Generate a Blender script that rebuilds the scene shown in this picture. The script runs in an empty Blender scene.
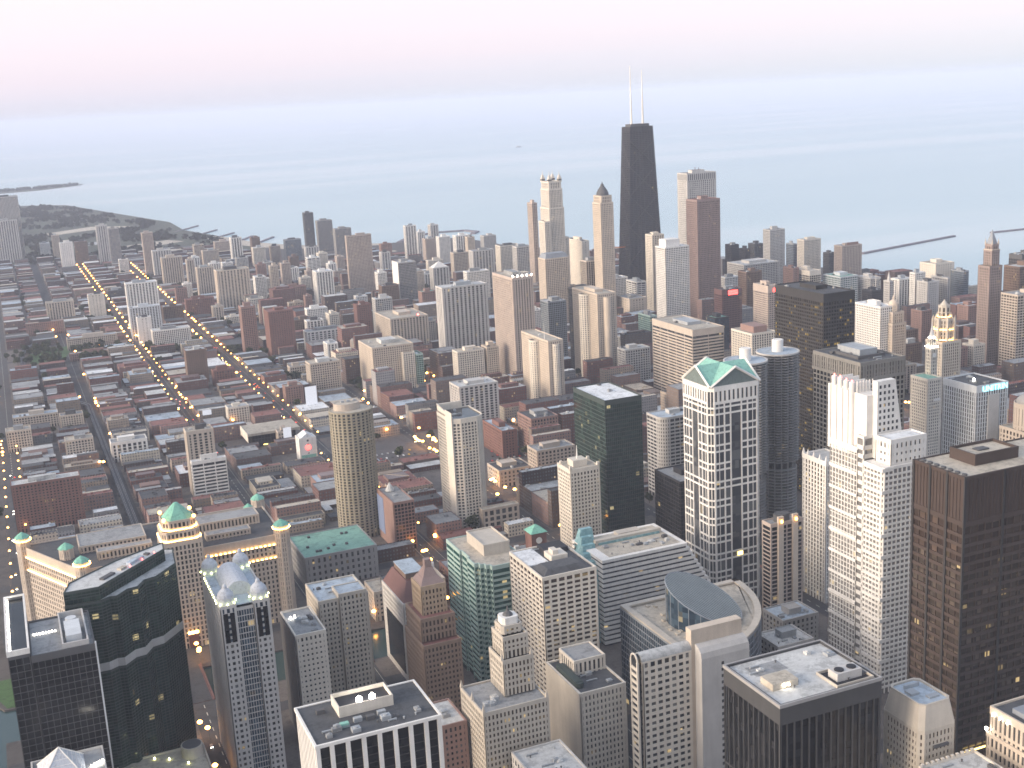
import bpy, math, random
import numpy as np
from mathutils import Vector, Matrix
random.seed(7)
R_ = math.radians
SC = bpy.context.scene
COL = SC.collection
# ---------------------------------------------------------------- camera
CAMP = (-19.4, 42.5, 412.0); YAW, PITCH, ROLL, FPX = R_(22.55), R_(-13.23), R_(-3.0), 1215.7
cam = bpy.data.objects.new('camera', bpy.data.cameras.new('camera')); COL.objects.link(cam)
cam.data.sensor_width = 36; cam.data.lens = FPX / 1024 * 36
cam.data.clip_start = 1; cam.data.clip_end = 300000
FWD = Vector((math.sin(YAW)*math.cos(PITCH), math.cos(YAW)*math.cos(PITCH), math.sin(PITCH)))
_r = Vector((math.cos(YAW), -math.sin(YAW), 0)); _u = _r.cross(FWD)
RGT = math.cos(ROLL)*_r + math.sin(ROLL)*_u; UPV = -math.sin(ROLL)*_r + math.cos(ROLL)*_u
M = Matrix((RGT, UPV, -FWD)).transposed().to_4x4(); M.translation = CAMP
cam.matrix_world = M
SC.camera = cam
# ---------------------------------------------------------------- world and light
SC.view_settings.view_transform = 'Standard'; SC.view_settings.look = 'None'
SC.view_settings.gamma = 1; SC.view_settings.use_curve_mapping = False
SC.view_settings.exposure = 0.96
SUN_AZ, SUN_EL = R_(270), R_(10)          # the glow left by the sun, west by north
W = bpy.data.worlds.new('World'); SC.world = W; W.use_nodes = True
nt = W.node_tree; nt.nodes.clear()
def nd(t, typ, **kw):
    n = t.nodes.new(typ)
    for k, v in kw.items(): setattr(n, k, v)
    return n
out = nd(nt, 'ShaderNodeOutputWorld'); bg1 = nd(nt, 'ShaderNodeBackground'); bg2 = nd(nt, 'ShaderNodeBackground')
sky = nd(nt, 'ShaderNodeTexSky', sky_type='NISHITA', sun_disc=False, sun_elevation=SUN_EL, sun_rotation=SUN_AZ)
add = nd(nt, 'ShaderNodeAddShader')
bg1.inputs[1].default_value = 0.03
nt.links.new(sky.outputs[0], bg1.inputs[0])
# dusk bands low in the sky: grey blue, then pink, then cream, then a pale veil overhead
tc = nd(nt, 'ShaderNodeTexCoord'); sx = nd(nt, 'ShaderNodeSeparateXYZ'); nt.links.new(tc.outputs['Generated'], sx.inputs[0])
def mth(t, op, a, b=None, c=None, clamp=False):
    n = nd(t, 'ShaderNodeMath', operation=op); n.use_clamp = clamp
    for i, v in enumerate((a, b, c)):
        if v is None: continue
        if isinstance(v, (int, float)): n.inputs[i].default_value = v
        else: t.links.new(v, n.inputs[i])
    return n.outputs[0]
mp = nd(nt, 'ShaderNodeMapping'); mp.inputs['Scale'].default_value = (3, 3, 60); nt.links.new(tc.outputs['Generated'], mp.inputs[0])
ns = nd(nt, 'ShaderNodeTexNoise'); ns.inputs['Scale'].default_value = 2.0; ns.inputs['Detail'].default_value = 3; nt.links.new(mp.outputs[0], ns.inputs[0])
# the bands sit higher towards the east (x)
zz = mth(nt, 'SUBTRACT', sx.outputs[2], mth(nt, 'MULTIPLY', mth(nt, 'SUBTRACT', sx.outputs[0], .38), .028))
zz = mth(nt, 'ADD', zz, mth(nt, 'MULTIPLY', mth(nt, 'SUBTRACT', ns.outputs[0], .5), .012))
rp = nd(nt, 'ShaderNodeValToRGB'); nt.links.new(mth(nt, 'MULTIPLY', zz, 1/0.3, clamp=True), rp.inputs[0])
els = rp.color_ramp.elements
STOPS = [(0.0, (.355, .385, .45)), (.035, (.37, .385, .465)), (.075, (.39, .385, .475)), (.13, (.43, .385, .47)), (.23, (.475, .405, .475)), (.42, (.49, .45, .435)), (.6, (.37, .41, .47)), (1.0, (.28, .33, .42))]
while len(els) < len(STOPS): els.new(.5)
for e, (p, c) in zip(els, STOPS): e.position = p; e.color = (*c, 1)
bg2.inputs[1].default_value = 0.95
nt.links.new(rp.outputs[0], bg2.inputs[0])
# the afterglow over the west, behind the viewer
dt = nd(nt, 'ShaderNodeVectorMath', operation='DOT_PRODUCT'); nt.links.new(tc.outputs['Generated'], dt.inputs[0]); dt.inputs[1].default_value = (math.sin(SUN_AZ)*.985, math.cos(SUN_AZ)*.985, .17)
gl = mth(nt, 'POWER', mth(nt, 'MAXIMUM', dt.outputs['Value'], 0), 3.0)
bg3 = nd(nt, 'ShaderNodeBackground'); bg3.inputs[0].default_value = (1.0, .80, .62, 1); nt.links.new(mth(nt, 'MULTIPLY', gl, 1.1), bg3.inputs[1])
add2 = nd(nt, 'ShaderNodeAddShader'); nt.links.new(bg2.outputs[0], add2.inputs[0]); nt.links.new(bg3.outputs[0], add2.inputs[1])
nt.links.new(bg1.outputs[0], add.inputs[0]); nt.links.new(add2.outputs[0], add.inputs[1]); nt.links.new(add.outputs[0], out.inputs[0])
sun = bpy.data.objects.new('sun', bpy.data.lights.new('sun', 'SUN')); COL.objects.link(sun)
sun.data.energy = 2.9; sun.data.angle = R_(35); sun.data.color = (1.0, .84, .66)
_d = Vector((math.sin(SUN_AZ)*math.cos(SUN_EL), math.cos(SUN_AZ)*math.cos(SUN_EL), math.sin(SUN_EL)))
sun.rotation_euler = _d.to_track_quat('Z', 'Y').to_euler()
SC.cycles.use_denoising = True
SC.cycles.max_bounces = 6; SC.cycles.diffuse_bounces = 2; SC.cycles.glossy_bounces = 2; SC.cycles.volume_bounces = 3; SC.cycles.transmission_bounces = 2
SC.cycles.pixel_filter_type = 'BLACKMAN_HARRIS'; SC.cycles.filter_width = 1.6
SC.cycles.sample_clamp_indirect = 4
# ---------------------------------------------------------------- materials
MATS = {}
def base_mat(name):
    m = bpy.data.materials.new(name); m.use_nodes = True; t = m.node_tree
    return m, t, t.nodes['Principled BSDF']
def mixc(t, f, a, b, blend='MIX'):
    n = nd(t, 'ShaderNodeMix', data_type='RGBA', blend_type=blend)
    for i, v in ((0, f), (6, a), (7, b)):
        if isinstance(v, (int, float)): n.inputs[i].default_value = v
        elif isinstance(v, tuple): n.inputs[i].default_value = (*v, 1)
        else: t.links.new(v, n.inputs[i])
    return n.outputs[2]
def noise(t, vec, scale, detail=3, rough=.6):
    n = nd(t, 'ShaderNodeTexNoise'); n.inputs['Scale'].default_value = scale; n.inputs['Detail'].default_value = detail; n.inputs['Roughness'].default_value = rough
    if vec is not None: t.links.new(vec, n.inputs[0])
    return n.outputs[0]
def ramp(t, f, stops):
    n = nd(t, 'ShaderNodeValToRGB'); t.links.new(f, n.inputs[0]); e = n.color_ramp.elements
    while len(e) < len(stops): e.new(.5)
    for x, (p, c) in zip(e, stops): x.position = p; x.color = (*c, 1)
    return n.outputs[0]
def objco(t):
    return nd(t, 'ShaderNodeTexCoord').outputs['Object']
def wall_mat(name, col, rough=.75, var=.16):
    """painted or stone wall: blotchy weathering, faint vertical rain streaks"""
    m, t, p = base_mat(name); oc = objco(t)
    mpn = nd(t, 'ShaderNodeMapping'); mpn.inputs['Scale'].default_value = (.35, .35, .03); t.links.new(oc, mpn.inputs[0])
    n1 = noise(t, oc, .07, 4); n2 = noise(t, mpn.outputs[0], 1.0, 3)
    f = mth(t, 'ADD', mth(t, 'MULTIPLY', n1, .6), mth(t, 'MULTIPLY', n2, .4))
    d = tuple(c*(1-var) for c in col); l = tuple(min(.9, c*(1+var)) for c in col)
    c = ramp(t, f, [(.3, d), (.7, l)])
    t.links.new(c, p.inputs['Base Color']); p.inputs['Roughness'].default_value = rough
    MATS[name] = m; return m
def roof_mat(name, col, var=.35, scale=.05, col2=None):
    m, t, p = base_mat(name); oc = objco(t); oi = nd(t, 'ShaderNodeObjectInfo')
    vadd = nd(t, 'ShaderNodeVectorMath', operation='ADD'); t.links.new(oc, vadd.inputs[0]); t.links.new(oi.outputs['Location'], vadd.inputs[1])
    n1 = noise(t, vadd.outputs[0], scale, 6, .7); n2 = noise(t, vadd.outputs[0], scale*8, 3)
    f = mth(t, 'ADD', mth(t, 'MULTIPLY', n1, .7), mth(t, 'MULTIPLY', n2, .3))
    d = tuple(c*(1-var) for c in col); l = tuple(min(.85, c*(1+var*.6)) for c in (col2 or col))
    c = ramp(t, f, [(.32, d), (.5, col), (.68, l)])
    st_ = noise(t, vadd.outputs[0], scale*2.3, 5, .75)      # water stains and patched membrane
    c = mixc(t, mth(t, 'MULTIPLY', mth(t, 'GREATER_THAN', st_, .56), .45), c, tuple(x*.45 for x in col))
    t.links.new(c, p.inputs['Base Color']); p.inputs['Roughness'].default_value = .9
    MATS[name] = m; return m
def glow_mat(name, col, strength, sample=True):
    m, t, p = base_mat(name)
    p.inputs['Base Color'].default_value = (*[c*.3 for c in col], 1)
    p.inputs['Emission Color'].default_value = (*col, 1); p.inputs['Emission Strength'].default_value = strength
    if not sample: m.cycles.emission_sampling = 'NONE'
    MATS[name] = m; return m
LIT = .36
def glass_mat(name, dark, light, bay=3.5, fl=3.6, lit=.02, rough=.16, litcol=(1, .72, .32), perobj=False, blind=.25, spec=.5):
    """window glass: every pane differs a little, a few rooms behind it are lit"""
    m, t, p = base_mat(name); oi = nd(t, 'ShaderNodeObjectInfo')
    if perobj:
        r = oi.outputs['Random']; wn = nd(t, 'ShaderNodeTexWhiteNoise', noise_dimensions='1D'); t.links.new(mth(t, 'MULTIPLY', r, 917.3), wn.inputs['W'])
        r2 = wn.outputs['Value']
    else:
        oc = objco(t); mpn = nd(t, 'ShaderNodeMapping'); mpn.inputs['Scale'].default_value = (1/bay, 1/bay, 1/fl); mpn.inputs['Location'].default_value = (.37, .37, .02); t.links.new(oc, mpn.inputs[0])
        va = nd(t, 'ShaderNodeVectorMath', operation='FLOOR'); t.links.new(mpn.outputs[0], va.inputs[0])
        wn = nd(t, 'ShaderNodeTexWhiteNoise', noise_dimensions='4D'); t.links.new(va.outputs[0], wn.inputs[0]); t.links.new(mth(t, 'MULTIPLY', oi.outputs['Random'], 91.7), wn.inputs['W'])
        r = wn.outputs['Value']; sp = nd(t, 'ShaderNodeSeparateColor'); t.links.new(wn.outputs['Color'], sp.inputs[0]); r2 = sp.outputs[1]
    c = ramp(t, r, [(0, dark), (1-blind, tuple(.6*a+.4*b for a, b in zip(dark, light))), (1, light)])
    t.links.new(c, p.inputs['Base Color']); p.inputs['Roughness'].default_value = rough
    p.inputs['Specular IOR Level'].default_value = spec
    if lit > 0:
        on = mth(t, 'GREATER_THAN', r2, 1-lit)
        p.inputs['Emission Color'].default_value = (*litcol, 1)
        t.links.new(mth(t, 'MULTIPLY', on, mth(t, 'MULTIPLY', r, LIT)), p.inputs['Emission Strength'])
        m.cycles.emission_sampling = 'NONE'
    MATS[name] = m; return m
def lowrise_mat(name, col, win=(.05, .055, .07), bay=3.2, fl=3.6):
    """brick wall with punched windows, tone varying from house to house"""
    m, t, p = base_mat(name); oc = objco(t); oi = nd(t, 'ShaderNodeObjectInfo')
    s = nd(t, 'ShaderNodeSeparateXYZ'); t.links.new(oc, s.inputs[0])
    u = mth(t, 'MULTIPLY', mth(t, 'ADD', s.outputs[0], s.outputs[1]), 1/bay); v = mth(t, 'MULTIPLY', s.outputs[2], 1/fl)
    fu = mth(t, 'FRACT', u); fv = mth(t, 'FRACT', v)
    msk = mth(t, 'MULTIPLY', mth(t, 'MULTIPLY', mth(t, 'GREATER_THAN', fu, .34), mth(t, 'LESS_THAN', fu, .78)), mth(t, 'MULTIPLY', mth(t, 'GREATER_THAN', fv, .3), mth(t, 'LESS_THAN', fv, .78)))
    cb = nd(t, 'ShaderNodeCombineXYZ'); t.links.new(mth(t, 'FLOOR', u), cb.inputs[0]); t.links.new(mth(t, 'FLOOR', v), cb.inputs[1]); t.links.new(mth(t, 'MULTIPLY', oi.outputs['Random'], 71.3), cb.inputs[2])
    wn = nd(t, 'ShaderNodeTexWhiteNoise', noise_dimensions='3D'); t.links.new(cb.outputs[0], wn.inputs[0])
    n1 = noise(t, oc, .15, 4)
    tone = mth(t, 'ADD', .65, mth(t, 'MULTIPLY', oi.outputs['Random'], .7))
    c = ramp(t, n1, [(.3, tuple(x*.85 for x in col)), (.7, tuple(x*1.12 for x in col))])
    hv = nd(t, 'ShaderNodeHueSaturation'); t.links.new(c, hv.inputs['Color']); t.links.new(tone, hv.inputs['Value'])
    c = mixc(t, msk, hv.outputs[0], mixc(t, mth(t, 'MULTIPLY', wn.outputs['Value'], .5), win, (.25, .25, .26)))
    t.links.new(c, p.inputs['Base Color'])
    t.links.new(mth(t, 'SUBTRACT', .85, mth(t, 'MULTIPLY', msk, .55)), p.inputs['Roughness'])
    on = mth(t, 'MULTIPLY', msk, mth(t, 'GREATER_THAN', wn.outputs['Value'], .985))
    p.inputs['Emission Color'].default_value = (1, .7, .34, 1); t.links.new(mth(t, 'MULTIPLY', on, LIT), p.inputs['Emission Strength'])
    m.cycles.emission_sampling = 'NONE'
    MATS[name] = m; return m
for nme, c in dict(cream=(.65, .59, .51), tan=(.48, .41, .345), pinktan=(.45, .37, .32), warmtan=(.55, .465, .38), decobrick=(.235, .165, .125), mauve=(.27, .21, .19), stonegrey=(.20, .19, .175), fingrey=(.05, .05, .053), brown=(.17, .115, .09), maroon=(.13, .065, .06), pinkgranite=(.25, .18, .165), redbrick=(.19, .098, .082),
                   rosebrick=(.27, .17, .145), white=(.74, .71, .67), palegrey=(.50, .48, .46), midgrey=(.30, .29, .285), bluegrey=(.25, .27, .30), darkgrey=(.085, .085, .09), black=(.020, .020, .026), bronze=(.030, .028, .029), corten=(.052, .034, .028),
                   limestone=(.49, .44, .375), terracotta=(.37, .275, .19), teal=(.36, .47, .43), bluewhite=(.56, .58, .60), steel=(.42, .44, .46), concrete=(.36, .345, .33), darkgreen=(.040, .056, .052), olive=(.30, .265, .20)).items():
    wall_mat(nme, c)
MATS['steel'].node_tree.nodes['Principled BSDF'].inputs['Metallic'].default_value = .6
for nme, c in dict(r_pale=(.50, .50, .49), r_grey=(.28, .285, .29), r_white=(.68, .69, .70), r_tan=(.40, .36, .30), r_dark=(.075, .078, .085), r_blue=(.38, .44, .50), r_red=(.22, .10, .085), r_sand=(.46, .41, .34)).items():
    roof_mat(nme, c)
roof_mat('r_green', (.20, .37, .30), .3); roof_mat('copper', (.24, .48, .40), .15, .2); roof_mat('copper_pale', (.20, .46, .36), .18, .2); roof_mat('dome_white', (.50, .52, .56), .12, .3); roof_mat('r_glass', (.14, .175, .17), .2, .3)
glass_mat('g_dark', (.014, .017, .022), (.13, .13, .135), spec=.35); glass_mat('g_mid', (.022, .026, .032), (.10, .10, .10), spec=.3); glass_mat('g_pale', (.15, .145, .14), (.32, .31, .30), lit=.01); glass_mat('g_black0', (.008, .009, .011), (.022, .022, .025), lit=0, spec=.35); glass_mat('g_brown', (.03, .024, .02), (.12, .095, .075), lit=.03)
glass_mat('g_blue', (.02, .035, .055), (.07, .11, .15), spec=.25); glass_mat('g_tan', (.045, .04, .036), (.18, .16, .14), blind=.4, spec=.3); glass_mat('g_black', (.008, .009, .011), (.03, .03, .033), lit=.004, spec=.25)
glass_mat('g_green', (.012, .026, .024), (.035, .065, .055), lit=.012, litcol=(1, .8, .4), rough=.1, spec=.25); glass_mat('g_teal', (.018, .07, .062), (.05, .14, .125), rough=.12); glass_mat('g_ibm', (.012, .011, .010), (.04, .036, .03), lit=.10, litcol=(1, .66, .16), bay=3, fl=3.7)
glass_mat('pane', (.016, .018, .022), (.22, .21, .195), perobj=True, lit=.015); glass_mat('pane_grey', (.045, .05, .06), (.15, .155, .16), perobj=True, lit=.012, spec=.3); glass_mat('g_grey', (.045, .05, .06), (.13, .135, .14), lit=.012, spec=.3); glass_mat('pane_brown', (.03, .02, .016), (.10, .07, .055), perobj=True, lit=.03); glass_mat('g_atrium', (.16, .30, .32), (.30, .48, .50), bay=2, fl=2, lit=0)
glow_mat('lamp_amber', (1, .46, .10), 7); glow_mat('lamp_white', (1, .93, .8), 16); glow_mat('lamp_gold', (1, .54, .15), 9); glow_mat('lamp_lime', (.95, 1, .42), 7); glow_mat('neon_red', (1, .06, .05), 4.0, False); glow_mat('neon_blue', (.25, .85, 1), 2.6, False)
glow_mat('lamp_red', (1, .10, .08), 7, False); glow_mat('lamp_green', (.2, 1, .5), 3, False); glow_mat('lamp_far', (1, .42, .08), 14); glow_mat('billboard', (.42, .50, .72), .14, False); glow_mat('billboard_white', (.9, .92, 1), .35, False); glow_mat('warm_sign', (1, .7, .2), 3, False)
HAZE = 0.000065
# ---------------------------------------------------------------- mesh helpers
class MB:
    def __init__(s): s.v = []; s.f = []; s.m = []
    def add(s, vs, fs, m=0):
        o = len(s.v); s.v += vs
        for f in fs: s.f.append(tuple(i+o for i in f)); s.m.append(m)
    def box(s, x0, y0, z0, x1, y1, z1, m=0):
        s.add([(x0,y0,z0),(x1,y0,z0),(x1,y1,z0),(x0,y1,z0),(x0,y0,z1),(x1,y0,z1),(x1,y1,z1),(x0,y1,z1)],
              [(0,1,5,4),(1,2,6,5),(2,3,7,6),(3,0,4,7),(4,5,6,7),(3,2,1,0)], m)
    def prism(s, poly, z0, z1, m=0, bottom=True):
        n = len(poly); vs = [(x,y,z0) for x,y in poly]+[(x,y,z1) for x,y in poly]
        fs = [(i,(i+1)%n,n+(i+1)%n,n+i) for i in range(n)]+[tuple(range(n,2*n))]
        if bottom: fs.append(tuple(range(n-1,-1,-1)))
        s.add(vs, fs, m)
    def loft(s, pa, za, pb, zb, m=0, cap=True):
        n = len(pa); vs = [(x,y,za) for x,y in pa]+[(x,y,zb) for x,y in pb]
        fs = [(i,(i+1)%n,n+(i+1)%n,n+i) for i in range(n)]
        if cap: fs += [tuple(range(n,2*n)), tuple(range(n-1,-1,-1))]
        s.add(vs, fs, m)
    def cone(s, poly, z0, apex, m=0):
        n = len(poly); s.add([(x,y,z0) for x,y in poly]+[apex], [(i,(i+1)%n,n) for i in range(n)]+[tuple(range(n-1,-1,-1))], m)
    def ring(s, po, pi, z0, z1, m=0):
        n = len(po); vs = [(x,y,z) for z in (z0,z1) for p in (po,pi) for x,y in p]
        fs = []
        for i in range(n):
            j = (i+1)%n
            fs += [(i,j,2*n+j,2*n+i), (n+j,n+i,3*n+i,3*n+j), (2*n+i,2*n+j,3*n+j,3*n+i), (j,i,n+i,n+j)]
        s.add(vs, fs, m)
    def obox(s, px, py, ux, uy, hw, d0, d1, z0, z1, m=0):
        nx, ny = -uy, ux      # inward normal of a counter-clockwise edge
        c = [(px-ux*hw+nx*d0, py-uy*hw+ny*d0), (px+ux*hw+nx*d0, py+uy*hw+ny*d0), (px+ux*hw+nx*d1, py+uy*hw+ny*d1), (px-ux*hw+nx*d1, py-uy*hw+ny*d1)]
        s.add([(x,y,z0) for x,y in c]+[(x,y,z1) for x,y in c], [(0,1,5,4),(1,2,6,5),(3,0,4,7),(4,5,6,7),(3,2,1,0)], m)
    def lathe(s, cx, cy, prof, n=16, m=0):
        vs = [(cx+r*math.cos(2*math.pi*k/n), cy+r*math.sin(2*math.pi*k/n), z) for r, z in prof for k in range(n)]
        fs = [(a*n+k, a*n+(k+1)%n, (a+1)*n+(k+1)%n, (a+1)*n+k) for a in range(len(prof)-1) for k in range(n)]
        fs += [tuple(range(n-1,-1,-1)), tuple((len(prof)-1)*n+k for k in range(n))]
        s.add(vs, fs, m)
    def tube(s, a, b, r0, r1=None, n=6, m=0):
        a, b = Vector(a), Vector(b); d = (b-a).normalized(); q = d.to_track_quat('Z', 'Y'); r1 = r0 if r1 is None else r1
        vs = [tuple(p + q @ Vector((r*math.cos(2*math.pi*k/n), r*math.sin(2*math.pi*k/n), 0))) for p, r in ((a, r0), (b, r1)) for k in range(n)]
        s.add(vs, [(k,(k+1)%n,n+(k+1)%n,n+k) for k in range(n)]+[tuple(range(n-1,-1,-1)), tuple(range(n,2*n))], m)
    def build(s, name, mats, parent=None, loc=(0,0,0), smooth=False):
        if not s.v: return None
        me = bpy.data.meshes.new(name); me.from_pydata(s.v, [], s.f)
        for mm in (mats if isinstance(mats, (list, tuple)) else [mats]): me.materials.append(MATS[mm] if isinstance(mm, str) else mm)
        me.polygons.foreach_set('material_index', s.m)
        if smooth: me.polygons.foreach_set('use_smooth', [True]*len(s.f))
        o = bpy.data.objects.new(name, me); COL.objects.link(o); o.location = loc
        if parent: o.parent = parent
        return o
def tag(o, label=None, cat=None, group=None, kind=None):
    if label: o['label'] = label
    if cat: o['category'] = cat
    if group: o['group'] = group
    if kind: o['kind'] = kind
    return o
def thing(name, label, cat, x, y, z=0, group=None):
    o = bpy.data.objects.new(name, None); COL.objects.link(o); o.location = (x, y, z); o.empty_display_size = 5
    return tag(o, label, cat, group)
def rect(x0, y0, x1, y1): return [(x0,y0),(x1,y0),(x1,y1),(x0,y1)]
def off(poly, d):
    n = len(poly); r = []
    for i in range(n):
        p0, p1, p2 = poly[i-1], poly[i], poly[(i+1)%n]
        a = Vector((p1[0]-p0[0], p1[1]-p0[1])).normalized(); b = Vector((p2[0]-p1[0], p2[1]-p1[1])).normalized()
        na, nb = Vector((-a.y, a.x)), Vector((-b.y, b.x)); k = 1+na.dot(nb)
        o = (na+nb)*(d/max(k, .3)); r.append((p1[0]+o.x, p1[1]+o.y))
    return r
def circ(cx, cy, r, n=32, a0=0, ry=None): return [(cx+r*math.cos(a0+2*math.pi*k/n), cy+(ry or r)*math.sin(a0+2*math.pi*k/n)) for k in range(n)]
def S(wall, glass, bay=4, pier=1.2, fl=3.6, sp=1.3, pj=.4, base=5, cap=2.5, hz=False, nopier=False): return dict(wall=wall, glass=glass, bay=bay, pier=pier, fl=fl, sp=sp, pj=pj, base=base, cap=cap, hz=hz, nopier=nopier)
def shell(w, g, poly, z0, z1, st, mw=0, mg=0, cells=None, roofgap=1.2):
    """one storeyed block: glass core, floor bands, piers and a parapet band"""
    d = st['pj']; core = off(poly, d); cap = st['cap']
    g.prism(core, z0, z1-roofgap, mg)
    w.ring(poly, off(poly, d+.5), z1-cap, z1, mw)
    zb = z0+st['base']; nf = max(1, round((z1-cap-zb)/st['fl'])); fh = (z1-cap-zb)/nf
    bo = off(poly, 0 if st['hz'] else .07*d+.03)
    for k in range(nf):
        w.prism(bo, zb+k*fh-st['sp']*.5, zb+k*fh+st['sp']*.5, mw)
    pp = .1*d+.04 if st['hz'] else 0
    n = len(poly)
    for i in range(n):
        a, b = Vector(poly[i]), Vector(poly[(i+1)%n]); L = (b-a).length
        if L < .5: continue
        u = (b-a)/L; nb = max(1, round(L/st['bay'])); hw = min(st['pier'], L/nb*.8)/2
        if not st['nopier']:
            for j in range(nb):
                q = a+u*(hw if j == 0 else j*L/nb)
                w.obox(q.x, q.y, u.x, u.y, hw, pp, d+.1, z0, z1-cap, mw)
            q = a+u*(L-hw); w.obox(q.x, q.y, u.x, u.y, hw, pp+.05, d+.1, z0, z1-cap, mw)
        if cells is not None and (u.x > .3 or u.y < -.3):     # faces looking south or west
            for k in range(nf):
                for j in range(nb):
                    zc = zb+k*fh+fh/2; ww = L/nb-2*hw; hh = fh-st['sp']
                    q = a+u*((j+.5)*L/nb)
                    cells.append((zc, q.x-u.y*(d-.02), q.y+u.x*(d-.02), math.atan2(u.y, u.x), ww, hh))
PANES = {}
def add_windows(root, cells, mat, z_lo=0, top=100):
    """each visible pane a window of its own; the rest of the facade's panes as one"""
    cells = sorted([c for c in cells if c[0] > z_lo], key=lambda c: -c[0])
    rest = MB()
    for i, (z, x, y, a, w_, h_) in enumerate(cells):
        if i < top:
            key = (round(w_, 1), round(h_, 1), mat)
            if key not in PANES:
                b = MB(); b.box(-key[0]/2, 0, -key[1]/2, key[0]/2, .1, key[1]/2); o = b.build('window', mat, root); PANES[key] = o.data
            else:
                o = bpy.data.objects.new('window', PANES[key]); COL.objects.link(o); o.parent = root
            o.location = (x, y, z); o.rotation_euler = (0, 0, a)
        else:
            ux, uy = math.cos(a), math.sin(a); rest.obox(x, y, ux, uy, w_/2, 0, .1, z-h_/2, z+h_/2)
    if rest.v: tag(rest.build('window', GLASS_OF.get(mat, 'g_dark'), root), kind='stuff')
GLASS_OF = {'pane': 'g_dark', 'pane_grey': 'g_grey', 'pane_brown': 'g_brown'}
def P_NEAR(root): return root.location.y < 900
def roof_units(root, x0, y0, x1, y1, z, n=4, mats=('r_pale', 'steel', 'r_grey', 'darkgrey'), big=True, seed=0, wallm=None):
    rg = random.Random(seed+int(x1*7+y1*13)); Wd, Dp = x1-x0, y1-y0
    if big:
        cx, cy = x0+Wd*rg.uniform(.42, .6), y0+Dp*rg.uniform(.45, .6); hw, hd, h = Wd*rg.uniform(.16, .26), Dp*rg.uniform(.16, .26), rg.uniform(3.5, 6)
        b = MB(); b.box(cx-hw, cy-hd, z, cx+hw, cy+hd, z+h); b.ring(rect(cx-hw-.2, cy-hd-.2, cx+hw+.2, cy+hd+.2), rect(cx-hw+.4, cy-hd+.4, cx+hw-.4, cy+hd-.4), z+h-.6, z+h+.5)
        b.build('penthouse', wallm or rg.choice(mats), root)
    for k in range(n):
        px, py = rg.uniform(x0+2, x1-3), rg.uniform(y0+2, y1-3); a, c, h = rg.uniform(.9, 2.4), rg.uniform(.9, 2.2), rg.uniform(1, 2.2)
        b = MB(); b.box(px-a, py-c, z, px+a, py+c, z+h); b.lathe(px, py, [(min(a, c)*.6, z+h), (min(a, c)*.6, z+h+.5)], 8)
        b.build('rooftop_unit', rg.choice(mats), root)
    if Wd > 24 and P_NEAR(root):                     # the near roofs carry ducts, vents and a hatch
        for k in range(3):
            px, py, L = rg.uniform(x0+2, x1-10), rg.uniform(y0+2, y1-3), rg.uniform(4, 8); b = MB(); b.box(px, py, z+.3, px+L, py+.8, z+1.0); b.box(px, py, z, px+.4, py+.8, z+.35); b.box(px+L-.4, py, z, px+L, py+.8, z+.35); b.build('duct', 'steel', root)
        for k in range(5):
            px, py = rg.uniform(x0+1.5, x1-1.5), rg.uniform(y0+1.5, y1-1.5); b = MB(); b.lathe(px, py, [(.3, z), (.3, z+.9), (.55, z+.95), (.5, z+1.3)], 8); b.build('vent', rg.choice(('steel', 'darkgrey')), root)
def flat_roof(root, poly, z, mat, name='roof'):
    b = MB(); b.prism(poly, z-.5, z); return b.build(name, mat, root)
def tower(name, label, key, st, roof='r_pale', cat='tower', units=2, pent=True, group=None, win=None, wintop=100, zlo=0, H=None):
    x, y, Wd, Dp, h = P[key] if isinstance(key, str) else key
    root = thing(name, label, cat, x, y, 0, group); w, g = MB(), MB(); cells = [] if win else None
    pl = rect(0, 0, Wd, Dp); shell(w, g, pl, 0, h, st, cells=cells)
    w.build('wall', st['wall'], root); g.build('glazing', st['glass'], root)
    flat_roof(root, off(pl, st['pj']+.3), h-1.0, roof)
    if pent or units: roof_units(root, 1, 1, Wd-1, Dp-1, h-1.0, units, big=pent, wallm=st['wall'] if random.random() < .5 else None)
    if win: add_windows(root, cells, win, zlo, wintop)
    BOXES.append((x, y, x+Wd, y+Dp, h))
    return root
BOXES = []
def block(key_or_box): BOXES.append(key_or_box)
# ---------------------------------------------------------------- ground, lake, river, streets
def sheet(name, poly, z, mat, kind='structure', depth=0):
    b = MB()
    if depth: b.prism(poly, z-depth, z)
    else: b.add([(x, y, z) for x, y in poly], [tuple(range(len(poly)))])
    return tag(b.build(name, mat), kind=kind)
m, t, p = base_mat('lake'); oc = objco(t)
mpn = nd(t, 'ShaderNodeMapping'); mpn.inputs['Scale'].default_value = (.00013, .0010, 1); mpn.inputs['Rotation'].default_value = (0, 0, R_(-16)); t.links.new(oc, mpn.inputs[0])
n1 = noise(t, mpn.outputs[0], 1.0, 4, .5); mp2 = nd(t, 'ShaderNodeMapping'); mp2.inputs['Scale'].default_value = (.012, .05, 1); t.links.new(oc, mp2.inputs[0]); n2 = noise(t, mp2.outputs[0], 1, 3)
t.links.new(ramp(t, n1, [(.35, (.41, .53, .565)), (.5, (.47, .58, .605)), (.62, (.60, .665, .68))]), p.inputs['Base Color'])
t.links.new(mth(t, 'ADD', .22, mth(t, 'MULTIPLY', n1, .3)), p.inputs['Roughness']); p.inputs['Specular IOR Level'].default_value = .5
MATS['lake'] = m
m, t, p = base_mat('river'); p.inputs['Base Color'].default_value = (.035, .065, .062, 1); p.inputs['Roughness'].default_value = .14
bp = nd(t, 'ShaderNodeBump'); bp.inputs['Strength'].default_value = .3; t.links.new(noise(t, objco(t), .25, 3), bp.inputs['Height']); t.links.new(bp.outputs[0], p.inputs['Normal']); MATS['river'] = m
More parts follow.
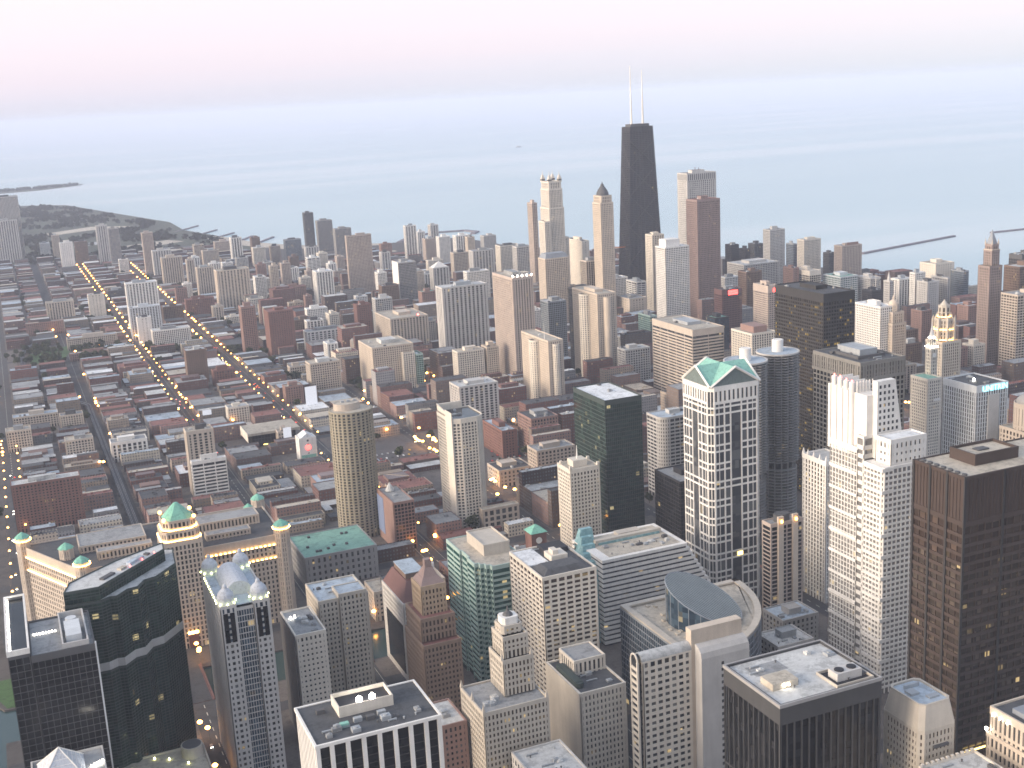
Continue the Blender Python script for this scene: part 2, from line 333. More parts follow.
roof_mat('city_ground', (.085, .075, .07), .35, .02); roof_mat('asphalt', (.060, .060, .064), .22, .05); roof_mat('pavement', (.125, .108, .098), .35, .05); roof_mat('lawn', (.055, .115, .035), .3, .05); roof_mat('sand', (.50, .44, .36), .15, .01); roof_mat('rock', (.20, .18, .20), .3, .05)
roof_mat('marking', (.62, .60, .52), .15, .3); roof_mat('lot_asphalt', (.085, .082, .085), .3, .06); roof_mat('park_grass', (.065, .075, .05), .45, .006)
LK = 70000
sheet('lake', [(-LK, -30000), (LK, -30000), (LK, LK), (-LK, LK)], -2.0, 'lake')
SHORE = [(1500,-6000),(1900,-500),(1800,1000),(1760,1500),(1760,1900),(1770,2150),(1660,2400),(1580,2700),(1330,3250),(1300,3580),(1080,3610),(950,3690),(840,3780),(744,3985),(690,4300),(620,4650),(625,5060),(548,5450),(446,5990),(330,6620),(120,6840),(-250,7000),(-900,9500),(-9000,26000),(-40000,40000)]
sheet('city_ground', [(x, y) for x, y in SHORE[::-1]][::-1] + [(-60000,40000),(-60000,-20000),(1500,-20000)], -0.02, 'city_ground') if False else None
# land in pieces, so that the river lies in a channel between quays
LAND_S = [(-60,-6000),(1500,-6000),(1900,-500),(1805,880),(-60,880)]
LAND_N = [(-60,932),(1802,932)] + SHORE[3:] + [(-40000,40000),(-700,2300)]
LAND_N = [(-60,932),(1802,932)] + SHORE[3:] + [(-700,2300)]
LAND_W = [(-60000,-20000),(-130,-20000),(-130,905),(-790,2300),(-41000,40000),(-60000,40000)]
for nm, pl in (('ground', LAND_S), ('ground', LAND_N), ('ground', LAND_W)): sheet(nm, pl, 0, 'city_ground', depth=3)
sheet('river', [(-135,-20000),(-55,-20000),(-55,875),(1790,875),(1790,937),(-55,937),(-690,2310),(-800,2310),(-135,900)], -1.4, 'river')
sheet('headland', [(-800,8500),(46,8540),(293,8640),(560,8690),(548,8610),(400,8420),(266,8290),(-800,8000)], .3, 'park_grass', depth=3)
sheet('park_ground', [(20,3880),(360,3700),(700,3640),(745,3960),(690,4290),(620,4640),(624,5050),(546,5440),(440,5980),(325,6600),(118,6820),(-250,6990),(-400,5200),(10,4700)], .03, 'park_grass')
sheet('beach', [(640,4380),(692,4290),(752,3985),(838,3790),(950,3700),(1070,3622),(1060,3570),(900,3640),(780,3720),(700,3920),(640,4220)], .06, 'sand')
sheet('path', [(330,4240),(520,4330),(560,4240),(420,4140)], .06, 'sand'); sheet('path', [(60,5700),(210,5900),(330,5820),(160,5600)], .06, 'park_grass'); sheet('pond', [(180,4420),(330,4520),(350,4450),(230,4340)], .07, 'river')
sheet('path', [(150,5000),(330,5150),(480,5020),(470,4900),(320,4990),(160,4880)], .06, 'sand')   # pale open field in the park
def bank(name, pts, w, label, z=2.0):
    b = MB()
    for a, c in zip(pts, pts[1:]):
        d = Vector((c[0]-a[0], c[1]-a[1])).normalized(); n = Vector((-d.y, d.x))*w/2; e = d*w*.3
        q = [(a[0]-e.x-n.x, a[1]-e.y-n.y), (c[0]+e.x-n.x, c[1]+e.y-n.y), (c[0]+e.x+n.x, c[1]+e.y+n.y), (a[0]-e.x+n.x, a[1]-e.y+n.y)]
        b.loft([(x, y) for x, y in q], -3, [(x*.85+.15*sum(k[0] for k in q)/4 if False else x, y) for x, y in q], z)
        z -= .01
    return tag(b.build(name, 'rock'), label, 'breakwater' if name == 'breakwater' else 'groyne')
bank('breakwater', [(1915,2430),(2290,2530)], 9, 'long thin dark breakwater slanting out into the lake behind the dusk skyline')
bank('breakwater', [(2405,2515),(2760,2500)], 9, 'thin dark breakwater seen behind the spire of the brown stepped tower')
bank('breakwater', [(1110,3600),(1200,3740),(1300,3775),(1385,3755),(1400,3690),(1372,3650)], 16, 'curved hook shaped breakwater around the small harbour left of the slender towers', 2.4)
for i, (a, c) in enumerate((((581,4600),(690,4780)), ((618,4386),(720,4545)), ((664,4250),(750,4375)), ((690,4030),(783,4207)), ((737,3940),(833,4110)))):
    bank('groyne', [a, c], 8, 'low dark groyne off the beach, %s along the shore' % ('farthest of the five', 'second farthest of the five', 'middle one of the five', 'second nearest of the five', 'nearest of the five')[i])
NSX = [-40, 72, 192, 314, 432, 550, 668, 786, 905, 1025, 1145, 1265, 1385, 1500]
EWY = [160, 270, 380, 490, 600, 705, 840, 975, 1060, 1184]
_rg = random.Random(17)
while EWY[-1] < 3950: EWY.append(EWY[-1]+_rg.choice((100, 128, 160, 190)))
WIDE = {314: 22, 192: 17, 72: 18, -40: 18}
st = MB(); pv = MB(); mk = MB()
for y in EWY:
    if y > 4000: continue
    x1 = 1560 if y < 2600 else 1250 if y < 3300 else 600
    st.add([(-59, y-7, .03), (x1, y-7, .03), (x1, y+7, .03), (-59, y+7, .03)], [(0,1,2,3)])
for x in NSX:
    hw = WIDE.get(x, 14)/2
    for y0, y1 in ((100, 879), (933, 3950 if x < 600 else 3300 if x < 1200 else 2600)):
        st.add([(x-hw, y0, .06), (x+hw, y0, .06), (x+hw, y1, .06), (x-hw, y1, .06)], [(0,1,2,3)])
    # bridges over the river
tag(st.build('street', 'asphalt'), kind='structure')
for i in range(len(NSX)-1):
    xa, xb = NSX[i]+WIDE.get(NSX[i], 14)/2, NSX[i+1]-WIDE.get(NSX[i+1], 14)/2
    for j in range(len(EWY)-1):
        ya, yb = EWY[j]+7, EWY[j+1]-7
        if yb < 250 or (ya > 3300 and xa > 500) or (ya > 2600 and xa > 1150): continue
        if yb > 880 and ya < 932:
            if ya < 878: yb = 878
            else: continue
        pv.prism(rect(xa, ya, xb, yb), 0, .15, bottom=False)
tag(pv.build('pavement', 'pavement'), kind='structure')
for x in NSX[:6]:
    for k in range(260):
        y = 300+12*k
        if 870 < y < 940 or y > 2600: continue
        mk.box(x-.25, y, .065, x+.25, y+5, .075)
for x in (192-17/2+2.2, 192+17/2-2.2, 314-8, 314+8):
    for y0, y1 in ((300, 878), (934, 2600)): mk.box(x-.12, y0, .065, x+.12, y1, .075)
tag(mk.build('road_markings', 'marking'), kind='structure')
BR = ['dark steel bridge over the river at the west bend', 'steel bridge over the river between the dark curved tower and the market hall', 'steel bridge over the river beside the four domed tower', 'steel bridge over the river below the brick clock tower hall', 'steel bridge over the river west of the green glass tower', 'steel bridge over the river in front of the twin round towers']
for i, x in enumerate(NSX[1:7]):
    b = MB(); b.box(x-9, 874, .02, x+9, 938, .3)
    for s in (-9, 8.4):
        b.box(x+s, 874, .3, x+s+.6, 938, 1.6)
    o = tag(b.build('bridge', 'maroon'), BR[i], 'bridge')
    rd = MB(); rd.box(x-7, 874, .31, x+7, 938, .36); rd.build('roadway', 'asphalt', o)
sheet('lawn', [(6,2300),(58,2285),(92,2455),(8,2400)], .20, 'lawn'); sheet('lawn', [(-58,934),(-30,934),(-44,985),(-75,985)], .20, 'lawn')
sheet('parking_lot', [(440,1300),(540,1300),(540,1420),(440,1420)], .17, 'lot_asphalt'); sheet('parking_lot', [(322,1380),(424,1380),(424,1480),(322,1480)], .17, 'lot_asphalt')
sheet('parking_lot', [(440,1080),(478,1080),(478,1160),(440,1160)], .17, 'lot_asphalt')
# elevated railway: dark deck on steel bents
def viaduct(pts, label):
    root = thing('elevated_railway', label, 'railway', pts[0][0], pts[0][1]); ox, oy = pts[0]
    d = MB(); c = MB(); r = MB(); z = 0
    for a, e in zip(pts, pts[1:]):
        v = Vector((e[0]-a[0], e[1]-a[1])); L = v.length; u = v/L
        d.obox((a[0]+e[0])/2-ox, (a[1]+e[1])/2-oy, u.x, u.y, L/2+2, -4.5, 4.5, 6.2+z, 7.2+z); z += .005
        for s in (-3, -1.6, 1.6, 3): r.obox((a[0]+e[0])/2-ox, (a[1]+e[1])/2-oy, u.x, u.y, L/2, s-.08, s+.08, 7.25, 7.45)
        for k in range(int(L/18)):
            q = Vector(a)+u*(k*18+9)
            for s in (-3.6, 3.6): c.obox(q.x-ox, q.y-oy, u.x, u.y, .3, s-.3, s+.3, 0, 6.2)
    d.build('track_deck', 'black', root); r.build('rails', 'steel', root); c.build('columns', 'darkgrey', root)
    return root
viaduct([(72,1100),(72,1880),(58,1915),(20,1945),(-4,1990),(-6,2360),(6,2440),(40,2520)], 'dark elevated railway running north between the low brick blocks and jogging left')
# footprints: west edge, south edge, width, depth, height (metres)
P={'wtp':(1149.7,1977.2,61.7,35.2,262.0),
'olym':(1113.5,1885.6,47.1,36.8,222.0),
'whitegrid':(1007.8,1817.1,46.6,33.5,155.0),
'creamslab':(1104.2,2030.6,25.7,26.5,150.0),
'hstripe':(799.7,1391.3,48.3,106.4,105.0),
'creamribs':(844.9,1322.0,36.4,47.9,105.0),
'pinkgrid':(1008.7,1522.6,19.3,38.4,125.0),
'maroonsign':(1055.3,1718.4,38.5,24.0,90.0),
'greytower':(1447.2,2146.4,37.1,24.9,120.0),
'beigetower':(1442.9,2025.5,40.8,22.8,110.0),
'redtop':(1460.3,1930.2,47.1,24.1,105.0),
'ibm':(708.5,998.3,37.5,79.8,212.0),
'whitehotel':(999.3,1264.3,23.0,50.0,130.0),
'burnett':(594.9,801.7,44.7,60.9,194.0),
'unitrin':(712.1,798.5,34.5,39.3,159.0),
'wrigbase':(889.9,1052.2,18.0,26.8,92.0),
'daley':(448.3,531.6,62.8,40.6,198.0),
'quaker':(466.5,996.6,38.2,65.0,141.0),
'creamorn':(420.6,978.4,29.4,27.0,88.0),
'darkglass':(512.9,944.9,31.3,45.7,70.0),
'tanbay':(762.7,1590.2,30.8,82.0,131.6),
'tanpin':(631.9,1479.3,22.0,89.1,97.1),
'pinktow':(649.5,1632.7,32.9,75.3,161.8),
'greyslab':(600.7,1796.3,74.9,32.0,132.8),
'tantall':(668.2,2579.2,55.6,11.9,142.9),
'whiteleft':(721.0,2393.2,38.5,39.8,98.6),
'whiterib':(585.8,2536.1,36.6,34.0,78.5),
'slender':(980.7,3132.8,30.8,16.9,95.9),
'darktow':(838.3,3661.2,27.6,25.1,108.1),
'darkgrey':(849.0,3553.4,45.1,23.5,90.9),
'redbrick1':(385.5,2074.2,42.9,40.2,81.3),
'greywhite':(487.0,1435.1,52.9,36.0,63.7),
'tangroup':(462.3,1727.1,63.1,72.9,67.6),
'tanrib':(561.5,1953.0,66.7,84.9,66.1),
'pinkmart':(288.6,1088.4,20.3,52.5,48.8),
'tanwh':(142.7,1368.6,29.3,21.8,74.8),
'g222':(274.0,715.7,39.4,54.3,110.0),
'dark800':(275.6,458.8,56.9,46.2,140.0),
'blackcol':(82.5,543.0,60.8,40.5,130.0),
'teal':(257.9,785.8,26.5,68.4,95.0),
'bd280':(123.5,775.2,20.6,43.7,80.0),
'g305':(148.2,810.4,35.4,36.7,85.0),
'mans':(213.3,828.8,29.0,55.8,70.0),
'b16':(266.8,650.4,31.5,49.0,60.0),
'title':(524.6,685.2,31.7,11.9,170.0),
'thinwh':(557.7,795.5,23.3,31.1,120.0),
's885':(353.1,454.5,20.0,26.2,120.0),
'donn':(473.6,830.6,48.5,44.2,185.0),
'park':(944.6,1925.5,25.2,30.4,240.0),
'n900':(976.2,2205.4,32.2,54.0,250.0),
'e2':(492.6,1313.6,19.1,61.2,34.1),
'e3':(520.5,1290.9,34.6,40.7,49.5),
'e1':(484.4,1195.6,45.6,26.6,40.7),
'e5':(378.0,1090.9,38.7,9.2,24.7),
'tantan':(1061.1,2238.9,15.7,74.1,125.0),
'mansard':(888.6,2042.6,48.3,30.7,125.0),
'brownstripe':(932.1,1963.7,31.8,23.9,125.0),
'zred':(1284.1,1370.8,22.5,19.5,105.0),
'pinkslender':(1000.2,2340.7,11.4,25.0,200.0),
'l1':(-24.4,4115.3,83.8,60.0,196.2),
'l2':(-34.3,4064.6,81.7,40.0,127.7),
'l3':(104.0,4146.2,29.9,30.0,42.6),
'l4':(137.2,4018.2,22.0,22.0,75.1),
'l5':(140.5,3649.3,34.9,22.0,83.9),
'l6':(187.9,3792.1,35.1,25.0,70.0),
'l7':(251.6,3787.5,32.0,25.0,111.1),
'l8':(274.2,3654.4,28.4,25.0,110.6),
'l9':(275.0,3449.4,23.9,20.0,44.5),
'l10':(331.5,3349.8,27.5,25.0,118.3),
'l11':(343.7,3269.9,47.0,25.0,77.5),
'l12':(346.1,3117.5,49.6,25.0,74.2),
'l13':(141.2,2720.0,32.6,20.0,55.4),
'l14':(57.6,2744.0,55.5,25.0,44.6),
'l15':(10.9,2605.6,70.7,16.0,26.2),
'l16a':(200.3,2508.7,60.1,25.0,97.4),
'l16b':(194.2,2426.5,57.2,18.0,61.8),
'l16c':(199.3,2352.3,25.1,16.0,52.7),
'l16w':(216.3,2283.9,66.8,25.0,36.8),
'l17':(200.5,2959.0,35.4,25.0,27.9),
'l18':(268.2,2534.0,39.9,25.0,40.7),
'm1':(493.2,3581.1,29.8,25.0,51.4),
'm2':(492.3,3420.4,43.5,25.0,49.3),
'm3':(564.9,3655.5,42.2,25.0,46.9),
'm4':(580.1,3469.0,30.1,25.0,72.7),
'm5':(396.2,3052.8,18.1,22.0,70.8),
'm6':(389.3,2851.3,37.6,25.0,73.4),
'm7':(396.8,2631.0,68.7,35.0,89.6),
'm8':(616.6,3353.8,33.2,25.0,51.8),
'm9':(512.9,2891.2,47.9,20.0,28.4),
'm10':(566.7,3067.3,23.4,20.0,40.1),
'm11':(510.3,2630.8,17.3,20.0,88.8),
'm12':(714.8,3392.8,45.0,25.0,61.2),
'm13':(350.9,2130.2,24.5,25.0,86.2),
'm15':(524.1,2603.2,53.7,22.0,43.2),
'm16':(518.5,2515.7,31.6,18.0,23.1),
'm17':(547.9,2491.6,14.5,18.0,37.6),
'm18':(694.4,3061.3,32.5,25.0,45.7),
'm19':(480.6,2313.6,75.1,22.0,23.3),
'm20':(325.1,2614.9,58.5,22.0,38.0),
'm21':(375.5,2448.6,28.7,16.0,20.1),
'm22':(829.1,3281.0,45.2,25.0,90.1),
'm23':(1007.7,3054.4,27.3,25.0,65.5),
'm24':(1022.8,2989.5,30.7,25.0,74.7),
'm25':(1140.9,2976.3,34.9,25.0,67.7),
'm26':(1020.9,2575.4,49.1,30.0,88.7),
'm27':(936.0,2651.6,36.0,22.0,73.9),
'm28':(933.8,2522.5,50.6,25.0,90.6),
'm29':(824.6,2479.1,36.5,25.0,68.9),
'm30':(846.3,2334.1,48.4,22.0,73.9),
'm31':(539.1,2071.5,26.2,22.0,76.2),
'm32':(588.0,2122.1,31.7,22.0,74.8),
'm33':(716.6,2242.0,29.1,22.0,58.5),
'm34':(452.6,2094.9,87.1,25.0,35.4),
'c1':(227.7,1955.3,31.7,25.0,54.5),
'c2':(260.7,1915.7,33.5,20.0,25.4),
'c3':(235.3,1654.6,28.6,20.0,26.5),
'c5':(271.1,1512.5,14.2,16.0,20.8),
'c7':(279.3,1431.8,20.8,20.0,29.9),
'c8':(331.2,1732.1,26.0,20.0,26.6),
'c9':(374.4,1891.9,26.1,18.0,20.9),
'c10':(377.4,1764.4,45.3,30.0,48.3),
'd2':(74.9,2390.7,89.0,20.0,22.6),
'd3':(71.6,2277.1,81.9,14.0,14.4),
'd4':(75.7,1562.6,43.2,22.0,25.6),
'd6':(-32.1,1802.8,59.2,22.0,19.9),
'd7':(-42.1,1689.9,30.9,22.0,28.1),
'd9':(24.9,1590.3,32.8,22.0,29.6),
'd10':(27.2,1751.4,29.9,18.0,25.3),
'leftbrick':(-40.1,1343.0,67.7,22.0,52.0),
'whsl':(141.6,1345.4,37.5,8.0,46.7),
'b512':(1004.3,2442.0,36.3,25.0,100.0),
'greengrey':(756.2,1746.9,31.1,30.0,100.0),
'darkbehind':(768.8,1673.8,35.8,25.0,128.0),
'tanlow':(981.5,1898.5,34.9,50.0,60.0),
'whitelow':(1038.4,1975.2,19.6,40.0,75.0),
'greenglass':(928.0,1731.4,12.6,40.0,60.0),
'brownfin':(1139.0,1773.3,31.6,25.0,105.0),
'dk1':(1452.9,2299.2,19.8,25.0,75.0),
'dk2':(1458.3,2252.5,11.4,25.0,70.0),
'dk3':(1497.6,2276.6,22.0,25.0,75.0),
'paleblock':(1320.0,2051.6,82.3,60.0,70.0),
'bluedark':(1461.8,2086.4,8.9,25.0,95.0),
'creamtop':(1323.4,1846.4,25.0,50.0,80.0),
'brownlow':(1303.6,1869.7,13.6,30.0,85.0),
'greenlow':(1359.4,1805.0,38.8,50.0,70.0),
'greylow':(1410.6,1786.0,23.5,40.0,65.0),
'darklow':(1321.5,1673.6,25.8,25.0,65.0),
'lump':(1519.4,2045.9,16.8,20.0,75.0),
'hosp1':(1467.5,1684.7,41.2,40.0,95.0),
'hosp2':(1490.4,1642.8,11.8,30.0,85.0),
'hosp3':(1388.3,1643.1,21.9,15.0,92.0),
'hosp4':(1387.7,1630.5,21.4,40.0,80.0),
'hosp5':(1440.8,1626.1,4.9,40.0,80.0),
'browna':(1313.3,1542.6,20.4,25.0,50.0),
'brownb':(1378.0,1510.7,21.6,25.0,55.0),
'slabx':(1317.8,1350.1,47.5,30.0,140.0),
'slabx2':(1357.1,1385.6,34.9,25.0,150.0),
'tanband':(1229.5,1265.2,57.3,30.0,120.0),
'gothsp':(1289.0,1590.7,7.5,15.0,95.0),
'greendark':(926.7,1536.7,23.6,25.0,85.0),
'ctan':(614.3,1657.5,19.6,22.0,61.4),
'cpale':(779.5,1540.7,40.1,25.0,55.6),
'ccream':(569.3,1659.4,41.5,22.0,59.5),
'e4':(447.0,1215.0,39.1,35.0,19.4),
'e8':(466.5,1390.0,30.2,14.0,12.7)}
# ---------------------------------------------------------------- towers of the middle distance and the lakefront
s_tan = S('tan', 'g_mid', 3.6, 1.5, 3.3, 1.3); s_cream = S('cream', 'g_mid', 3.6, 1.6, 3.3, 1.2); s_pink = S('pinktan', 'g_mid', 3.4, 1.5, 3.2, 1.2); s_warm = S('warmtan', 'g_mid', 3.4, 1.6, 3.2, 1.3)
s_white = S('white', 'g_mid', 3.4, 1.4, 3.2, 1.3); s_grey = S('palegrey', 'g_dark', 4, 1.4, 3.4, 1.2); s_mgrey = S('midgrey', 'g_dark', 3.6, 1.3, 3.4, 1.2); s_brick = S('redbrick', 'g_dark', 4, 2.2, 3.4, 1.7); s_rose = S('rosebrick', 'g_mid', 3.8, 2.0, 3.3, 1.6)
s_brown = S('brown', 'g_brown', 3.4, 1.4, 3.4, 1.2); s_dark = S('darkgrey', 'g_dark', 3, .8, 3.6, 1.0); s_black = S('black', 'g_black', 3, .7, 3.7, 1.0)
s_ribw = S('white', 'g_dark', 6, 2.6, 3.3, .6); s_ribg = S('palegrey', 'g_dark', 7, 3.4, 3.3, .7); s_ribt = S('tan', 'g_mid', 5.5, 2.8, 3.3, .7); s_hz = S('palegrey', 'g_dark', 12, .8, 3.7, 1.8, hz=True); s_hzt = S('tan', 'g_brown', 14, 1, 3.7, 1.9, hz=True); s_lime = S('limestone', 'g_mid', 3.6, 1.7, 3.5, 1.4)
AT, OT, BB = 'apartment_tower', 'office_tower', 'brick_building'
T = tower
# lakefront and shopping street
def stone_tower_white():
    r = T(OT, 'pale grey marble tower with a dark slotted crown behind the red granite tower', 'wtp', S('palegrey', 'g_dark', 4, 2.1, 3.6, 1.2, cap=14), 'r_grey', units=1)
    x, y, w_, d_, h = P['wtp']; b = MB()
    for k in range(14):
        b.box(2+k*4.2, -.3, h-13, 3.6+k*4.2, .2, h-2); 
    for k in range(8): b.box(-.3, 2+k*4.2, h-13, .2, 3.6+k*4.2, h-2)
    b.build('crown_slots', 'darkgrey', r); b = MB(); b.box(20, 12, h-1, 42, 24, h+4); b.tube((28, 18, h+4), (28, 18, h+9), .5); b.tube((36, 18, h+4), (36, 18, h+8), .5); b.build('penthouse', 'maroon', r)
stone_tower_white()
T(OT, 'tall red granite tower in front of the pale marble tower with slotted crown', 'olym', S('pinkgranite', 'g_brown', 3, 1.5, 3.5, 1.5, cap=4), 'r_red', units=2)
T(AT, 'bright white gridded apartment tower with a blank white penthouse below the black tapering tower', 'whitegrid', S('white', 'g_mid', 3.4, 1.0, 3.1, 1.3, pj=.7), 'r_white')
b = MB(); x, y, w_, d_, h = P['whitegrid']; b.prism(rect(4, 4, w_-16, d_-6), h-1, h+12); b.build('penthouse_block', 'white', bpy.data.objects[[o.name for o in bpy.data.objects if o.get('label', '').startswith('bright white gridded')][0]])
T(AT, 'cream slab tower with rounded shoulders just behind the bright white gridded tower', 'creamslab', S('cream', 'g_tan', 5, 2.2, 3.2, 1.2), 'r_tan')
T(OT, 'broad office block striped in beige and dark bands behind the green roofed tower', 'hstripe', S('tan', 'g_dark', 20, .6, 4.2, 2.1, hz=True, cap=9), 'r_tan', units=3)
T(AT, 'cream ribbed apartment block with a rust red penthouse behind the round corncob tower', 'creamribs', S('cream', 'g_mid', 3.6, 1.5, 3, .8), 'r_tan', pent=False)
_r = [o for o in bpy.data.objects if o.get('label', '').startswith('cream ribbed apartment block')][0]; b = MB(); b.box(8, 8, P['creamribs'][4]-1, 28, 38, P['creamribs'][4]+7); b.build('penthouse_block', 'rosebrick', _r)
def sign_bars(root, x0, x1, y, z0, z1, mat, rows=2, name='sign_lights', seed=1):
    rg = random.Random(seed); b = MB()
    for q in range(rows):
        za, zb = z0+(z1-z0)*q/rows+.25, z0+(z1-z0)*(q+1)/rows-.25; x = x0
        while x < x1-1:
            w_ = min(rg.uniform(1.2, 3.0), x1-x); b.box(x, y-.35, za, x+w_, y-.05, zb); x += w_+.5
    return b.build(name, mat, root)
r = T(OT, 'pale pinkish gridded block with a red lit sign beside the black bronze tower', 'pinkgrid', S('pinktan', 'g_mid', 3.4, 1.2, 3.2, 1.4, cap=11), 'r_tan'); sign_bars(r, 9, 18, 0, 115, 121, 'neon_red', 1, seed=3)
r = T(OT, 'dark maroon block carrying two rows of red neon letters on its top', 'maroonsign', S('maroon', 'g_black', 3, 1.2, 3.6, 1.4, cap=9), 'r_dark'); sign_bars(r, 12, 30, 0, 80, 88, 'neon_red', 2, seed=5)
T(AT, 'square grey apartment tower by the lake right of the red granite tower', 'greytower', S('palegrey', 'g_mid', 3.4, 1.4, 3.1, 1.4), 'r_grey')
T(AT, 'beige apartment tower with a stepped top by the lake', 'beigetower', S('cream', 'g_mid', 3.2, 1.6, 3.1, 1.0), 'r_tan')
r = T(AT, 'pinkish apartment tower with a red rooftop sign band by the lake breakwater', 'redtop', S('pinktan', 'g_mid', 3.6, 1.8, 3.1, 1.0), 'r_grey', units=3); b = MB(); b.box(14, 2, 104, 40, 3, 110); b.build('roof_sign', 'rosebrick', r)
T(OT, 'huge black bronze glass slab with scattered yellow lit windows', 'ibm', S('bronze', 'g_ibm', 3, .8, 3.7, 1.5, pj=.35, cap=9), 'r_dark', units=4)
T('hotel_tower', 'white gridded hotel with black windows beside the black bronze slab', 'whitehotel', S('white', 'g_black', 3.4, 1.3, 3.1, 1.3, pj=.6), 'r_white')
T(OT, 'big grey gridded office tower with a tall pillared top band behind the white finned tower', 'burnett', S('stonegrey', 'g_black', 4.6, 1.2, 4.0, 1.2, cap=3, pj=.6), 'r_dark', units=2, zlo=0)
_r = [o for o in bpy.data.objects if o.get('label', '').startswith('big grey gridded office')][0]; x, y, w_, d_, h = P['burnett']; b = MB()
for k in range(17): b.box(k*w_/16-.9 if k else 0, -.5, h-13, min(w_, k*w_/16+.9), 0.02, h-3)
for k in range(22): b.box(-.5, k*d_/21-.9 if k else .1, h-13, .02, min(d_, k*d_/21+.9), h-3)
b.box(-.55, -.55, h-15.5, w_+.55, d_+.55, h-13); b.build('top_colonnade', 'stonegrey', _r); b = MB(); b.ring(rect(9, 14, 36, 47), rect(11, 16, 34, 45), h-1, h+1.5); b.build('roof_well', 'darkgrey', _r)
T(OT, 'dark brown finned slab beside the dark maroon block with red neon letters', 'brownfin', S('brown', 'g_black', 3, 1.2, 3.6, .8), 'r_dark')
# gold coast and river north
T(AT, 'tan tower with a curved bay right of the pink tower with five roof lamps', 'tanbay', S('warmtan', 'g_mid', 3.0, 1.6, 3.1, 1.2), 'r_tan', zlo=0)
_r = [o for o in bpy.data.objects if o.get('label', '').startswith('tan tower with a curved bay')][0]; w, g = MB(), MB(); pl = circ(-1, 36, 10, 16); shell(w, g, pl, 0, 128, S('cream', 'g_mid', 3, 1.2, 3.1, 1.2)); o = w.build('bay', 'cream', _r); g.build('bay_glazing', 'g_mid', o); w, g = MB(), MB(); shell(w, g, circ(16, 0, 6, 16), 0, 126, S('warmtan', 'g_mid', 3, 1.2, 3.1, 1.2)); o = w.build('bay', 'warmtan', _r); g.build('bay_glazing', 'g_mid', o)
r = T(AT, 'squat tan tower with a white needle and rounded bay on its front', 'tanpin', S('warmtan', 'g_mid', 3.2, 1.8, 3.1, 1.3), 'r_tan', pent=False)
b = MB(); b.tube((4, 20, 96), (4, 20, 118), .5, .15); b.build('antenna', 'white', r); w, g = MB(), MB(); shell(w, g, circ(-1, 40, 9, 16), 0, 93, S('cream', 'g_mid', 3, 1.2, 3.1, 1.2)); o = w.build('bay', 'cream', r); g.build('bay_glazing', 'g_mid', o); w, g = MB(), MB(); shell(w, g, circ(11, 0, 5, 12), 0, 92, S('cream', 'g_mid', 2.6, .9, 3.1, 1.0)); o = w.build('bay', 'cream', r); g.build('bay_glazing', 'g_mid', o)
r = T(AT, 'tall pinkish ribbed tower with five white lamps along its roof edge', 'pinktow', S('pinktan', 'g_mid', 4.2, 2.2, 3.2, .8, cap=4), 'r_tan')
b = MB()
for k in range(5): b.lathe(2+k*7.2, 1.5, [(.2, 162), (1.1, 163), (1.1, 164.2), (.2, 165)], 8)
b.build('roof_lamps', 'lamp_white', r)
T(AT, 'wide pale grey slab tower striped with dark vertical window strips', 'greyslab', s_ribg, 'r_pale', units=3)
T(AT, 'tall plain tan tower with a white penthouse standing alone left of centre', 'tantall', S('pinktan', 'g_tan', 3.2, 1.5, 3.1, 1.3, cap=3), 'r_white')
T(AT, 'dark grey slab with a white blank west wall', 'whiteleft', S('midgrey', 'g_dark', 3, .9, 3.2, 1.0), 'r_pale'); _r = [o for o in bpy.data.objects if o.get('label', '').startswith('dark grey slab with a white')][0]; b = MB(); b.box(-.8, -.2, 0, -.02, P['whiteleft'][3]+.2, P['whiteleft'][4]+1); b.build('blank_wall', 'white', _r)
T(AT, 'white tower ribbed with dark vertical stripes left of the tall plain tan tower', 'whiterib', s_ribw, 'r_white')
T(AT, 'slender white tower standing alone against the lake', 'slender', S('white', 'g_dark', 8, 2.4, 3.2, .9), 'r_white')
T(AT, 'slender dark tower rising alone against the lake left of centre', 'darktow', S('darkgrey', 'g_dark', 3, .9, 3.2, 1.1), 'r_white', units=0)
T(AT, 'dark grey slab beside the slender dark tower against the lake', 'darkgrey', S('midgrey', 'g_dark', 3, .8, 3.2, 1.0), 'r_dark', units=0)
T(BB, 'big plain red brick apartment block right of the pinkish tower by the avenue', 'redbrick1', S('redbrick', 'g_dark', 4, 2.4, 3.1, 1.9), 'r_red')
T(AT, 'grey white block with dark window strips behind the cream curved tower', 'greywhite', S('palegrey', 'g_dark', 6.5, 2.6, 3.3, .9), 'r_pale', units=5)
r = T(AT, 'stepped cluster of tan apartment slabs with a green glass end', 'tangroup', S('warmtan', 'g_tan', 3.4, 1.7, 3.1, 1.3), 'r_tan', units=3)
w, g = MB(), MB(); shell(w, g, rect(44, -8, 62, 20), 0, 56, S('cream', 'g_mid', 3.4, 1.7, 3.1, 1.2)); o = w.build('wing', 'cream', r); g.build('wing_glazing', 'g_mid', o); w, g = MB(), MB(); shell(w, g, rect(63.5, -10, 74, 18), 0, 52, S('teal', 'g_teal', 3.4, .5, 3.1, .8)); o = w.build('end_wing', 'teal', r); g.build('end_wing_glazing', 'g_teal', o)
T(AT, 'tan block with pale pilasters and a red roof lamp behind the stepped tan cluster', 'tanrib', S('tan', 'g_mid', 5.5, 2.6, 3.2, .9), 'r_tan')
_r = [o for o in bpy.data.objects if o.get('label', '').startswith('tan block with pale pilasters')][0]; b = MB(); b.lathe(50, 3, [(.3, 66), (1.4, 67), (1.4, 68.5), (.3, 69.5)], 8); b.build('roof_lamp', 'lamp_red', _r)
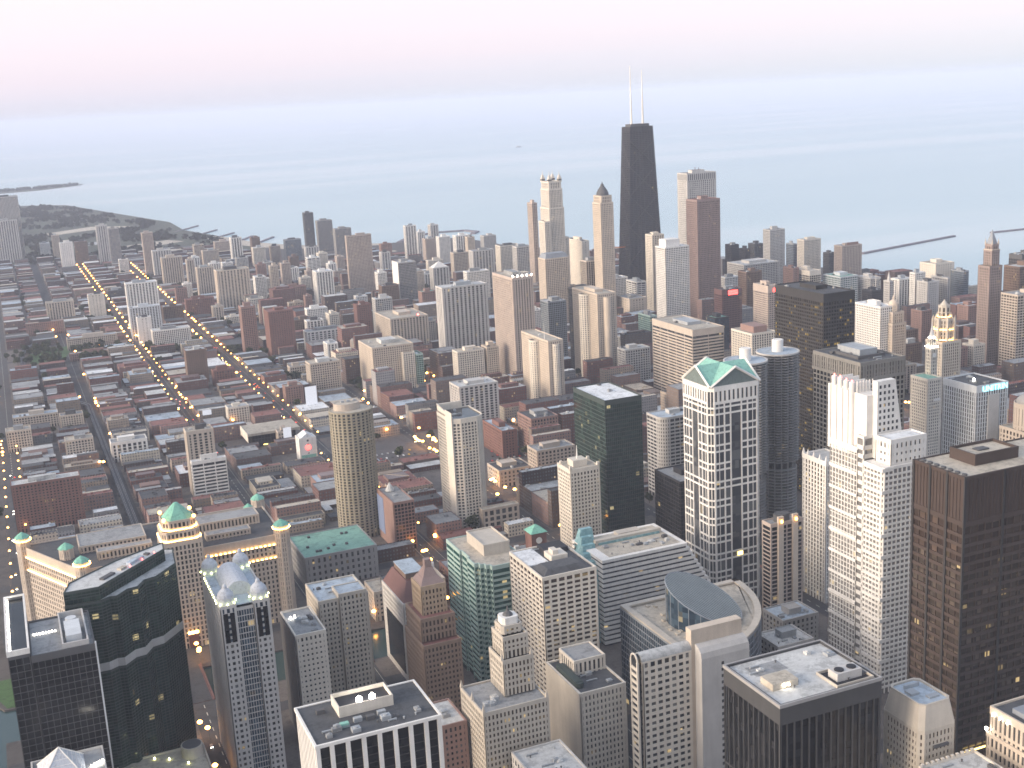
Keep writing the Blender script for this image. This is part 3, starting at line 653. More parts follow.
r = T(BB, 'narrow pink block with a tall blue billboard on its west wall and dark glass south', 'pinkmart', S('rosebrick', 'g_black', 3.4, .8, 3.4, 1.0), 'r_grey', pent=False); b = MB(); b.box(-.7, 1, 0, -.02, 52, 49); b.build('blank_wall', 'rosebrick', r)
b = MB(); b.box(-1.2, 32, 8, -.72, 51, 44); b.build('billboard', 'billboard', r); b = MB(); b.cone(circ(9, 40, 5, 8), 48.5, (9, 40, 57)); b.build('cupola', 'r_pale', r)
r = T(AT, 'tan tower with white ribs behind the low white banded office slab', 'tanwh', S('tan', 'g_dark', 5.4, 2.8, 3.2, .8, cap=4), 'r_sand')
T(OT, 'low white banded office slab standing against the tan tower with white ribs', 'whsl', S('white', 'g_dark', 14, 1, 3.6, 1.7, hz=True, cap=4), 'r_white')
T(OT, 'greenish black glass slab tower with a white roof and lit office floors', 'quaker', S('darkgreen', 'g_green', 2.0, .22, 3.8, .8, pj=.2, cap=5), 'r_white', units=3, pent=False)
r = T(OT, 'cream stone tower with a small white needle in front of the greenish black slab', 'creamorn', S('cream', 'g_brown', 3.2, 1.5, 3.5, 1.5, cap=4), 'r_sand', pent=False)
b = MB(); b.box(7, 8, 87, 21, 20, 93); b.build('penthouse_block', 'cream', r); b = MB(); b.tube((14, 14, 93), (14, 14, 105), .9, .3, 8); b.build('needle', 'white', r); 
for px, py in ((0, 0), (P['creamorn'][2]-2.2, 0), (0, 20), (P['creamorn'][2]-2.2, 20)): b = MB(); b.box(px, py, 87.6, px+2.2, py+2.2, 91); b.build('pinnacle', 'cream', r)
T(OT, 'black glass box with a grey flat roof tucked against the green roofed tower', 'darkglass', S('black', 'g_black', 3, .3, 3.8, .5, pj=.2, cap=2), 'r_grey')
T(BB, 'red brick loft block with pale roof right of the grey white block', 'e2', s_brick, 'r_blue', units=4)
T(BB, 'tall red brick loft with a cluttered dark roof left of the greenish black slab', 'e3', S('rosebrick', 'g_dark', 4, 1.8, 3.6, 1.4), 'r_dark', units=6)
T(BB, 'tan brick loft block beside the foot of the greenish black slab', 'e1', S('tan', 'g_dark', 4.4, 2.0, 3.9, 1.7), 'r_grey', units=6)
r = T(BB, 'low tan hall with green sports courts on its roof', 'e5', S('tan', 'g_dark', 6, 2.4, 5, 2), 'r_tan', pent=False, units=0); r['label'] = 'low tan hall with green courts on its roof right of the cream curved tower'
x, y, w_, d_, h = P['e5']
T(BB, 'long dark roofed tan warehouse by the amber lit crossing', 'e4', S('tan', 'g_dark', 5, 2.6, 4.2, 2), 'r_dark', units=8)
T(BB, 'low pink stucco shop block beside the red brick loft', 'e8', S('rosebrick', 'g_dark', 5, 2.6, 4.2, 2), 'r_pale', units=2)
T(OT, 'plain cream tower with a dark penthouse between the spired tower and dome capped tower', 'tantan', S('cream', 'g_tan', 5, 3.4, 3.3, 2.0), 'r_dark')
T('hotel_tower', 'beige hotel tower with a grey mansard top below the four spired tower', 'mansard', S('warmtan', 'g_tan', 3.6, 1.7, 3.2, 1.2), 'r_grey', pent=False)
_r = [o for o in bpy.data.objects if o.get('label', '').startswith('beige hotel tower')][0]; x, y, w_, d_, h = P['mansard']; b = MB(); b.loft(rect(1, 1, w_-1, d_-1), h-.9, rect(5, 5, w_-5, d_-5), h+8); b.build('mansard_roof', 'bluegrey', _r)
T(OT, 'narrow brown striped tower with a beige west side below the dome capped tower', 'brownstripe', S('tan', 'g_black', 4.5, 1.2, 3.3, .5), 'r_tan')
r = T(OT, 'dark red tower with a small green lit sign near the brown stepped tower', 'zred', S('maroon', 'g_black', 3, 1.2, 3.6, 1.2, cap=4), 'r_dark'); b = MB(); b.box(-.4, 4, 92, -.05, 10, 95); b.build('lit_sign', 'lamp_green', r)
T(AT, 'very slender pink tower at the left side of the four spired tower', 'pinkslender', s_pink, 'r_tan', units=0)
for k, lab, stl, rf in (
 ('l1', 'tall hazy grey tower at the far left edge of the skyline', s_grey, 'r_grey'), ('l2', 'lower hazy grey slab in front of the tall grey tower at far left', s_ribg, 'r_grey'), ('l3', 'small white block at the edge of the park trees', s_white, 'r_white'),
 ('l4', 'narrow tan tower behind the bright white slab by the park', s_tan, 'r_tan'), ('l5', 'bright white blank slab tower at the near edge of the park', S('white', 'g_tan', 5, 3.4, 3.1, 2.1), 'r_white'), ('l6', 'brown apartment tower right of the bright white slab by the park', s_brown, 'r_grey'),
 ('l7', 'left one of the twin grey towers in front of the park trees', s_ribg, 'r_pale'), ('l8', 'right one of the twin grey towers in front of the park trees', s_mgrey, 'r_pale'), ('l9', 'short white block below the twin grey towers', s_white, 'r_white'),
 ('l10', 'slim pinkish grey tower between the twin grey towers and the cream slabs', s_pink, 'r_pale'), ('l11', 'pale slab tower with ribs in the row beside the bright avenue, back one', s_ribg, 'r_pale'), ('l12', 'pale ribbed slab tower in the row beside the bright avenue, front one', s_ribt, 'r_pale'),
 ('l13', 'cream windowless block in the low brick district by the avenue', S('cream', 'g_tan', 6, 4.4, 3.1, 2.3), 'r_white'), ('l14', 'wide tan block with a dark recessed centre in the low district', s_ribt, 'r_tan'), ('l15', 'long low pink brick block above the green lawn', s_rose, 'r_tan'),
 ('l16a', 'tallest and rearmost of the three stepped white ribbed towers by the avenue', S('white', 'g_mid', 6, 3.0, 3.2, .8), 'r_white'), ('l16b', 'middle one of the three stepped white towers by the avenue', S('bluewhite', 'g_mid', 5, 2.4, 3.2, .8), 'r_white'), ('l16c', 'front and lowest of the three stepped white towers, a plain stair block', S('white', 'g_tan', 6, 4.2, 3.1, 2.2), 'r_white'),
 ('l16w', 'long low white ribbed wing right of the stepped white towers', S('white', 'g_dark', 3.4, 1.4, 3.3, .7), 'r_pale'), ('l17', 'dark low block behind the stepped white towers', s_dark, 'r_dark'), ('l18', 'brown low block right behind the stepped white towers', s_brown, 'r_pale'),
 ('m1', 'banded tan tower left among the hazy slabs near the beach', s_hzt, 'r_tan'), ('m2', 'broad tan slab right of the banded tan tower near the beach', s_tan, 'r_tan'), ('m3', 'pinkish slab at the back row near the beach', s_pink, 'r_pale'),
 ('m4', 'white and dark striped tower near the beach', S('white', 'g_black', 7, 3.2, 3.2, .5), 'r_white'), ('m5', 'narrow pale tower left in the row of tan slabs by the avenue', s_ribt, 'r_pale'), ('m6', 'tan and grey tower second in the row of slabs by the avenue', s_ribt, 'r_tan'),
 ('m7', 'wide tan slab with white fins and a blank tan corner by the avenue', S('warmtan', 'g_dark', 7, 3.6, 3.1, .9), 'r_tan'), ('m8', 'cream tower near the beach right of the striped tower', s_cream, 'r_white'), ('m9', 'low cream block group right of the wide tan slab', s_cream, 'r_white'),
 ('m10', 'rose brick tower behind the low cream blocks', s_rose, 'r_red'), ('m11', 'very slender tan tower right of the low cream blocks', s_tan, 'r_tan'), ('m12', 'blue grey glass slab near the lake left of the slender dark tower', S('bluegrey', 'g_blue', 3, .6, 3.3, .9), 'r_grey'),
 ('m13', 'tall pinkish brick tower with a red cornice beside the bright avenue', S('rosebrick', 'g_mid', 3.4, 1.6, 3.1, 1.4, cap=4), 'r_pale'), ('m15', 'mid rise rose brick block behind the big plain red block', s_rose, 'r_red'), ('m16', 'low tan block in front of the rose brick mid rise', s_tan, 'r_tan'),
 ('m17', 'narrow pink block left of the white ribbed tower', s_rose, 'r_tan'), ('m18', 'layered white terraced block below the dark grey lakefront slab', S('white', 'g_dark', 10, 1.2, 3.6, 1.8, hz=True), 'r_white'), ('m19', 'long tan block under a dark flat roof above the tree lined yard', s_tan, 'r_dark'),
 ('m20', 'dark red brick church like block beside the bright avenue', s_brick, 'r_red'), ('m21', 'small cream yellow house block below the wide tan slab', s_cream, 'r_white'), ('m22', 'grey brown tower left behind the tall plain tan tower', s_mgrey, 'r_grey'),
 ('m23', 'pinkish grey slab right of the slender white lakefront tower', s_pink, 'r_grey'), ('m24', 'white slab right beside the pinkish grey slab at the lakefront', s_white, 'r_white'), ('m25', 'square grey tower at the lakefront left of the four spired tower', s_grey, 'r_grey'),
 ('m26', 'pale tan block with a dark roof plant left of the four spired tower', s_cream, 'r_dark'), ('m27', 'beige block behind the wide pale grey slab tower', s_tan, 'r_tan'), ('m28', 'grey block with dark vertical stripes right of the beige block', s_ribg, 'r_grey'),
 ('m30', 'white block peeking out behind the wide pale grey slab tower', s_white, 'r_white'), ('m31', 'narrow red brick tower left of the tan block with pale pilasters', s_brick, 'r_red'), ('m32', 'white and grey mid rise behind the narrow red brick tower', s_grey, 'r_white'),
 ('m33', 'red brick mid rise with a green roof left of the wide pale slab', s_rose, 'r_green'), ('m34', 'long mansion block with grey roof and white bays over red brick', S('white', 'g_dark', 7, 2.8, 3.4, 1.4), 'r_grey'),
 ('c1', 'squat brown brick tower beside the avenue in the low district', S('brown', 'g_brown', 3.2, 2, 3, 1.8), 'r_pale'), ('c2', 'low dark red brick block right of the squat brown tower', s_brick, 'r_red'), ('c3', 'white tan loft left of the dark glass hall with overhanging roof', s_cream, 'r_pale'),
 ('c5', 'small tan block right of the dark glass hall with overhanging roof', s_tan, 'r_tan'), ('c8', 'rose brick block left of the round tan tower beyond the avenue', s_rose, 'r_tan'), ('c9', 'low tan block across the avenue from the red brick cluster', s_tan, 'r_grey'),
 ('c10', 'tan complex with stepped gables behind the round tan tower', s_tan, 'r_sand'), ('d2', 'long tan school block above the green lawn', s_tan, 'r_blue'), ('d3', 'long very low block with red wall right of the green lawn', s_rose, 'r_pale'),
 ('d4', 'low hall with white columns right of the elevated railway', S('white', 'g_dark', 6, 2.4, 4, .8, cap=4), 'r_grey'), ('d6', 'tan loft with a wide grey blue roof left of the elevated railway', s_tan, 'r_blue'), ('d7', 'tan loft with arched windows at the left edge of the low district', s_warm, 'r_sand'),
 ('d9', 'tan loft with a pale roof beside the elevated railway', s_tan, 'r_sand'), ('d10', 'brown tan loft behind the tan loft beside the elevated railway', s_warm, 'r_grey'), ('leftbrick', 'large red brown brick apartment block behind the market hall', S('redbrick', 'g_mid', 3.6, 1.9, 3, 1.4), 'r_pale'),
 ('b512', 'grey block left below the four spired tower', s_grey, 'r_grey'), ('greengrey', 'grey green tower right behind the pink tower with five roof lamps', S('bluegrey', 'g_green', 3.2, 1.0, 3.2, 1.1), 'r_pale'), ('darkbehind', 'dark grey tower hidden behind the tan tower with a curved bay', s_dark, 'r_dark'),
 ('tanlow', 'wide low tan store block left of the bright white gridded tower', S('tan', 'g_tan', 6, 4, 4, 2.4), 'r_grey'), ('whitelow', 'white terraced block at the foot of the black tapering tower', S('white', 'g_dark', 10, 1.2, 3.6, 1.8, hz=True), 'r_pale'), ('greenglass', 'green glass block at the foot of the bright white gridded tower', S('teal', 'g_teal', 3, .5, 3.5, .8), 'r_grey'),
 ('dk1', 'left one of the dark lakefront blocks right of the red granite tower', s_black, 'r_dark'), ('dk2', 'low middle one of the dark lakefront blocks right of the red granite tower', s_black, 'r_dark'), ('dk3', 'right one of the dark lakefront blocks right of the red granite tower', s_dark, 'r_dark'),
 ('paleblock', 'wide low pale block below the dark lakefront blocks', s_grey, 'r_pale'), ('bluedark', 'dark blue glass sliver between the grey and beige lakefront towers', S('bluegrey', 'g_blue', 3, .4, 3.4, .8), 'r_dark'), ('creamtop', 'cream topped block with a dark glass front behind the black bronze slab', S('cream', 'g_black', 4, .8, 3.6, .7, cap=9), 'r_sand'),
 ('brownlow', 'brown block left of the cream topped block behind the black bronze slab', s_rose, 'r_grey'), ('greenlow', 'greenish low glass block behind the black bronze slab', S('bluewhite', 'g_teal', 4, .9, 3.6, 1.2), 'r_green'), ('greylow', 'pale grey low block right behind the black bronze slab', s_grey, 'r_pale'),
 ('darklow', 'dark low block above the white gridded hotel', s_black, 'r_dark'), ('lump', 'small dark block between the beige and red topped lakefront towers', s_dark, 'r_dark'),
 ('ctan', 'tan block at the left foot of the pink tower with five roof lamps', s_warm, 'r_tan'), ('cpale', 'pale block between the curved bay tan tower and the striped office block', s_grey, 'r_pale'), ('ccream', 'broad cream block behind the grey white block with dark strips', s_cream, 'r_sand'),
 ('hosp1', 'cream hospital slab highest in the pale cluster before the breakwater', S('cream', 'g_tan', 5, 3.6, 3.6, 2.2), 'r_tan'), ('hosp2', 'dark blue glass block at the right end of the pale hospital cluster', S('bluegrey', 'g_blue', 3, .4, 3.6, .6), 'r_dark'),
 ('hosp5', 'pale narrow block at the middle of the hospital cluster', s_grey, 'r_white'), ('browna', 'low rose brick block below the hospital cluster, left of the gothic crown', s_rose, 'r_grey'), ('brownb', 'low brown block right of the gothic crown', s_rose, 'r_pale'),
 ('slabx', 'grey brown slab tower at the right edge beside the brown stepped spire', S('brown', 'g_brown', 3, 1.0, 3.6, 1.2), 'r_pale'), ('slabx2', 'dark tower with a white top band at the right edge', S('darkgrey', 'g_black', 3, .8, 3.6, .9, cap=7), 'r_white'), ('tanband', 'tan office slab with dark windows at the right edge', S('tan', 'g_brown', 5, 1, 3.8, 1.6, hz=True), 'r_grey'),
 ('greendark', 'dark blue block with a green roof line behind the striped office block', S('black', 'g_blue', 3, .5, 3.7, .7), 'r_green')):
    T({'b': BB}.get(k[0], AT) if stl not in (s_brick, s_rose, s_dark, s_black) else BB if stl in (s_brick, s_rose) else OT, lab, k, stl, rf, units=1 if k[0] in 'lm' else 3, pent=True)
# hospital cluster walls, fitted by hand
T('hospital_building', 'grey blank walled hospital block at the left of the pale cluster', (1388, 1615, 24, 26, 80), S('palegrey', 'g_mid', 4, 2.4, 3.6, 1.8), 'r_pale')
T('hospital_building', 'small white block behind the grey hospital block', (1388, 1645, 22, 14, 92), s_white, 'r_white')
T(AT, 'tower with a white peaked roof left of the wide pale grey slab', 'm29', s_ribg, 'r_white', pent=False, units=0)
_r = [o for o in bpy.data.objects if o.get('label', '').startswith('tower with a white peaked roof')][0]; x, y, w_, d_, h = P['m29']; b = MB(); b.cone(rect(1, 1, w_-1, d_-1), h-.9, (w_/2, d_/2, h+12)); b.build('peaked_roof', 'white', _r)
r = T(OT, 'grey gothic tower with a small spire beside the tan dome topped hotel', 'gothsp', S('palegrey', 'g_dark', 3, 1.4, 3.6, 1.4), 'r_grey', pent=False, units=0); b = MB(); b.cone(circ(4, 7, 3.5, 6), 94, (4, 7, 110)); b.build('spire', 'palegrey', r)
# ---------------------------------------------------------------- the landmark towers
def black_tapered_tower():
    cx, cy = 1187, 2226; root = thing(OT, 'black tapering tower with two white antennas, tallest on the skyline', 'tower', cx, cy)
    H = 344; a0, b0, a1, b1 = 40.5, 25, 25.5, 16
    q = lambda z: (a0+(a1-a0)*z/H, b0+(b1-b0)*z/H)
    g, w, x = MB(), MB(), MB()
    g.loft(rect(-a0+.5, -b0+.5, a0-.5, b0-.5), 0, rect(-a1+.5, -b1+.5, a1-.5, b1-.5), H-2)
    n = 92
    for k in range(n):
        z = 6+k*(H-10)/n; A, B = q(z); w.prism(rect(-A, -B, A, B), z, z+1.5)
    A, B = q(H); w.ring(rect(-A-.1, -B-.1, A+.1, B+.1), rect(-A+1.5, -B+1.5, A-1.5, B-1.5), H-9, H)
    for s in (-1, 1):                     # columns that lean with the walls
        for k in range(9):
            f = -1+k/4
            w.tube((f*a0, s*(b0+.1), 0), (f*a1, s*(b1+.1), H), .8, .7, 4)
        for k in range(6):
            f = -1+k/2.5
            w.tube((s*(a0+.1), f*b0, 0), (s*(a1+.1), f*b1, H), .8, .7, 4)
    tiers = [0, 75, 145, 208, 265, 316]   # crossed braces
    for z0, z1 in zip(tiers, tiers[1:]):
        A0, B0 = q(z0); A1, B1 = q(z1)
        for s in (-1, 1):
            for t_ in (-1, 1):
                x.tube((-t_*A0, s*(B0+.5), z0), (t_*A1, s*(B1+.5), z1), .9, n=4); x.tube((s*(A0+.5), -t_*B0, z0), (s*(A1+.5), t_*B1, z1), .9, n=4)
    w.build('wall', 'black', root); g.build('glazing', 'g_black', root); x.build('cross_braces', 'bronze', root)
    flat_roof(root, rect(-a1+1.6, -b1+1.6, a1-1.6, b1-1.6), H-1.5, 'r_dark')
    b = MB(); b.box(-21, -11, H-1.5, 21, 11, H+5); b.build('penthouse', 'darkgrey', root)
    for s, hh in ((-1, 117), (1, 108)):
        b = MB(); b.tube((s*13, 0, H+4), (s*13, 0, H+14), 2.6, 2.2, 10); b.tube((s*13, 0, H+14), (s*13, 0, H+52), 2.1, 1.7, 8); b.tube((s*13, 0, H+52), (s*13, 0, H+hh), 1.35, .8, 8)
        for z in (22, 34, 46, 60): b.lathe(s*13, 0, [(2.2, H+z), (2.2, H+z+1.2)], 8)
        b.build('antenna', 'white', root)
    block((cx-33, cy-20, cx+33, cy+20, H))
black_tapered_tower()
def spired_tower():
    x, y, w_, d_, h = P['n900']; d_ = 42; root = thing(OT, 'cream stone tower crowned by four lit corner lanterns with spires', 'tower', x, y)
    stl = S('cream', 'g_tan', 3.2, 1.7, 3.4, .9, cap=3); w, g = MB(), MB()
    shell(w, g, rect(0, 0, w_, d_), 0, 200, stl); shell(w, g, rect(1.5, 1.5, w_-1.5, d_-1.5), 200, 236, stl); shell(w, g, rect(3, 3, w_-3, d_-3), 236, 250, S('cream', 'g_dark', 4, 2, 4, .8, base=1, cap=3))
    w.build('wall', 'cream', root); g.build('glazing', 'g_tan', root); flat_roof(root, rect(4, 4, w_-4, d_-4), 249, 'r_tan')
    for px in (5.5, w_-5.5):
        for py in (5.5, d_-5.5):
            b = MB(); b.prism(rect(px-3.5, py-3.5, px+3.5, py+3.5), 248, 256); b.loft(rect(px-3, py-3, px+3, py+3), 256, rect(px-1.6, py-1.6, px+1.6, py+1.6), 262); b.tube((px, py, 262), (px, py, 271), .8, .15, 6); o = b.build('lantern', 'cream', root)
            b = MB(); b.box(px-3.6, py-3.6, 251, px+3.6, py+3.6, 254); b.build('lantern_glazing', 'g_tan', o)
    for (ax, ay, bx, by, hh) in ((-13, -4, 0, 24, 175), (w_, 4, w_+10, 34, 140)):
        w, g = MB(), MB(); shell(w, g, rect(ax, ay, bx-.1, by), 0, hh, stl); o = w.build('wing', 'cream', root); g.build('wing_glazing', 'g_tan', o)
    block((x, y, x+w_, y+d_, h))
spired_tower()
def dome_capped_tower():
    x, y, w_, d_, h = P['park']; root = thing(AT, 'slim tan tower capped by a dark bell shaped dome left of the black tapering tower', 'tower', x, y)
    w, g = MB(), MB(); stl = S('warmtan', 'g_tan', 3.0, 1.6, 3.3, 1.2); shell(w, g, rect(0, 0, w_, d_), 0, 228, stl)
    pl = [(3, 1), (w_-3, 1), (w_-1, 3), (w_-1, d_-3), (w_-3, d_-1), (3, d_-1), (1, d_-3), (1, 3)]; shell(w, g, pl, 228, h, stl)
    w.build('wall', 'warmtan', root); g.build('glazing', 'g_tan', root)
    b = MB(); cx, cy = w_/2, d_/2; b.lathe(cx, cy, [(11, h-.4), (10.4, h+4), (8.6, h+8), (5.6, h+12.5), (3.2, h+15.5), (2.9, h+18), (1.2, h+19.5), (.2, h+23)], 20); b.build('dome', 'darkgrey', root)
    block((x, y, x+w_, y+d_, h))
dome_capped_tower()
def brown_spire_tower():
    root = thing(OT, 'brown stone stepped tower with a tapering spire in front of the lake', 'tower', 1244, 1332); stl = S('mauve', 'g_brown', 3.2, 1.7, 3.6, 1.3, cap=3); w, g = MB(), MB()
    shell(w, g, rect(0, 0, 23, 22), 0, 150, stl); shell(w, g, rect(6, 3, 20, 19), 150, 172, stl); shell(w, g, rect(7, 4, 19, 18), 172, 180, stl)
    w.build('wall', 'mauve', root); g.build('glazing', 'g_brown', root)
    for px in (7.6, 18.4):
        for py in (4.6, 17.4): b = MB(); b.cone(rect(px-1, py-1, px+1, py+1), 179, (px, py, 188)); b.build('pinnacle', 'tan', root)
    b = MB(); b.loft(rect(8, 5, 18, 17), 178.9, rect(11, 8.5, 15, 13.5), 191); b.cone(rect(11, 8.5, 15, 13.5), 191, (13, 11, 200)); b.build('spire', 'bluegrey', root); b = MB(); b.box(5.7, 2.7, 171.5, 20.3, 19.3, 172.6); b.build('cornice', 'warmtan', root)
    flat_roof(root, rect(.9, .9, 22.1, 21.1), 149, 'r_tan'); block((1244, 1332, 1267, 1354, 160))
brown_spire_tower()
def dome_topped_hotel():
    root = thing('hotel_tower', 'tan brick hotel tower with stepped top and small round lantern dome', 'tower', 1012, 1256); stl = S('tan', 'g_brown', 3, 1.7, 3.4, 1.4, cap=3); w, g = MB(), MB()
    shell(w, g, rect(0, 0, 22, 24), 0, 108, stl); shell(w, g, rect(2, 2, 20, 22), 108, 122, stl); shell(w, g, circ(11, 12, 6.5, 8), 122, 131, S('tan', 'g_brown', 3, 1.4, 4, 1, base=1, cap=2))
    w.build('wall', 'tan', root); g.build('glazing', 'g_brown', root); b = MB(); b.lathe(11, 12, [(6, 130), (5.4, 133), (3.6, 135.5), (1.4, 137), (1.3, 140), (.2, 143)], 14); b.build('dome', 'warmtan', root); flat_roof(root, rect(.9, .9, 21, 23), 107, 'r_tan')
    block((1012, 1256, 1034, 1280, 125))
dome_topped_hotel()
def gothic_crown_tower():
    root = thing(OT, 'gothic stone tower with a gold lit crown', 'tower', 1039, 1196); root['label'] = 'gothic stone tower whose buttressed octagonal crown glows gold'
    stl = S('limestone', 'g_brown', 3.2, 1.7, 3.8, 1.0, cap=3); w, g = MB(), MB()
    shell(w, g, rect(0, 0, 30, 30), 0, 90, stl); oc = lambda r: circ(15, 15, r, 8, R_(22.5)); shell(w, g, oc(12), 90, 118, S('limestone', 'g_brown', 5, 2.2, 5, 1.0, base=2, cap=3)); shell(w, g, oc(7.5), 118, 134, S('limestone', 'g_brown', 4, 1.6, 8, 1.0, base=1, cap=3))
    w.build('wall', 'limestone', root); g.build('glazing', 'g_brown', root)
    for k in range(8):
        a = R_(22.5+45*k); b = MB(); ux, uy = math.cos(a), math.sin(a)
        b.box(15+14*ux-.9, 15+14*uy-.9, 88, 15+14*ux+.9, 15+14*uy+.9, 116); b.cone(rect(15+14*ux-.9, 15+14*uy-.9, 15+14*ux+.9, 15+14*uy+.9), 116, (15+14*ux, 15+14*uy, 121)); b.tube((15+14*ux, 15+14*uy, 112), (15+8*ux, 15+8*uy, 124), .8, n=4); b.build('flying_buttress', 'limestone', root)
    b = MB()
    for r, z in ((12.9, 91), (12.9, 104), (8.3, 119.5)):
        b.ring(circ(15, 15, r+.5, 8, R_(22.5)), circ(15, 15, r, 8, R_(22.5)), z, z+.5)
    b.build('crown_lights', 'lamp_gold', root); b = MB(); b.cone(oc(5.5), 133.6, (15, 15, 141)); b.build('crown_roof', 'limestone', root); flat_roof(root, rect(.9, .9, 29, 29), 89, 'r_tan'); block((1032, 1196, 1062, 1226, 120))
gothic_crown_tower()
def clock_spire_tower():
    x, y = 888, 1052; root = thing(OT, 'white terracotta tower with a floodlit clock spire and pale green roof', 'tower', x, y); stl = S('cream', 'g_mid', 3, 1.5, 3.5, 1.4, cap=3); w, g = MB(), MB()
    shell(w, g, rect(0, 0, 20, 27), 0, 92, stl); shell(w, g, rect(18, 16, 27, 25), 90, 122, S('cream', 'g_mid', 3, 1.4, 4, 1.2, base=1, cap=3)); shell(w, g, rect(19.5, 17.5, 25.5, 23.5), 122, 132, S('cream', 'g_mid', 3, 1.2, 8, 1, base=.5, cap=2)); w.prism(rect(18, 16, 27, 25), 0, 90)
    w.build('wall', 'cream', root); g.build('glazing', 'g_mid', root); b = MB(); b.lathe(22.5, 20.5, [(3, 131.8), (2.4, 136), (1.5, 140), (.9, 143), (.15, 150)], 10); b.build('spire', 'white', root)
    b = MB(); b.lathe(22.5, 15.9, [(.1, 100)], 4) if False else b.prism(circ(22.5, 0, 2.6, 20), 0, .3); o = b.build('clock_face', 'white', root); o.rotation_euler = (R_(90), 0, 0); o.location = (0, 16.0, 113)
    b = MB(); b.ring(rect(18-.5, 16-.5, 27.5, 25.5), rect(18, 16, 27, 25), 122.2, 122.7); b.ring(circ(22.5, 20.5, 3.8, 8), circ(22.5, 20.5, 3.2, 8), 132.2, 132.7); b.build('spire_lights', 'lamp_white', root)
    flat_roof(root, rect(.9, .9, 19, 26), 91, 'r_green'); b = MB(); b.box(9, -.5, 66, 18, -.1, 69); b.build('banner', 'white', root); b = MB(); b.lathe(-8, 14, [(.3, 96), (1.3, 97), (1.3, 99), (.3, 100)], 8); b.tube((-8, 14, 92), (-8, 14, 96), .3) 
    block((x, y, x+20, y+27, 92))
clock_spire_tower()
def lettered_tower():
    r = T(OT, 'white ribbed office block with a dark roof and lit blue lettering', 'unitrin', S('bluewhite', 'g_black', 2.6, 1.15, 3.8, .5, pj=.5, cap=6), 'r_dark', units=2, pent=False)
    x, y, w_, d_, h = P['unitrin']; b = MB(); b.box(13, -.45, 6, 25, -.02, h-9); b.build('blank_panel', 'palegrey', r)
    cu = bpy.data.curves.new('sign_lettering', 'FONT'); cu.body = 'UNITRIN'; cu.size = 6.6; cu.extrude = .15; cu.space_character = 1.05; cu.materials.append(MATS['neon_blue'])
    tmp = bpy.data.objects.new('sign_lettering', cu); me = bpy.data.meshes.new_from_object(tmp); bpy.data.objects.remove(tmp); bpy.data.curves.remove(cu)
    o = bpy.data.objects.new('sign_lettering', me); COL.objects.link(o); o.parent = r; o.rotation_euler = (R_(90), 0, 0); o.location = (6.5, -.35, h-5.5)
    b = MB(); b.lathe(14, 18, [(.2, h-1), (.9, h), (.9, h+1.2), (.2, h+2)], 8); b.build('roof_lamp', 'lamp_white', r)
lettered_tower()
def domed_round_corner():
    root = thing(OT, 'round columned rotunda top of a tan tower cut by the right edge', 'tower', 722, 742); w, g = MB(), MB(); shell(w, g, rect(0, 0, 40, 40), 0, 128, S('tan', 'g_brown', 3.6, 1.8, 3.7, 1.5)); shell(w, g, circ(12, 22, 11, 24), 128, 150, S('tan', 'g_brown', 3, 1.2, 14, 1.5, base=3, cap=4))
    w.build('wall', 'tan', root); g.build('glazing', 'g_brown', root); b = MB(); b.lathe(12, 22, [(9.5, 149.5), (9, 152), (7, 154.5), (4, 156.5), (1.5, 157.5), (1.4, 160), (.2, 162)], 20); b.build('dome', 'midgrey', root); flat_roof(root, rect(1, 1, 39, 39), 127, 'r_tan'); block((722, 742, 762, 782, 140))
domed_round_corner()
# twin round corncob towers
def corncob(cx, cy, label, H=166):
    root = thing('round_tower', label, 'tower', cx, cy); Rr = 19.3
    c = MB(); c.lathe(0, 0, [(14.2, 0), (14.2, H-.5)], 32); c.build('glazing', 'g_dark', root)
    b = MB(); n = 16
    for k in range(40):
        z = 62+k*(H-62)/40; pl = []
        for j in range(n*3):
            a = 2*math.pi*j/(n*3); rr = Rr+(1.2 if j % 3 == 1 else .75 if j % 3 == 2 else -1.2); pl.append((rr*math.cos(a), rr*math.sin(a)))
        b.prism(pl, z, z+.7)
    b.build('balconies', 'midgrey', root)
    b = MB()
    for k in range(17): b.ring(circ(0, 0, Rr-1, 32), circ(0, 0, 14, 32), 4+k*3.1, 4.9+k*3.1)
    b.build('parking_ramps', 'midgrey', root)
    b = MB()
    for j in range(n):
        a = 2*math.pi*j/n; b.tube((16.4*math.cos(a), 16.4*math.sin(a), 0), (16.4*math.cos(a), 16.4*math.sin(a), H), .7, n=5)
    b.build('columns', 'midgrey', root)
    b = MB(); b.lathe(0, 0, [(Rr+.6, H), (Rr+.6, H+1)], 40); b.build('roof', 'r_blue', root); b = MB(); b.ring(circ(0, 0, Rr+1, 40), circ(0, 0, Rr-.4, 40), H, H+1.5); b.build('parapet', 'palegrey', root)
    b = MB(); b.lathe(0, 0, [(5.3, H+1), (5.3, H+12), (4.8, H+12.4)], 24); b.build('core_drum', 'white', root); block((cx-18, cy-18, cx+18, cy+18, H))
corncob(643, 981, 'round corncob apartment tower with scalloped balconies and a white drum on top'); corncob(597, 966, 'second round corncob tower, nearly hidden behind the green roofed tower')
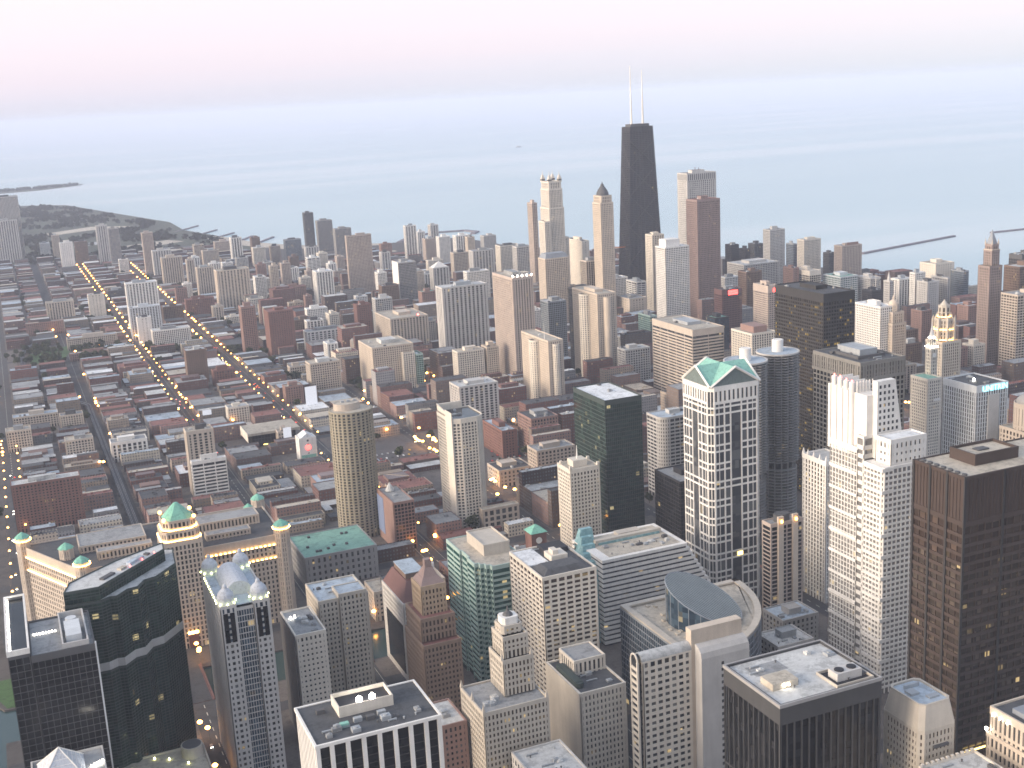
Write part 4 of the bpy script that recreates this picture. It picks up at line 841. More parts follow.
# oval tan tower and the cream curved one
def oval_tower():
    root = thing('round_tower', 'oval tan balconied apartment tower with a sand coloured roof left of centre', 'tower', 273, 1157); pl = circ(0, 0, 21.5, 28, 0, 19); w, g = MB(), MB()
    shell(w, g, pl, 0, 128, S('olive', 'g_dark', 4.2, 1.1, 2.9, 1.0, pj=1.0, cap=1.5, hz=True)); w.build('wall', 'olive', root); g.build('glazing', 'g_dark', root); flat_roof(root, off(pl, 1.3), 127.4, 'r_sand')
    w, g = MB(), MB(); shell(w, g, circ(-3, 3, 13, 20, 0, 10), 127, 134, S('olive', 'g_dark', 4, 2.2, 6, 1, base=2, cap=2)); o = w.build('penthouse', 'tan', root); g.build('penthouse_glazing', 'g_dark', o)
    b = MB(); b.prism(circ(-3, 3, 12, 20, 0, 9), 133.2, 133.7); b.build('penthouse_roof', 'r_sand', root); b = MB()
    for k in range(3): b.box(-8+k*6, 3, 133.6, -5+k*6, 6, 135.5)
    b.build('rooftop_unit', 'steel', root); block((250, 1140, 290, 1176, 128))
oval_tower()
def curved_cream_tower():
    root = thing(AT, 'slim cream tower with a rounded glassy corner and a swept up parapet left of centre', 'tower', 357, 1101); arc = [(22+12*math.sin(a), 12-12*math.cos(a)) for a in [R_(k*15) for k in range(7)]]
    pl = [(0, 3)] + [(8, 0)] + arc[1:] + [(34, 46), (0, 46)]; w, g = MB(), MB()
    shell(w, g, pl, 0, 116, S('cream', 'g_tan', 3.6, 1.3, 3.1, 1.2, cap=5)); w.build('wall', 'cream', root)
    b = MB(); b.box(-.7, 2, 0, -.02, 20, 122); b.build('blank_wall', 'cream', root); g.build('glazing', 'g_mid', root); flat_roof(root, off(pl, 1.2), 114.6, 'r_sand')
    b = MB(); n = 10
    for k in range(n): b.box(0, 3+k*4.3, 115, 1.2, 3+(k+1)*4.3, 117.5+k*.55)
    b.box(0, 44, 115, 26, 46, 122); b.build('swept_parapet', 'cream', root); roof_units(root, 5, 8, 28, 40, 114.6, 4, big=False); block((357, 1101, 391, 1147, 116))
curved_cream_tower()
def rounded_banded():
    root = thing(OT, 'banded office block with a rounded west corner behind the black glass box', 'tower', 575, 1085); arc = [(10-10*math.cos(a), 10-10*math.sin(a)) for a in [R_(k*15) for k in range(7)]]
    pl = arc + [(46, 0), (46, 30), (0, 30)]; w, g = MB(), MB(); shell(w, g, pl, 0, 88, S('palegrey', 'g_dark', 6, .8, 3.8, 1.7, hz=True)); w.build('wall', 'palegrey', root); g.build('glazing', 'g_dark', root); flat_roof(root, off(pl, 1), 87, 'r_blue'); roof_units(root, 8, 6, 40, 26, 87, 3); block((575, 1085, 621, 1115, 88))
rounded_banded()
# green roofed lattice tower
def lattice_tower():
    x, y, w_, d_, h = P['donn']; root = thing(OT, 'white stone latticed tower with green cross gabled roof and pediments', 'tower', x, y); c = 4.0; g = MB(); w = MB()
    pl = [(c, 0), (w_-c, 0), (w_, c), (w_, d_-c), (w_-c, d_), (c, d_), (0, d_-c), (0, c)]; g.prism(off(pl, .7), 0, h-1)
    n = 8
    def bar(i, f0, f1, z0, z1, d0=0.0):
        a, b_ = Vector(pl[i]), Vector(pl[(i+1) % n]); L = (b_-a).length; u = (b_-a)/L; q = a+u*(L*(f0+f1)/2); w.obox(q.x, q.y, u.x, u.y, L*(f1-f0)/2, d0, .9, z0, z1)
    H0 = [178.5] + [178.5-16-k*15.2 for k in range(11)]
    for i in (0, 2, 4, 6):
        for f in (.02, .235, .375, .625, .765, .98): bar(i, f-.013, f+.013, 0, h-13)
        for f in (.115, .50, .885):
            if f != .5: bar(i, f-.006, f+.006, 0, h-13, .3)
        for k, z in enumerate(H0[1:]):
            for dz in (0, 5.2):
                bar(i, 0, .375, z-.75+dz, z+.65+dz, .06); bar(i, .625, 1, z-.75+dz, z+.65+dz, .06)
                if k % 4 == 0: bar(i, .375, .625, z-.75+dz, z+.65+dz, .06)
        bar(i, 0, 1, h-14.5, h-12.3, -.05); bar(i, 0, 1, h-4, h, -.12)
        for k in range(11): bar(i, max(0, k/10-.025), min(1, k/10+.025), h-12.3, h-4)
    for i in (1, 3, 5, 7):
        for f in (.06, .5, .94): bar(i, f-.05, f+.05, 0, h-4, .1)
        for z in H0[1:]:
            for dz in (0, 5.2): bar(i, 0, 1, z-.75+dz, z+.65+dz, .16)
        bar(i, 0, 1, h-4, h, .02)
    w.build('wall', 'limestone' if False else 'white', root)
    g.build('glazing', 'g_grey', root)
    # pediments and the crossing gables
    rz = h+13.5; e = 1.0; cx, cy = w_/2, d_/2
    rf = MB()
    def gable(a, b_, apx, m): rf.add([a, b_, apx, m], [(0, 1, 3, 2)] ) if False else None
    Cn = (cx, cy, rz)
    S_, N_, W_, E_ = (cx, 1.5, rz), (cx, d_-1.5, rz), (1.5, cy, rz), (w_-1.5, cy, rz)
    sw, se, ne, nw = (1.5, 1.5, h-.5), (w_-1.5, 1.5, h-.5), (w_-1.5, d_-1.5, h-.5), (1.5, d_-1.5, h-.5)
    V = [sw, se, ne, nw, S_, E_, N_, W_, Cn]
    rf.add(V, [(0, 4, 8), (4, 1, 8), (1, 5, 8), (5, 2, 8), (2, 6, 8), (6, 3, 8), (3, 7, 8), (7, 0, 8)], 0); rf.build('roof', 'copper', root)
    pdm = MB(); tr = MB()
    for (a, b_, ap, nx, ny) in ((sw, se, S_, 0, -1), (se, ne, E_, 1, 0), (ne, nw, N_, 0, 1), (nw, sw, W_, -1, 0)):
        o = .9; A, B, C = [Vector((p_[0]+nx*o*0, p_[1]+ny*o*0, p_[2])) for p_ in (a, b_, ap)]
        pdm.add([tuple(A+Vector((nx*.2, ny*.2, 0))), tuple(B+Vector((nx*.2, ny*.2, 0))), tuple(C+Vector((nx*.2, ny*.2, -.5))), tuple(A), tuple(B), tuple(C)], [(0, 1, 2), (0, 3, 4, 1), (1, 4, 5, 2), (2, 5, 3, 0)])
        n_ = Vector((nx, ny, 0))
        tr.tube(A+n_*.6+Vector((0, 0, .2)), C+n_*.6+Vector((0, 0, .2)), 1.05, n=4); tr.tube(B+n_*.6+Vector((0, 0, .2)), C+n_*.6+Vector((0, 0, .2)), 1.05, n=4)
    pdm.build('pediment', 'r_glass', root); tr.build('raking_cornice', 'white', root)
    # the glass panels big enough to be told apart
    k_ = 0
    for i, zs in ((0, H0), (6, H0)):
        a, b_ = Vector(pl[i]), Vector(pl[i+1 if i < 7 else 0]); L = (b_-a).length; u = (b_-a)/L
        for z1, z0 in zip(H0, H0[1:]):
            for f0, f1 in ((.04, .215), (.255, .355), (.395, .605), (.645, .745), (.785, .96)):
                zt, zb_ = z1-1.3-(6 if z1 == H0[0] else 0), z0+6.2; q = a+u*(L*(f0+f1)/2)
                if zt-zb_ < 2 or k_ >= 100: continue
                b = MB(); b.obox(q.x, q.y, u.x, u.y, L*(f1-f0)/2, .62, .72, zb_, zt); b.build('window', 'pane_grey', root); k_ += 1
    b = MB(); b.tube((cx, 1, h-90), (cx, .2, h-90), .5); block((x, y, x+w_, y+d_, h))
    b = MB(); q = (w_*.52, -.3); b.box(w_*.50, -.5, 42, w_*.60, -.1, 45); b.build('lit_window', 'warm_sign', root)
lattice_tower()
# brown steel court tower
def rust_tower():
    x, y, w_, d_, h = P['daley']; root = thing(OT, 'massive rust brown steel tower with three wide bays at the right edge', 'tower', x, y); W2 = 84; w, g = MB(), MB(); cells = []
    pl = rect(0, 0, W2, d_); stl = S('corten', 'pane_brown', 5.2, .45, 5.55, 2.0, pj=.7, base=8, cap=3, hz=True)
    shell(w, g, pl, 0, h-26, stl, cells=cells); w.build('wall', 'corten', root); g.build('glazing', 'g_brown', root)
    b = MB(); b.prism(off(pl, .35), h-26.5, h-1)
    for k in range(32): b.box(1+k*2.6, -.05, h-26, 1.3+k*2.6, .4, h)
    for k in range(16): b.box(-.05, 1+k*2.6, h-26, .4, 1.3+k*2.6, h)
    b.ring(rect(-.1, -.1, W2+.1, d_+.1), rect(1, 1, W2-1, d_-1), h-2, h); b.build('mechanical_band', 'corten', root)
    b = MB()
    for px in (0, W2/3, 2*W2/3, W2): b.box(px-.7, -.5, 0, px+.7, .3, h)
    for py in (d_/3, 2*d_/3, d_): b.box(-.5, py-.7, 0, .3, py+.7, h)
    b.build('columns', 'bronze', root); flat_roof(root, rect(1, 1, W2-1, d_-1), h-.6, 'r_sand')
    b = MB(); b.ring(rect(20, 14, 52, 34), rect(21, 15, 51, 33), h-.6, h+6); b.build('roof_screen', 'corten', root); b = MB(); b.box(21, 15, h-.6, 51, 33, h+4.5); o = b.build('penthouse', 'r_sand', root); b = MB(); b.box(30, 22, h+4.5, 38, 27, h+5.3); b.build('roof_hatch', 'darkgrey', root)
    b = MB()
    for k in range(7): b.prism(circ(-0+3.2, 6+k*5.4-2, 1.5, 10), h-.6, h+.5)
    b.build('roof_vents', 'darkgrey', root); add_windows(root, cells, 'pane_brown'); block((x, y, x+W2, y+d_, h))
    b = MB()
    for zz in (22, 30): b.box(6, -1.0, zz, 26, -.95, zz+1.2)
    b.build('lobby_lights', 'warm_sign', root)
rust_tower()
# the white finned tower
def white_finned_tower():
    ox, oy = 487, 653; root = thing(OT, 'bright white stepped tower with tall rooftop fins right of centre', 'tower', ox, oy)
    def rc(x0, y0, x1, y1): return rect(x0-ox, y0-oy, x1-ox, y1-oy)
    w, g = MB(), MB(); cells = []
    sw = S('white', 'pane', 6.4, .8, 3.7, .9, cap=2, pj=.5)
    shell(w, g, rc(503, 690, 521, 720), 0, 167, S('white', 'g_pale', 3.4, .75, 3.7, .55, cap=2, pj=.5))
    for k in range(10): w.box(503-ox-.5, 690-oy, 163-k*16, 503-ox+.2, 720-oy, 165.2-k*16)     # bright belts on the west face
    sb = S('white', 'g_pale', 20, 1.2, 6.2, 3.0, cap=2, hz=True); shell(w, g, rc(503.5, 684, 523, 692), 0, 176, sb)
    mid = S('white', 'pane_grey', 3.7, 2.2, 4.9, 3.0, cap=3, pj=.6); shell(w, g, rc(503.5, 657, 533.5, 672), 0, 180, mid, cells=cells)
    low = [(x_-ox, y_-oy) for x_, y_ in ((491, 654), (489, 655), (487.5, 657), (487.5, 672), (503.4, 672), (503.4, 690), (526, 690), (526, 654))][::-1]
    low = [(0.5+1, 1), (38, 1), (38, 30), (16, 30), (16, 19), (.5, 19), (.5, 4)]
    shell(w, g, [(9, .5), (38.5, .5), (38.5, 20), (7.5, 20), (7.5, 2.5)], 0, 163, S('white', 'g_pale', 3.6, .9, 3.8, 1.5, cap=2, pj=.5, hz=True))
    for k in range(10): w.box(6.9, .2, 160-k*15.2, 16, 19, 162.4-k*15.2)
    w.build('wall', 'white', root); g.build('glazing', 'g_pale', root); add_windows(root, cells, 'pane_grey', 60)
    b = MB(); b.box(18.6, 698.5-oy, 160, 33, 719.5-oy, 206); b.box(19, 684.5-oy, 160, 31, 698.4-oy, 204); b.build('crown_wall', 'white', root)
    flat_roof(root, rc(504.3, 657.8, 532.7, 671.2), 179.2, 'r_white')
    for k, (yy, hh) in enumerate(((718.5, 212), (712, 212), (705.5, 211), (699.5, 211))):
        b = MB(); yv = yy-oy; b.prism(circ(18.2, yv, 1.9, 12), 160, hh); b.box(18.2, yv-.5, 160, 34, yv+.5, hh-1); b.box(16.2, yv+1.7, 160, 18, yv+4.2, hh-24 if False else hh-6) ; o = b.build('fin', 'white', root)
        b = MB(); b.lathe(18.2, yv, [(.2, hh), (.55, hh+.4), (.55, hh+1.1), (.2, hh+1.5)], 8); b.build('aviation_light', 'lamp_red', o)
    b = MB()                                     # open lattice between the last fin and the sloped wall
    for k in range(12): b.box(19, 695.4-oy, 172+k*3.3, 33, 696-oy, 172.5+k*3.3)
    for k in range(6): b.box(19.5+k*2.6, 695.3-oy, 168, 19.9+k*2.6, 696.1-oy, 212)
    b.build('lattice_screen', 'white', root)
    b = MB()                                     # windowed wall with a raking east edge
    x0, x1, x2, z0, z1 = 24, 36, 48, 160, 214; yq = 680-oy
    b.add([(x0, yq, z0), (x2, yq, z0), (x1+3, yq, z1), (x0, yq, z1), (x0, yq+5, z0), (x2, yq+5, z0), (x1+3, yq+5, z1), (x0, yq+5, z1)], [(0, 1, 2, 3), (1, 5, 6, 2), (2, 6, 7, 3), (3, 7, 4, 0), (5, 4, 7, 6)])
    o = b.build('raking_fin', 'white', root)
    for k in range(11):
        for j in range(6):
            px = x0+2.5+j*3.6; pz = z0+7+k*4.3
            if px < x2-2.5-(x2-x1-3)*(pz+2-z0)/(z1-z0): b = MB(); b.box(px-.8, yq-.08, pz-1.1, px+.8, yq+.3, pz+1.1); b.build('window', 'g_dark', o)
    block((487, 653, 541, 720, 175))
white_finned_tower()
T(OT, 'slim white ribbed tower with a ragged stone crest left of the white finned tower', 'thinwh', S('white', 'g_brown', 3.8, 1.9, 3.6, .8, cap=4, pj=.6), 'r_pale', pent=False, units=0)
_r = [o for o in bpy.data.objects if o.get('label', '').startswith('slim white ribbed tower')][0]; x, y, w_, d_, h = P['thinwh']; b = MB()
for px in (0, w_/3, 2*w_/3, w_-2): b.cone(rect(px, -.1, px+2, 1.9), h-.02, (px+1, .9, h+5))
for py in (d_/4, d_/2, 3*d_/4, d_-2): b.cone(rect(-.1, py, 1.9, py+2), h-.02, (.9, py+1, h+5))
b.build('stone_crest', 'white', _r)
def lamp_piers():
    root = thing(OT, 'pinkish block with two stone piers lit by amber lamps below the round corncob tower', 'tower', 499, 786); w, g = MB(), MB(); shell(w, g, rect(0, 0, 30, 12), 0, 82, S('rosebrick', 'g_black', 15, 1.2, 3.4, .9, cap=3, hz=True)); w.build('wall', 'pinktan', root); g.build('glazing', 'g_black', root)
    for px in (8.5, 22):
        b = MB(); b.box(px-2.4, -1.6, 0, px+2.4, .5, 87); o = b.build('pier', 'warmtan', root); b = MB(); b.lathe(px, -2.4, [(.3, 82), (.9, 82.6), (.9, 84), (.3, 84.6)], 8); b.build('lamp', 'lamp_amber', o)
    flat_roof(root, rect(1, 1, 29, 11), 81, 'r_grey'); b = MB(); b.prism(circ(14, 6, 7, 12, 0, 4.5), 81, 87); b.build('penthouse', 'darkgrey', root); block((499, 786, 529, 798, 82))
lamp_piers()
# ---------------------------------------------------------------- foreground
def market_hall():
    root = thing('market_hall', 'vast tan stone market hall with gold lit cornices and green corner caps', 'market hall', 0, 0); stl = S('tan', 'g_mid', 3.4, 1.9, 4.2, 1.5, pj=.5, cap=9); w, g = MB(), MB()
    body = [(6, 985), (163, 985), (163, 1072), (-36, 1072)]; shell(w, g, body, 0, 76, stl); w.build('wall', 'tan', root); g.build('glazing', 'g_dark', root); flat_roof(root, off(body, 1.2), 75, 'r_dark')
    def strip(a, b_, z, out):
        a, b_ = Vector(a), Vector(b_); L = (b_-a).length; u = (b_-a)/L; m_ = MB(); led = MB()
        led.obox((a.x+b_.x)/2, (a.y+b_.y)/2, u.x, u.y, L/2, -1.3, 0.2, z-.9, z-.3); led.build('cornice', 'tan', root)
        n_ = int(L/3.4)
        for k in range(n_): q = a+u*((k+.5)*L/n_); m_.obox(q.x, q.y, u.x, u.y, .8, -1.1, -.4, z-.28, z+.5)
        m_.build('cornice_lights', 'lamp_gold', root)
    for z in (57, 68): strip((-34, 1068), (5.2, 987), z, 1); strip((9, 985), (63, 985), z, 1); strip((99, 985), (160, 985), z, 1)
    def turret(cx, cy, r, zt, lit=True, zb=0):
        pl = circ(cx, cy, r, 8, R_(22.5)); w, g = MB(), MB(); shell(w, g, pl, zb, zt, S('tan', 'g_dark', 3, 1.3, 4.2, 1.2, pj=.4, base=3, cap=2)); o = w.build('turret', 'tan', root); g.build('turret_glazing', 'g_dark', o)
        b = MB(); b.lathe(cx, cy, [(r+.4, zt-.3), (r*.75, zt+1.6), (.3, zt+4.2)], 8); b.build('copper_cap', 'copper_pale', o)
        if lit: b = MB(); b.ring(circ(cx, cy, r+1.1, 8, R_(22.5)), circ(cx, cy, r+.5, 8, R_(22.5)), zt-2.6, zt-2.1); b.build('turret_lights', 'lamp_gold', o)
    turret(7, 984, 6, 84); turret(-33, 1068, 6, 84); turret(162, 986, 6.5, 84); turret(160, 1070, 6, 82, False); turret(-2, 1022, 6, 84, False, 74); turret(148, 1050, 5, 81, False, 74)
    w, g = MB(), MB()                             # raised roof sheds
    shell(w, g, rect(20, 1003, 62, 1013), 74.8, 82, S('tan', 'g_dark', 3, 1.6, 5, 1, base=1, cap=1.5)); shell(w, g, rect(72, 1024, 152, 1046), 74.8, 83, S('tan', 'g_dark', 3, 1.6, 5, 1, base=1, cap=1.5)); shell(w, g, rect(104, 1001, 140, 1012), 74.8, 80, S('tan', 'g_dark', 3, 1.6, 5, 1, base=1, cap=1.5)); shell(w, g, rect(8, 1026, 60, 1060), 74.8, 81, S('tan', 'g_dark', 3, 1.6, 5, 1, base=1, cap=1.5))
    o = w.build('roof_shed', 'tan', root); g.build('shed_glazing', 'g_dark', o); b = MB(); 
    for r_, z in ((rect(21, 1004, 61, 1012), 81.2), (rect(73, 1025, 151, 1045), 82.2), (rect(105, 1002, 139, 1011), 79.2), (rect(9, 1027, 59, 1059), 80.2)): b.prism(r_, z, z+.4)
    b.build('shed_roof', 'r_grey', o)
    # central tower
    w, g = MB(), MB(); t0 = S('tan', 'g_dark', 3, 1.5, 4.0, 1.2, pj=.5, cap=4); c = 5
    oct_ = lambda x0, y0, x1, y1, c: [(x0+c, y0), (x1-c, y0), (x1, y0+c), (x1, y1-c), (x1-c, y1), (x0+c, y1), (x0, y1-c), (x0, y0+c)]
    shell(w, g, rect(66, 971, 97, 1001), 0, 90, t0); shell(w, g, oct_(66.6, 971.6, 96.4, 1000.4, 4), 90, 98, S('tan', 'g_dark', 3, 1.3, 5, 1, base=2, cap=2)); shell(w, g, oct_(68.5, 973.5, 94.5, 998.5, 5), 98, 106, S('tan', 'g_dark', 3, 1.3, 5, 1, base=2, cap=2))
    o = w.build('tower', 'tan', root); g.build('tower_glazing', 'g_dark', o); b = MB(); b.loft(oct_(70, 975, 93, 997, 5), 105.5, oct_(80, 984.5, 83, 987.5, 1), 117); b.build('pyramid_roof', 'copper_pale', o)
    b = MB()
    for x0, y0, x1, y1, c, z in ((66, 971, 97, 1001, 4.2, 90.3), (68, 973, 95, 999, 5, 98.4)):
        b.ring(oct_(x0-.2, y0-.2, x1+.2, y1+.2, c), oct_(x0+.5, y0+.5, x1-.5, y1-.5, c), z, z+.6)
    b.build('tower_lights', 'lamp_gold', o); b = MB()
    for px, py in ((70, 975), (93, 975), (70, 997), (93, 997)): b.lathe(px, py, [(.4, 105.8), (1.4, 106.6), (1.4, 108), (.4, 108.8)], 8)
    b.build('corner_lamps', 'lamp_amber', o); b = MB(); b.box(78, 970.6, .2, 86, 970.95, 11); b.build('door', 'maroon', root); b = MB(); b.box(78, 970.2, 12, 86, 970.9, 14); b.build('entrance_light', 'lamp_gold', root)
    block((0, 985, 163, 1072, 76)); block((66, 971, 97, 1001, 96))
market_hall()
def annex():
    root = thing('market_annex', 'dark low hall with a pale green roof right of the market hall', 'hall', 190, 1040); w, g = MB(), MB(); shell(w, g, rect(0, 0, 66, 62), 0, 30, S('darkgrey', 'g_dark', 5, 3, 5, 2.6)); w.build('wall', 'midgrey', root); g.build('glazing', 'g_dark', root); flat_roof(root, rect(1, 1, 65, 61), 29.4, 'r_green'); rg = random.Random(4)
    for k in range(9): px, py = rg.uniform(6, 54), rg.uniform(6, 54); b = MB(); b.box(px-1.2, py-1.2, 29.3, px+1.2, py+1.2, 31); b.build('rooftop_unit', 'darkgrey', root)
    block((190, 1040, 256, 1102, 30))
annex()
def dark_faceted_tower():
    root = thing(OT, 'dark green black glass tower with faceted front and a silver louvre belt', 'tower', 0, 745); stl = S('black', 'g_green', 2.4, .16, 1.95, .55, pj=.22, cap=1.6, base=3); w, g, lv = MB(), MB(), MB()
    low = [(-12, 747), (8, 746), (13, 749), (17, 748), (24, 756), (30, 757), (35, 766), (42, 768), (56, 785), (58, 812), (52, 815), (20, 793), (-8, 765)]; low = [(x, y-745) for x, y in low]
    up = [(-12, 747.6), (8, 746.8), (51, 792), (52, 806), (20, 787), (-8, 763)]; up = [(x, y-745) for x, y in up]
    shell(w, g, low, 0, 97, stl); shell(w, g, low, 102, 141, stl); shell(w, g, off(up, .2), 141, 149, stl); lv.prism(off(low, .1), 97, 102)
    for k in range(4): lv.prism(off(low, -.12), 97.4+k*1.2, 98+k*1.2)
    w.build('wall', 'darkgreen', root); g.build('glazing', 'g_green', root); lv.build('louvre_belt', 'palegrey', root); flat_roof(root, off(low, .6), 140.6, 'r_pale'); flat_roof(root, off(up, 1), 148.4, 'r_pale', 'upper_roof')
    for a, b_, mm in ((.18, .34, 'darkgrey'), (.42, .5, 'r_sand'), (.55, .75, 'r_blue'), (.8, .84, 'darkgrey')):
        p0 = Vector((2, 7)); p1 = Vector((48, 54)); u = (p1-p0).normalized(); q = p0.lerp(p1, (a+b_)/2); b = MB(); b.obox(q.x, q.y-2, u.x, u.y, (p1-p0).length*(b_-a)/2, -1.6, 1.6, 148.3, 149.5 if mm != 'r_blue' else 150); b.build('rooftop_unit', mm, root)
    b = MB()
    for f in (.5, .68, .86): q = Vector((4, 5)).lerp(Vector((49, 51)), f); b.lathe(q.x+1.5, q.y-.6, [(.1, 148.4), (.3, 148.8), (.3, 149.2), (.1, 149.5)], 6)
    b.build('aviation_light', 'lamp_red', root); block((-5, 750, 50, 805, 141))
dark_faceted_tower()
def dark_framed_tower():
    root = thing(OT, 'dark gridded office tower with a lamp lit roof frame at the lower left', 'tower', -43, 688); stl = S('darkgrey', 'g_dark', 3.1, .28, 3.9, .35, pj=.3, cap=4); w, g = MB(), MB(); shell(w, g, rect(10.5, 0, 43, 50), 0, 140, stl); shell(w, g, rect(-.5, 0, 10.2, 82), 0, 144, stl); w.build('wall', 'darkgrey', root); g.build('glazing', 'g_black', root)
    flat_roof(root, rect(11, .6, 42.4, 49.4), 139, 'r_grey'); flat_roof(root, rect(0, .6, 9.6, 81), 142.6, 'r_dark', 'frame_roof'); b = MB(); b.ring(rect(-.9, -.4, 10.5, 82.4), rect(.1, .6, 9.5, 81.4), 142, 145); b.build('roof_frame', 'white', root); b = MB()
    for k in range(20): b.lathe(.9, 1.5+k*4.1, [(.15, 142.6), (.42, 143), (.42, 143.8), (.15, 144.2)], 6)
    for k in range(4): b.lathe(2+k*2.2, .9, [(.15, 142.6), (.5, 143), (.5, 143.8), (.15, 144.2)], 6)
    b.build('frame_lamps', 'lamp_white', root); b = MB(); b.ring(rect(26.6, 2, 40, 48), rect(27.4, 2.8, 39.2, 47.2), 139, 142.4); b.build('roof_screen', 'palegrey', root); b = MB(); b.box(29, 8, 139, 37, 30, 144); b.lathe(33, 36, [(3, 139), (3, 143)], 14); b.build('penthouse', 'bluewhite', root)
    b = MB(); b.box(42.7, -.5, 0, 43.5, .6, 141); b.build('corner_edge', 'bluewhite', root); b = MB(); b.box(33, -.3, 58, 43, .1, 61); b.build('canopy', 'palegrey', root)
    b = MB()
    for k in range(8): b.lathe(13+k*1.6, 30, [(.1, 139), (.3, 139.3), (.3, 139.8), (.1, 140)], 6)
    b.build('roof_lamps', 'lamp_white', root); block((-43, 688, 0, 738, 140))
dark_framed_tower()
def four_domed_tower():
    ox, oy = 73.5, 741; root = thing(OT, 'grey granite tower with four white corner domes and yellow green lamps', 'tower', ox, oy); Wd, Dp, h = 30, 70, 124; w, g = MB(), MB(); cells = []
    stl = S('bluewhite', 'pane', 3.0, 1.5, 3.8, 1.7, pj=.5, cap=2); shell(w, g, rect(0, 0, 10, Dp), 0, h, stl, cells=cells); shell(w, g, rect(20, 0, Wd, Dp), 0, h, stl, cells=cells); shell(w, g, rect(9.5, 1.2, 20.5, Dp-1.2), 0, h-3, S('steel', 'g_blue', 1.6, .3, 3.8, .5, pj=.4, cap=2))
    w.build('wall', 'palegrey', root); g.build('glazing', 'g_blue', root); add_windows(root, [c for c in cells if c[0] < h-24], 'pane'); flat_roof(root, rect(1, 1, Wd-1, Dp-1), h-.8, 'r_blue')
    b = MB()
    for px in (1.6, 5.6, 21.6, 25.6): b.box(px, -.18, h-24, px+2.8, .3, h-5)
    b.build('tall_slot_windows', 'g_black0', root)
    for px, py in ((5, 6), (25, 6), (5, 63), (25, 63)):
        b = MB(); b.prism(circ(px, py, 5.4, 8, R_(22.5)), h-1, h+4); b.lathe(px, py, [(5.2, h+4), (4.6, h+6), (2.9, h+8), (1.5, h+9), (1.3, h+10.6), (.2, h+11.8)], 16); o = b.build('corner_dome', 'dome_white', root)
        b = MB()
        for k in range(8): a = R_(45*k); b.lathe(px+5.9*math.cos(a), py+5.9*math.sin(a), [(.1, h), (.4, h+.3), (.4, h+.9), (.1, h+1.2)], 6)
        b.build('dome_lamps', 'lamp_lime', o)
    b = MB(); n_ = 12
    for k in range(n_): pass
    prof = [(15+8.5*math.cos(math.pi*k/12), h-.9+9*math.sin(math.pi*k/12)) for k in range(13)]
    vs = [(x, yy, z) for yy in (16, 52) for x, z in prof]; b.add(vs, [(k, k+1, 13+k+1, 13+k) for k in range(12)]+[tuple(range(12, -1, -1)), tuple(range(13, 26))]); b.build('barrel_roof', 'dome_white', root, smooth=False)
    b = MB()
    for k in range(9): b.lathe(-.5, 12+k*5, [(.1, h-.5), (.35, h-.2), (.35, h+.4), (.1, h+.7)], 6)
    b.build('edge_lamps', 'lamp_lime', root); block((ox, oy, ox+Wd, oy+Dp, h))
four_domed_tower()
def glass_pyramid():
    root = thing('glass_pyramid_building', 'building top with a pale glass pyramid at the bottom left edge', 'tower', -40, 640); w, g = MB(), MB(); shell(w, g, rect(0, 0, 36, 34), 0, 88, S('palegrey', 'g_dark', 4, 1.8, 3.8, 1.5)); w.build('wall', 'palegrey', root); g.build('glazing', 'g_dark', root); flat_roof(root, rect(1, 1, 35, 33), 87, 'r_grey')
    b = MB(); b.cone(rect(3, 3, 26, 30), 87.5, (14.5, 17, 101)); o = b.build('glass_pyramid', 'dome_white', root); e = MB()
    for a in ((3, 3), (26, 3), (26, 30), (3, 30)): e.tube((*a, 87.6), (14.5, 17, 101.1), .35, n=5)
    for k in range(1, 6):
        f = k/6; z = 87.5+13.5*f; q = [(3+11.5*f, 3+14*f), (26-11.5*f, 3+14*f), (26-11.5*f, 30-13*f), (3+11.5*f, 30-13*f)]
        for i in range(4): e.tube((*q[i], z), (*q[(i+1) % 4], z), .16, n=4)
    e.build('glazing_bars', 'white', o); b = MB()
    for k in range(5): b.lathe(29+k*1.4, 14+k*.8, [(.1, 87), (.5, 87.5), (.5, 88.3), (.1, 88.8)], 6)
    b.build('roof_lamps', 'lamp_white', root); block((-40, 640, -4, 674, 90))
glass_pyramid()
def low_cream_roof():
    root = thing('office_block', 'low block with a broad cream roof and a round drum at the bottom left', 'building', 4, 690); w, g = MB(), MB(); shell(w, g, rect(0, 0, 52, 62), 0, 34, S('limestone', 'g_dark', 4.5, 2.2, 4, 1.8)); w.build('wall', 'limestone', root); g.build('glazing', 'g_dark', root); flat_roof(root, rect(1, 1, 51, 61), 33, 'r_sand'); b = MB(); b.lathe(44, 52, [(6.5, 33), (6.5, 40)], 24); o = b.build('roof_drum', 'limestone', root); b = MB(); b.lathe(44, 52, [(5.6, 40), (5.6, 40.4)], 24); b.build('drum_roof', 'darkgrey', o)
    b = MB()
    for px, py in ((8, 50), (22, 57), (30, 52), (40, 42)): b.lathe(px, py, [(.15, 33), (.5, 33.4), (.5, 34.2), (.15, 34.6)], 6)
    b.build('roof_lamps', 'lamp_lime', root); block((4, 690, 56, 752, 34))
low_cream_roof()
